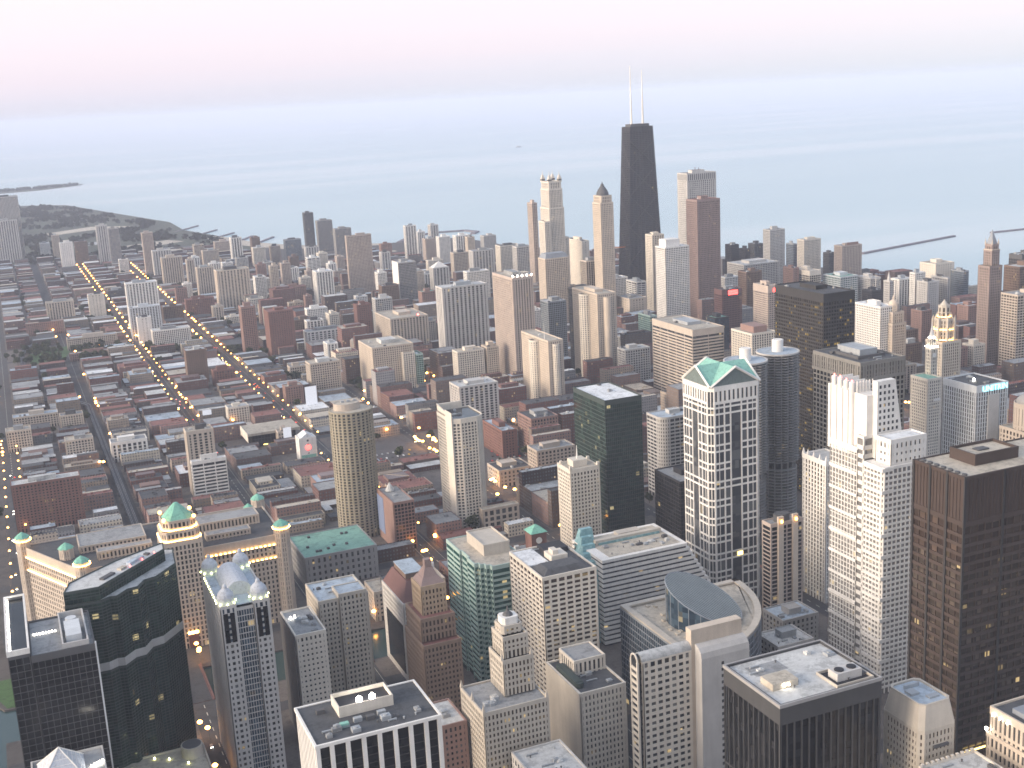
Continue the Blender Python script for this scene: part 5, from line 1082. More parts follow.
def set_heroes():
    r = T(OT, 'narrow block with dark west side and white windowed south face by the street', 'bd280', S('cream', 'pane', 2.9, 1.7, 3.7, 2.1, pj=.5), 'r_grey', win='pane', units=7, pent=False); x, y, w_, d_, h = P['bd280']; b = MB(); b.box(-.7, 1, 0, -.02, d_, h-1); b.build('blank_wall', 'darkgrey', r)
    b = MB(); b.lathe(4, 30, [(.2, h-1), (.6, h-.4), (.6, h+.4), (.2, h+1)], 8); b.lathe(7, 31, [(.2, h-1), (.6, h-.4), (.6, h+.4), (.2, h+1)], 8); b.build('roof_lamps', 'lamp_white', r)
    r = T(OT, 'grey brown stone block with tall blue roof sheds right of the white windowed block', 'g305', S('limestone', 'pane', 2.8, 1.5, 3.6, 1.6, pj=.5), 'r_blue', win='pane', units=3, pent=False); x, y, w_, d_, h = P['g305']; w, g = MB(), MB(); shell(w, g, rect(14, -1.5, 34, 16), 0, h+3, S('limestone', 'g_dark', 2.8, 1.5, 3.6, 1.6, pj=.5)); o = w.build('wing', 'limestone', r); g.build('wing_glazing', 'g_dark', o); b = MB(); b.prism(rect(15, 0, 33, 15), h+2, h+2.4); b.build('wing_roof', 'r_blue', o)
    # black roof, white columns
    x, y, w_, d_, h = P['blackcol']; root = thing(OT, 'black glass block with white columns and a flat black roof at the bottom edge', 'tower', x, y); w, g = MB(), MB(); cells = []
    g.prism(rect(1.2, 1.2, w_-1.2, d_-1.2), 0, h-1.2); g.build('glazing', 'g_black0', root); n = 8
    for k in range(n+1): w.box(k*w_/n-(1.0 if 0 < k < n else (0 if k == 0 else 2)), -.1, 0, k*w_/n+(1.0 if 0 < k < n else (2 if k == 0 else 0)), 1.4, h-1.0)
    for k in range(1, 12): w.box(-.1, k*d_/12-.9, 0, 1.4, k*d_/12+.9, h-1.0)
    w.build('columns', 'white', root); b = MB(); b.ring(rect(-.3, -.3, w_+.3, d_+.3), rect(.8, .8, w_-.8, d_-.8), h-1.6, h); b.build('cornice', 'white', root); flat_roof(root, rect(.8, .8, w_-.8, d_-.8), h-.5, 'r_dark')
    b = MB()
    for k in range(30): b.box(1.3, 1.1, 3+k*4.1, w_-1.3, 1.18, 3.5+k*4.1)
    b.build('spandrels', 'bronze', root); b = MB(); b.ring(rect(17, 21, 44, 36), rect(17.6, 21.6, 43.4, 35.4), h-.6, h+5); b.build('roof_screen', 'cream', root); b = MB(); b.box(17.6, 21.6, h-.6, 43.4, 35.4, h+3); b.build('penthouse', 'black', root)
    for px in (28, 34.5): b = MB(); b.lathe(px, 24, [(.3, h+3), (1.5, h+4.2), (1.5, h+5.8), (.3, h+7)], 10); b.build('floodlight', 'lamp_white', root)
    for px, py, mm in ((17, 12, 'copper'), (24, 14, 'steel'), (30, 13, 'darkgrey'), (36, 15, 'steel'), (10, 30, 'darkgrey')): b = MB(); b.box(px-2, py-1.2, h-.6, px+2, py+1.2, h+1.6); b.build('rooftop_unit', mm, root)
    roof_units(root, 3, 3, w_-3, 18, h-.5, 7, big=False); block((x, y, x+w_, y+d_, h))
    # teal zigzag
    x, y, w_, d_, h = P['teal']; root = thing(OT, 'teal banded office block with zigzag west bays and a pale roof', 'tower', x, y); w, g = MB(), MB(); pl = [(0, 14), (4, 14), (4, 8), (8, 8), (8, 3), (12, 3), (12, 0), (34, 0), (34, d_), (0, d_)] if False else [(0, 11), (3, 11), (3, 7.5), (6, 7.5), (6, 4), (9, 4), (9, 0), (36, 0), (36, d_), (0, d_), (0, 40), (1.5, 40), (1.5, 26), (0, 26)]
    shell(w, g, pl, 0, h, S('teal', 'g_teal', 12, .3, 3.9, 1.7, pj=.35, cap=3, hz=True)); w.build('wall', 'teal', root); g.build('glazing', 'g_teal', root); flat_roof(root, off(pl, .8), h-.6, 'r_sand'); w, g = MB(), MB(); w.box(12, 22, h-1, 32, 56, h+7); w.ring(rect(11.8, 21.8, 32.2, 56.2), rect(12.6, 22.6, 31.4, 55.4), h+6.4, h+8); w.build('penthouse', 'limestone', root); block((x, y, x+36, y+d_, h))
    # mansard, with dark slope and glazed west
    x, y, w_, d_, h = P['mans']; root = thing(OT, 'block with a dark sloping roof and pale west wall by the river', 'building', x, y); w, g = MB(), MB(); shell(w, g, rect(0, 0, w_, d_-4), 0, h-8, S('palegrey', 'g_dark', 3, 1.6, 3.6, 1.5)); w.build('wall', 'palegrey', root); g.build('glazing', 'g_dark', root); b = MB(); b.box(-.6, 4, 6, -.05, d_-14, h-26); b.build('curtain_wall', 'g_black', root)
    b = MB(); b.loft(rect(.5, .5, w_-.5, d_-4.5), h-8.5, rect(8, 14, w_-5, d_-8), h+3); b.build('sloping_roof', 'maroon', root); b = MB(); b.box(9, 18, h+2.5, w_-6, d_-10, h+7); o = b.build('penthouse', 'brown', root); b = MB(); b.box(8.6, 17.6, h+7, w_-5.6, d_-9.6, h+7.5); b.build('penthouse_roof', 'r_blue', o); block((x, y, x+w_, y+d_-4, h))
    # art deco stepped tan tower
    root = thing(OT, 'tan brick art deco tower stepping up to a pink pyramid and chimney', 'tower', 195, 741); w, g = MB(), MB(); cells = []; sd = S('decobrick', 'pane_brown', 2.6, 1.3, 3.5, 1.7, pj=.4, cap=2.5); st2 = S('terracotta', 'pane_brown', 2.6, 1.3, 3.5, 1.7, pj=.4, cap=3)
    for z0, z1, r_ in ((0, 72, rect(2, -6, 28, 32)), (72, 88, rect(3.2, 0, 27, 31))): shell(w, g, r_, z0, z1, sd, cells=cells)
    w.build('wall', 'decobrick', root); w = MB(); shell(w, g, rect(7, 7, 24.5, 26.5), 70, 107, st2, cells=cells); w.build('shaft', 'terracotta', root); g.build('glazing', 'g_brown', root); add_windows(root, cells, 'pane_brown', 30)
    b = MB(); b.loft(rect(7.6, 7.6, 23.9, 25.9), 106.4, rect(10.2, 11, 21.2, 22.4), 111); b.loft(rect(10.6, 11.4, 20.8, 22), 111, rect(13, 14, 18.5, 18.8), 116.5); b.box(13.4, 14.3, 116, 18, 18.4, 122); b.build('pyramid_top', 'pinkgranite', root); b = MB(); b.box(20, 20, 106, 21.5, 21.5, 117); b.build('flue', 'white', root)
    flat_roof(root, rect(2.7, -5.3, 27.3, 31.3), 71, 'r_red'); flat_roof(root, rect(3.9, .7, 26.3, 30.3), 87, 'r_red', 'upper_roof'); block((193, 727, 225, 779, 80))
    # grid block 222
    r = T(OT, 'tall cream gridded block with a roof half white half black', 'g222', S('cream', 'pane_brown', 6.0, 1.4, 3.4, 1.5, pj=.6, cap=2.4), 'r_dark', win='pane_brown', units=2, pent=False); x, y, w_, d_, h = P['g222']
    b = MB(); b.loft(rect(1.5, 1.5, 36, 22), h-1.1, rect(7, 6, 30, 18), h+2.6); b.build('black_hip_roof', 'r_dark', r); b = MB(); b.box(1.5, 24, h-1, 16, 52, h-.3); b.build('white_roof', 'r_white', r); b = MB(); b.box(18, 24, h-1, 30, 36, h+3); b.box(20, 26, h+3, 24, 33, h+6); b.build('penthouse', 'cream', r); b = MB(); b.box(20, 38, h-1, 37, 52, h+2); b.build('cooling_plant', 'black', r)
    # striped terraces
    root = thing(OT, 'terraced office block of white and dark stripes with a teal glass atrium', 'tower', 360, 812); w, g = MB(), MB(); n = 18; h = 70
    for k in range(n):
        z = k*h/n; xe = 80+(n-1-k)*2.3 if k > 2 else 80+11*2.3
        w.prism(rect(6, 0, xe, 52), z+1.6, z+h/n); g.prism(rect(6.6, .7, xe-.9, 51.4), z, z+1.7)
    w.build('wall', 'white', root); g.build('glazing', 'g_dark', root); b = MB(); b.box(14, 4, h, 76, 48, h+.3); b.build('roof', 'r_sand', root); b = MB(); b.box(16, 30, h+.3, 74, 34, h+4); b.box(40, 38, h+.3, 60, 46, h+3); b.build('roof_plant', 'limestone', root); b = MB(); b.box(18, 29, h+.3, 72, 30, h+2); b.build('roof_skylight', 'g_atrium', root)
    for k in range(5): b = MB(); b.loft(rect(-6+k*3, 8+k*8, 8+k*3, 16+k*8), 55+k*3.5, rect(-2+k*3, 12+k*8, 8+k*3, 16+k*8), 66+k*3.5); b.box(-6+k*3, 8+k*8, 0, 8+k*3, 16+k*8, 55+k*3.5); b.build('atrium_glazing', 'g_atrium', root)
    roof_units(root, 16, 5, 74, 28, h+.3, 9, big=False); block((360, 812, 450, 864, 70))
    # lower cream block with black roof
    r = T(OT, 'short cream block with a blank west wall and black roof below the cream gridded block', 'b16', S('cream', 'pane', 2.7, 1.5, 4.0, 1.6, pj=.6, cap=2.5), 'r_dark', win='pane', units=3, pent=False); x, y, w_, d_, h = P['b16']; b = MB(); b.box(-.6, -.2, 0, -.02, d_, h); b.build('blank_wall', 'limestone', r); w, g = MB(), MB(); shell(w, g, rect(8, 24, 30, 46), h-1, h+9, S('cream', 'g_dark', 3, 1.6, 7, 1, base=1, cap=2)); o = w.build('penthouse', 'cream', r); g.build('penthouse_glazing', 'g_dark', o); b = MB(); b.prism(rect(9, 25, 29, 45), h+7.8, h+8.2); b.build('penthouse_roof', 'r_grey', o); b = MB(); b.lathe(4.5, 10, [(2.6, h-1), (2.6, h+2.2)], 10); b.box(2, 10, h-1, 7, 38, h+2.5); b.build('cooling_plant', 'darkgreen', r)
    # black block with pale cluttered roof
    r = T(OT, 'black finned tower with a pale cluttered roof and sunken fan well at the bottom', 'dark800', S('fingrey', 'g_black', 4.2, .5, 40, .8, pj=.9, cap=10), 'r_pale', units=6, pent=False); x, y, w_, d_, h = P['dark800']; b = MB(); b.ring(rect(-.3, -.3, w_+.3, d_+.3), rect(.7, .7, w_-.7, d_-.7), h-1.4, h+.2); b.build('roof_edge', 'midgrey', r)
    b = MB(); b.box(34, 3, h-.95, 54, 18, h-.85); b.build('fan_well', 'black', r); b = MB(); b.ring(rect(33.5, 2.5, 54.5, 18.5), rect(34, 3, 54, 18), h-1, h+.4); b.build('well_kerb', 'limestone', r); b = MB(); b.box(37, 7, h-.8, 51, 14, h+3.2); o = b.build('cooling_unit', 'palegrey', r)
    for px in (40.5, 47.5): b = MB(); b.lathe(px, 10.5, [(2.3, h+3.2), (2.3, h+3.7)], 16); b.lathe(px, 10.5, [(1.9, h+3.72), (1.9, h+3.76)], 16, 0); b.build('fan_ring', 'black', o)
    b = MB(); b.box(6, 14, h-1, 20, 24, h+2.5); o = b.build('penthouse', 'r_sand', r); b = MB()
    for px in (12, 14.5): b.lathe(px, 13.4, [(.1, h+.4), (.45, h+.7), (.45, h+1.3), (.1, h+1.6)], 8)
    b.build('roof_lamps', 'lamp_white', o); b = MB(); b.box(8, 30, h-.98, 26, 40, h-.9); b.build('roof_patch', 'r_grey', r)
set_heroes()
def glass_rotunda_hall():
    ox, oy = 338, 634; root = thing('government_hall', 'teal glass hall whose grey drum is sliced by a slanting oval roof', 'hall', ox, oy); c = (0, 98); arc = [(94*math.sin(a), 98-97*math.cos(a)) for a in [R_(k*6) for k in range(16)]]
    pl = [(0, 1)] + arc[1:] + [(94, 98), (0, 98)]; w, g = MB(), MB(); shell(w, g, pl, 0, 70, S('steel', 'g_teal', 2.4, .3, 4.2, .7, pj=.3, cap=1.6, base=4)); w.build('wall', 'bluegrey', root); g.build('glazing', 'g_blue', root); flat_roof(root, off(pl, .8), 69.4, 'r_sand')
    b = MB(); n = 40; cx, cy, rr = 40, 55, 25; zt = lambda x, y: 84+12.5*((-(x-cx)*.72+(y-cy)*.70)/rr)
    lo = [(cx+rr*math.cos(2*math.pi*k/n), cy+rr*math.sin(2*math.pi*k/n), 68) for k in range(n)]; hi = [(x, y, zt(x, y)) for x, y, _ in lo]
    b.add(lo+hi, [(k, (k+1) % n, n+(k+1) % n, n+k) for k in range(n)]); b.build('drum', 'g_blue', root); b = MB(); b.add([(x, y, z+.05) for x, y, z in hi], [tuple(range(n))]); b.build('slanted_roof', 'r_glass', root)
    b = MB()
    for k in range(-12, 13):
        s = k*2.15; hl = math.sqrt(max(0, rr*rr-s*s)); a = Vector((.72, -.70)); p_ = Vector((.70, .72))
        p0 = Vector((cx, cy))+p_*s-a*hl; p1 = Vector((cx, cy))+p_*s+a*hl; b.tube((p0.x, p0.y, zt(*p0)+.1), (p1.x, p1.y, zt(*p1)+.1), .28, n=4)
    b.build('roof_ribs', 'steel', root); b = MB(); pts = [Vector(q) for q in hi]
    for k in range(n): b.tube(pts[k]+Vector((0, 0, .1)), pts[(k+1) % n]+Vector((0, 0, .1)), .4, n=4)
    for k in range(0, n, 2): b.tube(lo[k], hi[k], .22, n=4)
    b.build('drum_mullions', 'bluegrey', root); b = MB(); b.ring([(x*1.0, y) for x, y in pl], off(pl, 4.5), 70, 71.2); b.build('roof_edge', 'limestone', root); rg = random.Random(2)
    for k in range(10): px, py = rg.uniform(4, 22), rg.uniform(24, 90); b = MB(); b.box(px-1, py-1.6, 69, px+1, py+1.6, 70.3); b.build('rooftop_unit', 'r_sand', root)
    b = MB(); b.lathe(cx-14, cy-22.5, [(.2, 72), (.6, 72.5), (.6, 73.3), (.2, 73.8)], 8); b.build('lamp', 'lamp_white', root); block((338, 640, 425, 732, 72))
glass_rotunda_hall()
def arched_grid_block():
    ox, oy = 278, 612; root = thing(OT, 'white gridded slab with a barrel arched west end joined to a blank rounded slab', 'tower', ox, oy); D = 9; h = 92; xs = 8.5; w, g = MB(), MB(); cells = []
    shell(w, g, rect(xs+2.6, 0, 44, D), 0, h, S('cream', 'pane', 4.9, 1.6, 4.1, 1.9, pj=.7, cap=1.2, base=4), cells=cells, roofgap=.3); w.build('wall', 'cream', root); g.build('glazing', 'g_dark', root); add_windows(root, cells, 'pane')
    b = MB(); m_ = 14; prof = [(D/2-(D/2)*math.cos(math.pi*k/m_), h-.3+4.2*math.sin(math.pi*k/m_)) for k in range(m_+1)]; vs = [(x, yy, z) for x in (xs+2.4, 44) for yy, z in prof]; b.add(vs, [(k, k+1, m_+1+k+1, m_+1+k) for k in range(m_)]+[tuple(range(m_, -1, -1)), tuple(range(m_+1, 2*m_+2))]); b.build('barrel_roof', 'r_pale', root)
    b = MB(); b.box(xs, 1.2, 0, xs+2.2, D-1.2, h)
    vs = [(x, yy, z) for x in (xs, xs+2.2) for yy, z in [(D/2-(D/2-1.2)*math.cos(math.pi*k/m_), h-.1+3.4*math.sin(math.pi*k/m_)) for k in range(m_+1)]]; b.add(vs, [(k, k+1, m_+1+k+1, m_+1+k) for k in range(m_)]+[tuple(range(m_, -1, -1)), tuple(range(m_+1, 2*m_+2))]); b.build('west_end_glazing', 'g_dark', root)
    b = MB()
    for k in range(21): b.box(xs-.5, .9, 2+k*4.2, xs+.3, D-.9, 3.9+k*4.2)
    for yy in (.1, D-1.3): b.box(xs-.7, yy, 0, xs+.4, yy+1.2, h)
    for k in range(m_):
        a, c = [(D/2-(D/2-.6)*math.cos(math.pi*q/m_), h-.1+4.0*math.sin(math.pi*q/m_)) for q in (k, k+1)]; b.tube((xs-.2, a[0], a[1]), (xs-.2, c[0], c[1]), .6, n=6)
    b.build('arched_frame', 'cream', root)
    b = MB(); b.box(44.2, .5, 0, 79, 6.5, 104); b.build('blank_slab', 'warmtan', root); b = MB(); pr = [(-7, 0), (-7, 88), (-6.2, 91.5), (-4, 94), (-1, 95), (.4, 95), (.4, 0)]; vs = [(x, yy, z) for x in (46.5, 79.5) for yy, z in pr]; m2 = len(pr); b.add(vs, [(k, (k+1) % m2, m2+(k+1) % m2, m2+k) for k in range(m2)]+[tuple(range(m2-1, -1, -1)), tuple(range(m2, 2*m2))]); b.build('rounded_slab', 'palegrey', root)
    b = MB()
    for k in range(20): b.box(60, -7.25, 82-k*4.1, 61.6, -6.8, 83.8-k*4.1)
    b.build('stair_windows', 'g_dark', root); block((278, 606, 357, 629, 95))
arched_grid_block()
def limestone_gothic():
    ox, oy = 192, 618; root = thing(OT, 'slender limestone gothic tower tapering to a white lantern at the bottom', 'tower', ox, oy); stl = S('limestone', 'g_brown', 2.4, 1.2, 3.6, 1.5, pj=.4, cap=2.5); w, g = MB(), MB(); cells = []
    shell(w, g, rect(0, 0, 40, 36), 0, 82, stl, cells=cells); shell(w, g, rect(18, 12, 37, 33), 82, 104, stl, cells=cells); shell(w, g, rect(19.6, 14, 35, 31), 104, 117, stl, cells=cells); shell(w, g, [(22, 17), (32, 17), (33.5, 18.5), (33.5, 27.5), (32, 29), (22, 29), (20.5, 27.5), (20.5, 18.5)], 117, 122, S('cream', 'g_brown', 3, 1.5, 6, 1.2, base=1, cap=2)); w.build('wall', 'limestone', root); g.build('glazing', 'g_brown', root); add_windows(root, cells, 'pane_brown', 40)
    b = MB(); b.prism([(23.5, 18.5), (30.5, 18.5), (32, 20), (32, 26), (30.5, 27.5), (23.5, 27.5), (22, 26), (22, 20)], 121.5, 126); b.build('lantern', 'white', root); b = MB(); b.lathe(27, 23, [(3.2, 126), (2.2, 127.4), (.8, 128.4), (.15, 132)], 8); b.build('lantern_cap', 'darkgrey', root); flat_roof(root, rect(.8, .8, 39, 35), 81, 'r_grey'); roof_units(root, 2, 3, 16, 30, 81, 4, big=False)
    for px, py in ((.6, .6), (39, .6), (.6, 35), (18, 13), (36, 13), (0.6, 18)): z = 81 if px < 2 or py < 2 else 103; b = MB(); b.cone(rect(px-.9, py-.9, px+.9, py+.9), z+.9, (px, py, z+6)); b.build('pinnacle', 'limestone', root)
    block((ox, oy, ox+40, oy+36, 82))
limestone_gothic()
T('office_block', 'low rose grey block with a pale roof left of the slender limestone gothic tower', (170, 640, 20, 30, 68), S('rosebrick', 'g_dark', 3, 1.6, 3.6, 1.8), 'r_pale', units=2, pent=False)
def chamfered_small():
    x, y, w_, d_, h = P['s885']; root = thing(OT, 'small tan tower with chamfered blank top and pale blue roof deck', 'tower', x, y); c = 2.2; oc = lambda q: [(q+c, q), (w_-q-c, q), (w_-q, q+c), (w_-q, d_-q-c), (w_-q-c, d_-q), (q+c, d_-q), (q, d_-q-c), (q, q+c)]; w, g = MB(), MB(); cells = []; shell(w, g, oc(-1.2), 0, h-11, S('limestone', 'pane_brown', 2.3, 1.2, 3.5, 1.6, pj=.4, cap=2), cells=cells); w.loft(oc(-1.1), h-11.2, oc(.8), h); w.build('wall', 'limestone', root); g.build('glazing', 'g_brown', root); add_windows(root, cells, 'pane_brown', 50)
    b = MB(); b.prism(oc(1.8), h+.02, h+.3); b.build('roof', 'r_blue', root); b = MB(); b.ring(oc(.85), oc(1.7), h, h+1.3); b.build('parapet', 'limestone', root); b = MB(); b.box(4, 12, h+.2, 9, 17, h+1.5); b.build('rooftop_unit', 'steel', root); b = MB(); b.box(10, 6, h+.2, 16, 9, h+1.2); b.build('rooftop_unit', 'steel', root); b = MB(); b.box(6, 19, h+.2, 15, 20, h+2.2); b.build('roof_pipe', 'steel', root)
    for z in (h-21, h-33): b = MB(); b.box(6, -2.4, z, 15, -1.1, z+1.2); b.build('balcony', 'darkgrey', root)
    block((x, y, x+w_, y+d_, h))
chamfered_small()
def right_edge_tan():
    root = thing(OT, 'tan stone tower with paired slot windows and small cornice lamps at bottom right', 'tower', 391, 408); h = 114; w, g = MB(), MB(); cells = []; shell(w, g, rect(0, 0, 26, 44), 0, h-14, S('warmtan', 'pane', 2.8, 1.4, 5.6, 1.9, pj=.5, cap=2), cells=cells); shell(w, g, rect(.8, 0, 26, 43), h-14, h, S('warmtan', 'pane', 2.8, 1.5, 9, 1.5, pj=.5, cap=4, base=2), cells=cells); w.build('wall', 'warmtan', root); g.build('glazing', 'g_dark', root); add_windows(root, cells, 'pane', 20); flat_roof(root, rect(1.6, 1, 25, 42), h-1, 'r_dark'); b = MB()
    for yy in (31, 35.5, 40): b.lathe(-.2, yy, [(.1, h-4), (.4, h-3.7), (.4, h-3), (.1, h-2.7)], 8)
    b.lathe(-.6, 43.4, [(.1, h-13), (.7, h-12.4), (.7, h-11.4), (.1, h-11)], 8); b.build('cornice_lamps', 'lamp_white', root); b = MB(); b.box(6, 20, h-1, 14, 34, h+1.5); b.build('skylight', 'bluegrey', root); block((391, 408, 417, 452, h))
right_edge_tan()
T('office_block', 'pale roof corner with a toothed parapet at the bottom right edge', (345, 405, 34, 42, 96), S('cream', 'g_dark', 3, 1.5, 3.6, 1.6, cap=3), 'r_pale', units=1, pent=False)
_r = [o for o in bpy.data.objects if o.get('label', '').startswith('pale roof corner')][0]; b = MB()
for k in range(14): b.box(-.25, 1+k*3, 96, 1, 2.5+k*3, 97.2)
for k in range(11): b.box(1.5+k*3, 41, 96, 3+k*3, 42.25, 97.2)
b.build('parapet_teeth', 'cream', _r)
T('office_block', 'grey roofed block peeking in at the bottom edge below the black roofed cream block', (205, 560, 30, 52, 58), S('palegrey', 'g_dark', 4, 2, 3.8, 1.6), 'r_pale', units=4, pent=False)
# low riverside brick hall with a clock tower
def clock_hall():
    root = thing(BB, 'long red brick riverside hall with a square clock tower and green cap', 'hall', 291, 948); w, g = MB(), MB(); shell(w, g, rect(0, 0, 96, 26), 0, 30, S('redbrick', 'g_dark', 4, 1.8, 4, 1.6)); w.build('wall', 'redbrick', root); g.build('glazing', 'g_dark', root); flat_roof(root, rect(1, 1, 95, 25), 29.2, 'r_grey'); w, g = MB(), MB(); shell(w, g, rect(78, 4, 92, 18), 29, 46, S('redbrick', 'g_dark', 14, 3, 14, 1.5, base=3, cap=4)); o = w.build('clock_tower', 'redbrick', root); w2 = MB(); w2.prism(rect(78.4, 4.4, 91.6, 17.6), 29, 45); w2.build('tower_core', 'redbrick', o); b = MB(); b.cone(rect(77, 3, 93, 19), 45.8, (85, 11, 52)); b.build('tower_cap', 'copper_pale', o); b = MB(); b.prism(circ(0, 0, 2.8, 20), 0, .5); c = b.build('clock_face', 'white', o); c.rotation_euler = (R_(90), 0, 0); c.location = (85, 4.3, 39)
    for k in range(8): b = MB(); px = 5+k*9; b.box(px, 6+(k*5) % 12, 29, px+4, 10+(k*5) % 12, 31+k % 3); b.build('rooftop_unit', 'r_pale' if k % 2 else 'darkgrey', root)
    block((291, 948, 387, 974, 30))
clock_hall()
T('office_block', 'low tan roofed block on the river left of the brick clock tower hall', (224, 945, 62, 28, 26), S('tan', 'g_dark', 4, 2, 4, 1.8), 'r_sand', units=5)
T('office_block', 'low pale block between the slanted oval roof hall and the latticed tower', (438, 690, 30, 26, 34), S('palegrey', 'g_dark', 4, 2, 3.8, 1.8), 'r_pale', units=3)
T('office_block', 'low blue grey roofed block below the amber lit piers', (476, 738, 32, 26, 26), S('concrete', 'g_dark', 4, 2, 3.8, 1.8), 'r_blue', units=3)
T('office_block', 'small grey block with a railed roof beside the white finned tower base', (452, 660, 24, 24, 22), S('palegrey', 'g_dark', 4, 2, 3.8, 1.8), 'r_pale', units=2)
def glass_entertainment_hall():
    root = thing('glass_hall', 'dark glass hall under a wide overhanging flat slab roof by the avenue', 'hall', 240, 1530); w, g = MB(), MB(); shell(w, g, rect(2, 4, 58, 40), 0, 17, S('black', 'g_black', 4, .4, 4, .5)); w.build('wall', 'black', root); g.build('glazing', 'g_black', root); b = MB(); b.box(-4, -5, 17, 62, 44, 20); b.build('slab_roof', 'r_tan', root); b = MB(); b.box(-4.6, -5, 9, -4.05, 44, 20.5); b.build('end_wall', 'cream', root); b = MB(); b.box(40, -3, 0, 43, 0, 24); b.build('brick_pylon', 'rosebrick', root); b = MB(); b.box(16, 3.2, 1.4, 34, 3.6, 2.4); b.build('lit_sign', 'warm_sign', root); block((236, 1525, 302, 1574, 20))
glass_entertainment_hall()
r = T(BB, 'white gabled hall with round red sign left of the oval tan tower', 'c7', S('white', 'g_tan', 6, 4.5, 4, 2.6), 'r_white', units=0, pent=False); x, y, w_, d_, h = P['c7']; b = MB(); b.prism(circ(0, 0, 3.2, 20), 0, .3); o = b.build('round_sign', 'neon_red', r); o.rotation_euler = (R_(90), 0, 0); o.location = (w_/2, -.3, 18); b = MB(); b.box(1.5, -.4, 5, w_-1.5, -.05, 9); b.build('green_band', 'copper', r); b = MB(); b.loft(rect(.5, .5, w_-.5, d_-.5), h-.9, rect(w_/2-.4, .6, w_/2+.4, d_-.6), h+5); b.build('gable_roof', 'r_white', r)
def billboard(x, y, w_, z0, z1, label, mat):
    root = thing('billboard', label, 'billboard', x, y); b = MB(); b.box(-w_/2, 0, z0, w_/2, .6, z1); b.build('panel', mat, root); b = MB(); b.tube((-w_/3, 1, 0), (-w_/3, 1, z0+1), .35); b.tube((w_/3, 1, 0), (w_/3, 1, z0+1), .35); b.build('posts', 'darkgrey', root)
billboard(282, 1508, 10, 12, 26, 'white upright billboard beside the dark glass hall', 'billboard_white'); billboard(350, 1655, 16, 14, 40, 'tall pale lit billboard behind the oval tan tower', 'billboard_white'); billboard(214, 1700, 12, 10, 17, 'pale lit roadside billboard by the white tan loft', 'billboard_white')
def crane(x, y, h, L, ang, label, mat):
    root = thing('tower_crane', label, 'crane', x, y); b = MB(); b.tube((0, 0, 0), (0, 0, h), 1.0, n=4); b.build('mast', mat, root); b = MB(); dx, dy = math.cos(ang), math.sin(ang); b.tube((-dx*L*.3, -dy*L*.3, h-1), (dx*L, dy*L, h), .8, .5, 4); b.tube((0, 0, h), (0, 0, h+7), .6, n=4); b.tube((0, 0, h+7), (dx*L*.8, dy*L*.8, h), .2, n=4); b.tube((0, 0, h+7), (-dx*L*.28, -dy*L*.28, h), .2, n=4); b.build('jib', mat, root); b = MB(); b.box(-dx*L*.3-1.5, -dy*L*.3-1.5, h-3, -dx*L*.3+1.5, -dy*L*.3+1.5, h-.5); b.build('counterweight', 'darkgrey', root)
wall_mat('crane_orange', (.5, .16, .05)); crane(985, 2010, 138, 46, R_(-18), 'orange tower crane between the dome capped tower and the bright white gridded tower', 'crane_orange'); crane(1368, 1720, 76, 26, R_(150), 'pale crane above the dark low block near the lake', 'palegrey')
b = MB(); b.loft([(-9, -2.5), (7, -2.5), (11, 0), (7, 2.5), (-9, 2.5)], -2.2, [(-10, -3), (8, -3), (13, 0), (8, 3), (-10, 3)], 1.5); o = b.build('boat', 'darkgrey', None, (4190, 9760, 0)); tag(o, 'tiny dark boat alone far out on the lake', 'boat'); o.scale = (2.2, 2.2, 2.2); b = MB(); b.box(-5, -1.8, 1.5, 3, 1.8, 4.5); b.build('cabin', 'white', o)
# ---------------------------------------------------------------- what fills the view between the towers
BX = np.array(BOXES, float); CAMV = np.array(CAMP); FW, RG, UP_ = np.array(FWD), np.array(RGT), np.array(UPV)
def px_of(p):
    d = np.array(p, float)-CAMV; z = d@FW; return 512+FPX*(d@RG)/z, 384-FPX*(d@UP_)/z, z
def hidden(p, skip=-1):
    """does a landmark stand between the viewpoint of the photograph and p"""
    p = np.array(p, float); d = p-CAMV; lo = np.full(len(BX), .0); hi = np.full(len(BX), .9985)
    for ax, (i, j) in enumerate(((0, 2), (1, 3))):
        dd = d[ax] if abs(d[ax]) > 1e-9 else 1e-9; a = (BX[:, i]-CAMV[ax])/dd; b_ = (BX[:, j]-CAMV[ax])/dd; lo = np.maximum(lo, np.minimum(a, b_)); hi = np.minimum(hi, np.maximum(a, b_))
    zb = CAMV[2]+d[2]*hi
    return bool(np.any((lo < hi) & (zb < BX[:, 4])))
def seen(x, y, z0, z1, r=6):
    for dx, z in ((0, z1), (-r, z1), (r, z1), (0, (z0+z1)/2)):
        u, v, _ = px_of((x+dx, y, z))
        if -8 < u < 1032 and -8 < v < 776 and not hidden((x+dx, y, z)): return True
    return False
LANDMARKS = []
for o in list(COL.objects):
    if o.parent is None and o.get('category') in ('tower', 'hall', 'market hall', 'building') and 'label' in o:
        pass
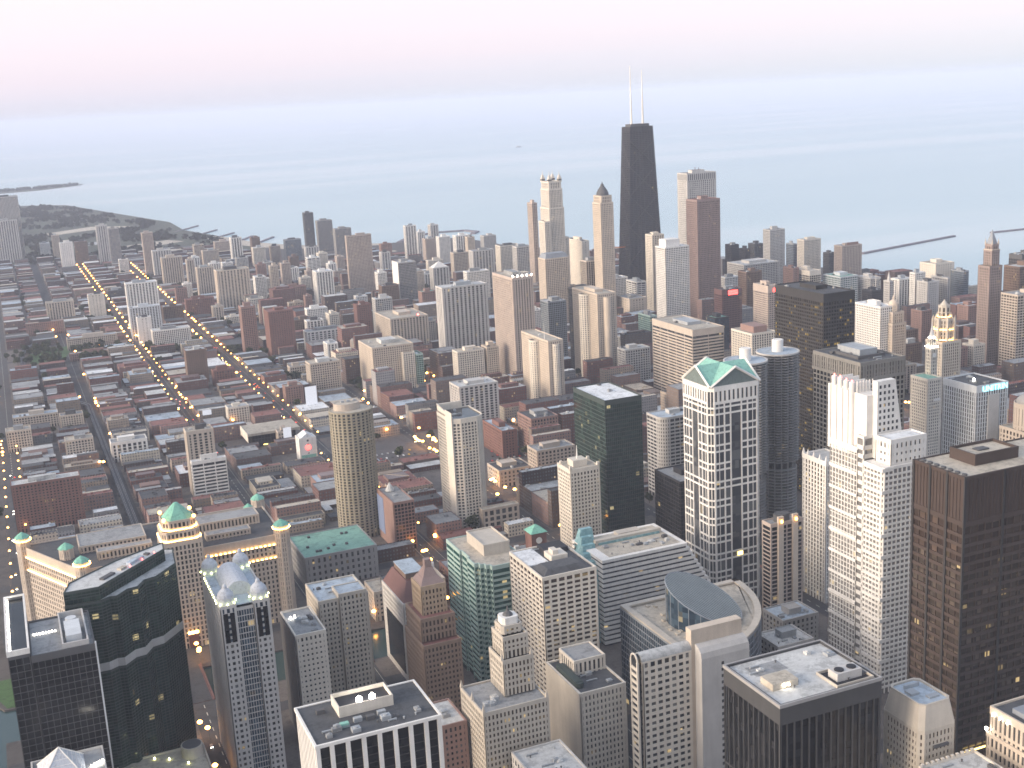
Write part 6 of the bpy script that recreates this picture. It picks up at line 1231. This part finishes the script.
SHORT = [('black tapering tower', 1172, 2232), ('red granite tower', 1137, 1900), ('bright white gridded tower', 1030, 1830), ('striped beige block', 824, 1440), ('black bronze slab', 727, 1040), ('green roofed tower', 498, 853), ('round corncob tower', 643, 981), ('white finned tower', 515, 690), ('greenish black slab', 458, 975),
         ('cream curved tower', 374, 1124), ('oval tan tower', 270, 1157), ('market hall', 81, 1030), ('white ribbed tan tower', 157, 1380), ('big red brown block', -6, 1354), ('pink lamp topped tower', 665, 1670), ('wide pale slab tower', 638, 1810), ('tall plain tan tower', 696, 2585), ('stepped tan cluster', 494, 1760), ('big plain red block', 406, 2094), ('tall pinkish brick tower', 363, 2142),
         ('squat brown tower', 244, 1967), ('stepped white towers', 220, 2430), ('wide tan slab', 431, 2648), ('green lawn', 45, 2370), ('twin grey towers', 275, 3720), ('bright white slab by the park', 157, 3660), ('dark glass hall', 270, 1550), ('hall with white columns', 97, 1574), ('cream windowless block', 157, 2730), ('slender white lakefront tower', 996, 3140), ('curved bay tan tower', 778, 1620),
         ('white ribbed tower', 604, 2550), ('grey white block', 513, 1450), ('tan needle topped tower', 643, 1500), ('hospital cluster', 1480, 1690), ('gothic lit crown', 1047, 1211), ('white gridded hotel', 1010, 1290), ('mansion block', 496, 2105), ('slender dark lake tower', 852, 3670), ('four spired tower', 992, 2225), ('dome capped tower', 957, 1940), ('brick clock tower hall', 388, 960), ('greenish slab loft', 507, 1210)]
SPX = [(n, x, y, *px_of((x, y, 20))[:2]) for n, x, y in SHORT]
USED = {}
ORD = ['', 'second', 'third', 'fourth', 'fifth', 'sixth', 'seventh', 'eighth', 'ninth', 'tenth', 'eleventh', 'twelfth']
def place(x, y, z=10):
    u, v, _ = px_of((x, y, z)); n, lx, ly, lu, lv = min(SPX, key=lambda s: (s[3]-u)**2+((s[4]-v)*1.4)**2); dx, dy = u-lu, v-lv; d = math.hypot(dx, dy)
    rel = ('left of' if dx < 0 else 'right of') if abs(dx) > abs(dy)*1.2 else ('beyond' if dy < 0 else 'in front of')
    return n, rel, d
def assign_labels(items, fmt):
    """items: (object, x, y, description); the ordinal counts outwards from the named landmark"""
    groups = {}
    for o, x, y, ds in items:
        n, rel, d = place(x, y); groups.setdefault((ds, n, rel), []).append((d, o))
    for (ds, n, rel), lst in groups.items():
        for i, (d, o) in enumerate(sorted(lst, key=lambda q: q[0])):
            o['label'] = fmt % (((ORD[i] if i < 12 else '%dth' % (i+1))+' ' if i else 'nearest ') if len(lst) > 1 else '', ds, rel, n)
def free(x0, y0, x1, y1, pad=2):
    return not np.any((BX[:, 0]-pad < x1) & (BX[:, 2]+pad > x0) & (BX[:, 1]-pad < y1) & (BX[:, 3]+pad > y0))
# more mid height towers of the belt between the avenues and the lake
rgx = random.Random(41); XT = []; tries = 0
XST = [('cream', s_cream, 'r_sand'), ('tan', s_tan, 'r_tan'), ('pinkish', s_pink, 'r_pale'), ('white', s_white, 'r_white'), ('pale ribbed', s_ribg, 'r_pale'), ('tan ribbed', s_ribt, 'r_tan'), ('warm beige', s_warm, 'r_sand'), ('rose brick', s_rose, 'r_red'), ('grey', s_grey, 'r_grey'), ('white ribbed', s_ribw, 'r_white'), ('brown', s_brown, 'r_dark')]
while len(XT) < 110 and tries < 6000:
    tries += 1
    zone = rgx.random()
    if zone < .55: x, y, hs = rgx.uniform(440, 1050), rgx.uniform(1950, 3350), (38, 48, 58, 70, 84, 96)
    elif zone < .75: x, y, hs = rgx.uniform(330, 640), rgx.uniform(2450, 3450), (35, 45, 60, 75)
    else: x, y, hs = rgx.uniform(820, 1450), rgx.uniform(1250, 2150), (40, 50, 62, 75)
    w_, d_, h = rgx.uniform(18, 40), rgx.uniform(18, 28), rgx.choice(hs)
    if (x > 640 and y > 3200) or (x > 1100 and y > 2750): continue
    s = min(NSX, key=lambda q: abs(q-(x+w_/2)))
    if s+WIDE.get(s, 14)/2+3 > x and s-WIDE.get(s, 14)/2-3 < x+w_: x = s+WIDE.get(s, 14)/2+3
    if not free(x-4, y-4, x+w_+4, y+d_+4): continue
    if not (seen(x+w_/2, y, h*.5, h, w_*.4) and not hidden((x+w_/2, y, h*.7))): continue
    # leave the landmarks behind it in view: only stand where nothing tall is right behind
    u0, v0, zz = px_of((x+w_/2, y, h))
    if any(abs(px_of(((b[0]+b[2])/2, b[1], b[4]))[0]-u0) < 16 and b[1] > y and px_of(((b[0]+b[2])/2, b[1], 0))[1] > v0+6 and b[4] > 30 for b in BOXES): continue
    n, st_, rf = rgx.choice(XST); r = tower('apartment_tower', '', (x, y, w_, d_, h), st_, rf, group='towers of the lakefront belt', units=1); BX = np.array(BOXES, float); XT.append((r, x+w_/2, y, '%s %s tower' % ('tall' if h > 65 else 'midrise', n)))
assign_labels(XT, '%s%s %s the %s')
LOWM = [('red brick', (.165, .082, .070)), ('dark brick', (.10, .066, .06)), ('rose brick', (.24, .155, .135)), ('tan brick', (.34, .275, .22)), ('cream', (.50, .44, .36)), ('grey', (.26, .25, .25)), ('brown', (.16, .12, .10))]
for n, c in LOWM: lowrise_mat('low_'+n, c)
ROOFS = [('pale', 'r_pale'), ('grey', 'r_grey'), ('white', 'r_white'), ('dark', 'r_dark'), ('blue grey', 'r_blue'), ('sandy', 'r_sand'), ('reddish', 'r_red')]
rg = random.Random(11); cand = []
DIST_TALL = lambda x, y: (x > 420 and y < 2700)
for i in range(len(NSX)):
    xa = NSX[i]+WIDE.get(NSX[i], 14)/2+3; xb = NSX[i+1]-WIDE.get(NSX[i+1], 14)/2-3 if i+1 < len(NSX) else xa+90
    for j in range(8, len(EWY)-1):
        ya, yb = EWY[j]+9, EWY[j+1]-9
        if (xa < 30 and 2270 < yb and ya < 2470) or (ya > 3880) or (xa > 560 and ya > 3300) or (xa > 1000 and ya > 2900) or (xa > 1200 and ya > 2600) or (xa > 1480 and ya > 2050): continue
        xm = (xa+xb)/2
        for (sx0, sx1) in ((xa, xm-2.5), (xm+2.5, xb)):
            y = ya
            while y < yb-8:
                L = rg.choice((9, 12, 14, 18, 22, 30, 40)); L = min(L, yb-y)
                if rg.random() < (.08 if xa < 420 else .12): cand.append((sx0+2, y+.6, sx1-2, y+L-.6, rg.choice((3.5, 4.5, 5.5)))); y += L; continue
                tall = DIST_TALL(xm, y); h = rg.choice((8, 9, 11, 12, 13, 16, 20)) if not tall else rg.choice((12, 15, 18, 24, 30, 38, 48))
                dep = (sx1-sx0)*rg.choice((.6, .78, .9, 1, 1)); x0 = sx0 if sx0 == xa else sx1-dep
                cand.append((x0, y+.4, x0+dep, y+L-.4, h))
                if sx1-sx0-dep > 8: cand.append((x0+dep+1, y+1.5, sx1-1, y+L-1.5, rg.choice((3.5, 4.2, 5, 6.5))) if sx0 == xa else (sx0+1, y+1.5, x0-1, y+L-1.5, rg.choice((3.5, 4.2, 5, 6.5))))
                y += L
for i in range(6):                                      # west of the first street, as far as the photograph shows
    for j in range(9, len(EWY)-2):
        x0 = -150+rg.uniform(0, 40); y0 = EWY[j]+10+rg.uniform(0, 50); 
        if i < 2: cand.append((x0-i*0, y0+i*44-10, x0+rg.uniform(25, 45), y0+i*44+rg.uniform(12, 26), rg.choice((8, 12, 16, 22))))
sel = []
keep = []
for c in cand:
    x0, y0, x1, y1, h = c
    if not free(*c[:4]) or any(x0 < k[2]+.5 and x1 > k[0]-.5 and y0 < k[3]+.5 and y1 > k[1]-.5 for k in keep[-40:]): continue
    if any(lx0 < x1 and x0 < lx1 and ly0 < y1 and y0 < ly1 for lx0, ly0, lx1, ly1 in ((4, 2283, 94, 2460), (438, 1298, 542, 1422), (320, 1378, 426, 1482), (-60, 932, -25, 990), (398, 1163, 470, 1300), (470, 1166, 545, 1202))): continue
    keep.append(c); cx, cy = (x0+x1)/2, (y0+y1)/2
    if not seen(cx, cy, 0, h, (x1-x0)/3): continue
    _, _, z = px_of((cx, cy, h)); sel.append(((y1-y0)*(x1-x0)*.3/z**2+h*(x1-x0)/z**2, c))
sel.sort(key=lambda s: -s[0]); N_LOW = 285
items = []
far = {}
for r_, (sc_, (x0, y0, x1, y1, h)) in enumerate(sel):
    wn_, wc = rg.choices(LOWM, (6, 4, 4, 4, 2, 2, 3))[0]; rn, rm = rg.choices(ROOFS, (2, 5, 1, 5, 3, 2, 4))[0]
    w_, d_ = x1-x0, y1-y0
    if r_ < N_LOW:
        b = MB(); b.prism(rect(0, 0, w_, d_), 0, h-.6, bottom=False); b.ring(rect(0, 0, w_, d_), rect(.4, .4, w_-.4, d_-.4), h-.62, h+.4)
        if rg.random() < .3 and d_ > 14: b.box(w_*.2, d_*.3, h-.6, w_*.8, d_*.8, h+rg.uniform(2.5, 5))
        o = b.build('brick_building' if 'brick' in wn_ else 'low_building', 'low_'+wn_, None, (x0, y0, .15)); o['category'] = 'building'; o['group'] = 'low city blocks between the towers'
        q = MB(); q.prism(rect(.38, .38, w_-.38, d_-.38), h-.55, h-.1)
        for k in range(rg.randint(1, 4)):
            px, py = rg.uniform(2, max(2.1, w_-3)), rg.uniform(2, max(2.1, d_-3)); a, c = rg.uniform(.7, 2.2), rg.uniform(.7, 1.8); q.box(px-a, py-c, h-.1, px+a, py+c, h+rg.uniform(.8, 2.2))
        q.build('roof', rm, o); items.append((o, (x0+x1)/2, (y0+y1)/2, '%s %s building with %s roof' % ('tall' if h > 28 else 'midrise' if h > 17 else 'low', wn_, rn)))
    else:
        bw, br = far.setdefault(0, (MB(), MB())); k = ['low_'+n for n, _ in LOWM].index('low_'+wn_); bw.add([(x, y, z) for z in (0, h) for x, y in rect(x0, y0, x1, y1)], [(0,1,5,4),(1,2,6,5),(2,3,7,6),(3,0,4,7)], k); br.prism(rect(x0+.1, y0+.1, x1-.1, y1-.1), h-.5, h+.1, ['r_pale', 'r_grey', 'r_white', 'r_dark', 'r_blue', 'r_sand', 'r_red'].index(rm))
assign_labels(items, '%s%s %s the %s')
if far:
    bw, br = far[0]; o = bw.build('far_rooftops', ['low_'+n for n, _ in LOWM]); tag(o, 'mass of small far low buildings and roofs between the towers', 'buildings', kind='stuff'); br.build('roofs', [m_ for _, m_ in [('', 'r_pale'), ('', 'r_grey'), ('', 'r_white'), ('', 'r_dark'), ('', 'r_blue'), ('', 'r_sand'), ('', 'r_red')]], o)
KEEP = np.array(keep) if keep else np.zeros((0, 5))
# ---------------------------------------------------------------- trees
def leaf_mat(name, a, c):
    m, t, p = base_mat(name); oi = nd(t, 'ShaderNodeObjectInfo'); oc = objco(t); f = mth(t, 'ADD', mth(t, 'MULTIPLY', noise(t, oc, .35, 3), .7), mth(t, 'MULTIPLY', oi.outputs['Random'], .3)); t.links.new(ramp(t, f, [(.3, a), (.75, c)]), p.inputs['Base Color']); p.inputs['Roughness'].default_value = .8; p.inputs['Specular IOR Level'].default_value = .2; MATS[name] = m
leaf_mat('leaf', (.030, .042, .022), (.085, .095, .045)); leaf_mat('leaf_far', (.012, .018, .012), (.05, .055, .036)); wall_mat('bark', (.07, .055, .045))
def crown_mesh(mb, cx, cy, cz, r, n, rg, leaf=.9, m=0):
    lobes = [(rg.uniform(-.55, .55), rg.uniform(-.55, .55), rg.uniform(-.35, .55), rg.uniform(.38, .62)) for _ in range(7)]
    for _ in range(n):
        lx, ly, lz, lr = rg.choice(lobes); a, z = rg.uniform(0, 2*math.pi), rg.uniform(-1, 1); s = math.sqrt(1-z*z); k = lr*rg.uniform(.6, 1.05)
        c = Vector((cx+r*(lx+k*s*math.cos(a)), cy+r*(ly+k*s*math.sin(a)), cz+r*.85*(lz+k*z))); q = Vector((rg.uniform(-1, 1), rg.uniform(-1, 1), rg.uniform(-.6, 1))).normalized().to_track_quat('Z', 'Y'); sz = leaf*rg.uniform(.6, 1.3)
        mb.add([tuple(c+q @ Vector(v)) for v in ((-sz, -sz*.7, 0), (sz, -sz*.6, .15*sz), (sz*.8, sz*.7, 0), (-sz*.7, sz*.8, .2*sz))], [(0, 1, 2, 3)], m)
rg = random.Random(5); PROTO = []
for k in range(6):
    b = MB(); crown_mesh(b, 0, 0, 6.6, 4.2, 260, rg); c = b.build('crown', 'leaf'); b = MB(); b.tube((0, 0, 0), (.2, .1, 4.5), .35, .22, 6)
    for a in (0, 2.1, 4.2): b.tube((.15, .1, 3.4), (1.8*math.cos(a), 1.8*math.sin(a), 7), .16, .06, 5)
    tk = b.build('trunk', 'bark'); PROTO.append((c.data, tk.data)); bpy.data.objects.remove(c); bpy.data.objects.remove(tk)
def clear_of(x, y, r=3):
    if len(KEEP) and np.any((KEEP[:, 0]-r < x) & (KEEP[:, 2]+r > x) & (KEEP[:, 1]-r < y) & (KEEP[:, 3]+r > y)): return False
    return free(x-r, y-r, x+r, y+r, 0)
GROVES = [(rg.uniform(-20, 560), rg.uniform(2050, 3800)) for _ in range(13)]+[(60, 2480), (110, 2250), (250, 2250), (480, 2230), (380, 1850)]
items = []; n_tree = 0; tries = 0; spots = []
while n_tree < 270 and tries < 12000:
    tries += 1; q_ = rg.choice(GROVES); x, y = (rg.uniform(-60, 1150), 1050+2800*rg.random()**.8) if rg.random() < .35 else (q_[0]+rg.gauss(0, 45), q_[1]+rg.gauss(0, 70))
    nx = min(abs(x-s) for s in NSX)
    if nx < WIDE.get(min(NSX, key=lambda s: abs(x-s)), 14)/2+.8 or min(abs(y-s) for s in EWY) < 8 or (abs(x-72) < 8 and y < 1900) or not clear_of(x, y): continue
    if any((x-a)**2+(y-c)**2 < 25 for a, c in spots[-120:]): continue
    s = rg.uniform(.95, 1.8)
    if (x > 560 and y > 3250) or (x > 1000 and y > 2800) or not seen(x, y, 2, 9*s, 2): continue
    spots.append((x, y)); t_ = thing('tree', '', 'tree', x, y, .12, 'leafy street and yard trees'); t_.scale = (s, s, s*rg.uniform(.85, 1.1)); t_.rotation_euler = (0, 0, rg.uniform(0, 6.28)); cm, tm = PROTO[n_tree % 6]
    for nme, me in (('crown', cm), ('trunk', tm)): o = bpy.data.objects.new(nme, me); COL.objects.link(o); o.parent = t_
    items.append((t_, x, y, 'dark green tree' if s < 1.35 else 'large dark tree')); n_tree += 1
assign_labels(items, '%s%s growing %s the %s')
b = MB(); rg = random.Random(9)                        # the lakefront park, one far mass of crowns
POLY = [(20,3900),(340,3730),(520,3760),(690,3930),(640,4290),(570,4620),(570,5050),(500,5400),(400,5950),(290,6550),(100,6780),(-250,6950),(-380,5300),(0,4650)]
def inside(x, y, pl):
    r = False; j = len(pl)-1
    for i in range(len(pl)):
        if (pl[i][1] > y) != (pl[j][1] > y) and x < (pl[j][0]-pl[i][0])*(y-pl[i][1])/(pl[j][1]-pl[i][1])+pl[i][0]: r = not r
        j = i
    return r
k = 0
while k < 1500:
    x, y = rg.uniform(-380, 690), rg.uniform(3750, 6900)
    if not inside(x, y, POLY) or (140 < x < 490 and 4880 < y < 5160) or math.sin(x*.021+1.3*math.sin(y*.006))*math.sin(y*.0095+.8*math.sin(x*.017)) < -.12 or (320 < x < 565 and 4140 < y < 4330) or (180 < x < 350 and 4340 < y < 4520) or not clear_of(x, y, 4): continue
    crown_mesh(b, x, y, rg.uniform(5, 8), rg.uniform(6, 12), 26, rg, 3.6); k += 1
for q in range(160): x = rg.uniform(-300, 520); crown_mesh(b, x, 8430+x*.3+rg.uniform(-90, 60), 7, 12, 20, rg, 4.5)
tag(b.build('park_woods', 'leaf_far'), 'dark mass of trees filling the lakefront park at the upper left', 'woods', kind='stuff')
# ---------------------------------------------------------------- street lamps
b = MB(); b.tube((0, 0, 0), (0, 0, 9), .14, .1, 6); b.tube((0, 0, 9), (1.6, 0, 9.6), .08, .07, 5); pole_me = (lambda o: (o.data, bpy.data.objects.remove(o))[0])(b.build('pole', 'darkgrey'))
b = MB(); b.lathe(1.7, 0, [(.1, 8.7), (.95, 9.0), (1.15, 9.6), (.6, 10.3), (.05, 10.5)], 10); head_me = (lambda o: (o.data, bpy.data.objects.remove(o))[0])(b.build('lamp_head', 'lamp_amber'))
b = MB(); b.lathe(1.7, 0, [(.1, 8.5), (1.4, 8.9), (1.8, 9.8), (.8, 10.8), (.05, 11.1)], 10); head_far = (lambda o: (o.data, bpy.data.objects.remove(o))[0])(b.build('lamp_head', 'lamp_far'))
n_lamp = 0
def lamp(x, y, rz, label, group, far_=False):
    global n_lamp
    if not seen(x, y, 8, 10, .5): return False
    l_ = thing('street_lamp', label, 'street lamp', x, y, .15, group); l_.rotation_euler = (0, 0, rz)
    for nme, me in (('pole', pole_me), ('lamp_head', head_far if far_ else head_me)): o = bpy.data.objects.new(nme, me); COL.objects.link(o); o.parent = l_
    n_lamp += 1; return True
def row(x, ys, label):
    for side in (-1, 1):
        k = 0
        for y in ys:
            if lamp(x+side*(WIDE.get(x, 14)/2+1.2), y, 0 if side < 0 else math.pi, label % ('west' if side < 0 else 'east', k+1), 'amber street lamps in rows along the avenues', y > 2200): k += 1
row(314, [1130+33*k for k in range(34)]+[2260+48*k for k in range(30)], 'amber lamp on the %s kerb of the broad avenue, number %d from near end')
row(192, [1760+36*k for k in range(18)]+[2420+60*k for k in range(26)], 'amber lamp on the %s kerb of the second avenue, number %d from near end')
row(-40, [1150+38*k for k in range(16)], 'amber lamp on the %s kerb of the left edge street, number %d from near end')
rg = random.Random(21); k = 0; lamp_items = []
for x, y in [(424+16*(k % 2), 1170+17*k) for k in range(9)]+[(446+22*k, 1175+18*(k % 2)) for k in range(5)]+[(410, 1172), (404, 1196)]:
    if lamp(x, y, math.pi*(k % 2), '', 'scattered amber lamps', True): lamp_items.append((COL.objects[-1].parent, x, y, 'bright amber street lamp'))
for (x0, y0, x1, y1, n, lab) in ((440, 1190, 545, 1440, 14, 'amber lit crossing in the middle'), (320, 1340, 430, 1500, 7, 'parking lot behind the cream curved tower'), (300, 950, 460, 1090, 7, 'riverside by the brick clock tower'), (105, 880, 330, 960, 5, 'river bridges'), (60, 640, 72, 880, 4, 'street beside the dark faceted tower'), (425, 1500, 560, 1900, 10, 'streets behind the stepped tan cluster'), (1000, 1100, 1300, 1500, 8, 'streets by the gothic lit crown'), (-30, 1500, 300, 2600, 46, 'side streets among the low blocks')):
    m_ = 0
    for _ in range(400):
        if m_ >= n or n_lamp >= 298: break
        x, y = rg.uniform(x0, x1), rg.uniform(y0, y1)
        if rg.random() < .7: s = min(NSX, key=lambda q: abs(q-x)); x = s+rg.choice((-1, 1))*(WIDE.get(s, 14)/2+1.2)
        if not clear_of(x, y, 1) or 872 < y < 940: continue
        if lamp(x, y, rg.uniform(0, 6.28), '', 'scattered amber lamps', True): m_ += 1; lamp_items.append((COL.objects[-1].parent, x, y, 'lone amber street lamp'))
assign_labels(lamp_items, '%s%s %s the %s')
# ---------------------------------------------------------------- cars
def car_meshes():
    b = MB(); b.loft(rect(-.9, -2.2, .9, 2.2), .35, rect(-.85, -2.15, .85, 2.1), .95); b.loft(rect(-.82, -1.6, .82, 1.1), .95, rect(-.68, -1.1, .68, .5), 1.45); return b
rgc = random.Random(3); paints = []
for n, c in (('dark', (.03, .03, .035)), ('white', (.7, .7, .7)), ('silver', (.38, .39, .4)), ('red', (.32, .03, .03)), ('yellow', (.6, .38, .03))):
    wall_mat('car_'+n, c, .35, .03); o = car_meshes().build('car_body', 'car_'+n); me = o.data; bpy.data.objects.remove(o)
    paints.append((n, me))
b = MB(); [b.lathe(s, y, [(.05, .0), (.3, .02), (.3, .3), (.05, .32)], 8) for s in (-.8, .8) for y in (-1.4, 1.4)]; o = b.build('wheels', 'black'); whe = o.data; bpy.data.objects.remove(o)
b = MB(); b.box(-.8, -2.28, .6, -.35, -2.16, .85); b.box(.35, -2.28, .6, .8, -2.16, .85); o = b.build('tail_lights', 'lamp_red'); tl = o.data; bpy.data.objects.remove(o)
b = MB(); b.box(-.8, 2.12, .5, -.35, 2.24, .8); b.box(.35, 2.12, .5, .8, 2.24, .8); o = b.build('headlights', 'lamp_white'); hl = o.data; bpy.data.objects.remove(o)
items = []
def car(x, y, rz, parked=False):
    if not seen(x, y, .5, 1.5, .5): return
    n, me = rgc.choices(paints, (5, 3, 4, 2, 2))[0]; t_ = thing('parked_car' if parked else 'car', '', 'car', x, y, .12 if not parked else .19, 'cars standing in the parking lots' if parked else 'cars driving on the avenues'); t_.rotation_euler = (0, 0, rz)
    for nme, mm in (('car_body', me), ('wheels', whe))+((() if parked else (('tail_lights', tl), ('headlights', hl)))): o = bpy.data.objects.new(nme, mm); COL.objects.link(o); o.parent = t_
    items.append((t_, x, y, '%s %s car' % (n, 'parked' if parked else 'moving')))
for x, y0, y1, n in ((314, 1120, 2400, 34), (192, 1500, 2500, 20), (-40, 1150, 1700, 12), (72, 560, 870, 10), (432, 1150, 1500, 8)):
    for _ in range(n):
        s = rgc.choice((-1, 1)); car(x+s*rgc.choice((2.4, 5.2)), rgc.uniform(y0, y1), 0 if s > 0 else math.pi)
for x0, y0, x1, y1, n in ((444, 1304, 536, 1416, 36), (326, 1384, 420, 1476, 26)):
    for k in range(n): car(x0+6+(k % 12)*7, y0+8+(k//12)*18+rgc.uniform(-.4, .4), rgc.choice((0, math.pi)), True)
assign_labels(items, '%s%s %s the %s')
# ---------------------------------------------------------------- the air between here and the horizon
b = MB(); b.box(-72000, -32000, -8, 72000, 72000, 478); m, t, p = base_mat('haze'); t.nodes.remove(p); pv_ = nd(t, 'ShaderNodeVolumePrincipled'); pv_.inputs['Density'].default_value = HAZE; pv_.inputs['Color'].default_value = (.72, .77, .92, 1); pv_.inputs['Anisotropy'].default_value = 0.0
t.links.new(pv_.outputs[0], t.nodes['Material Output'].inputs['Volume']); MATS['haze'] = m; o = b.build('haze', 'haze'); tag(o, kind='stuff')
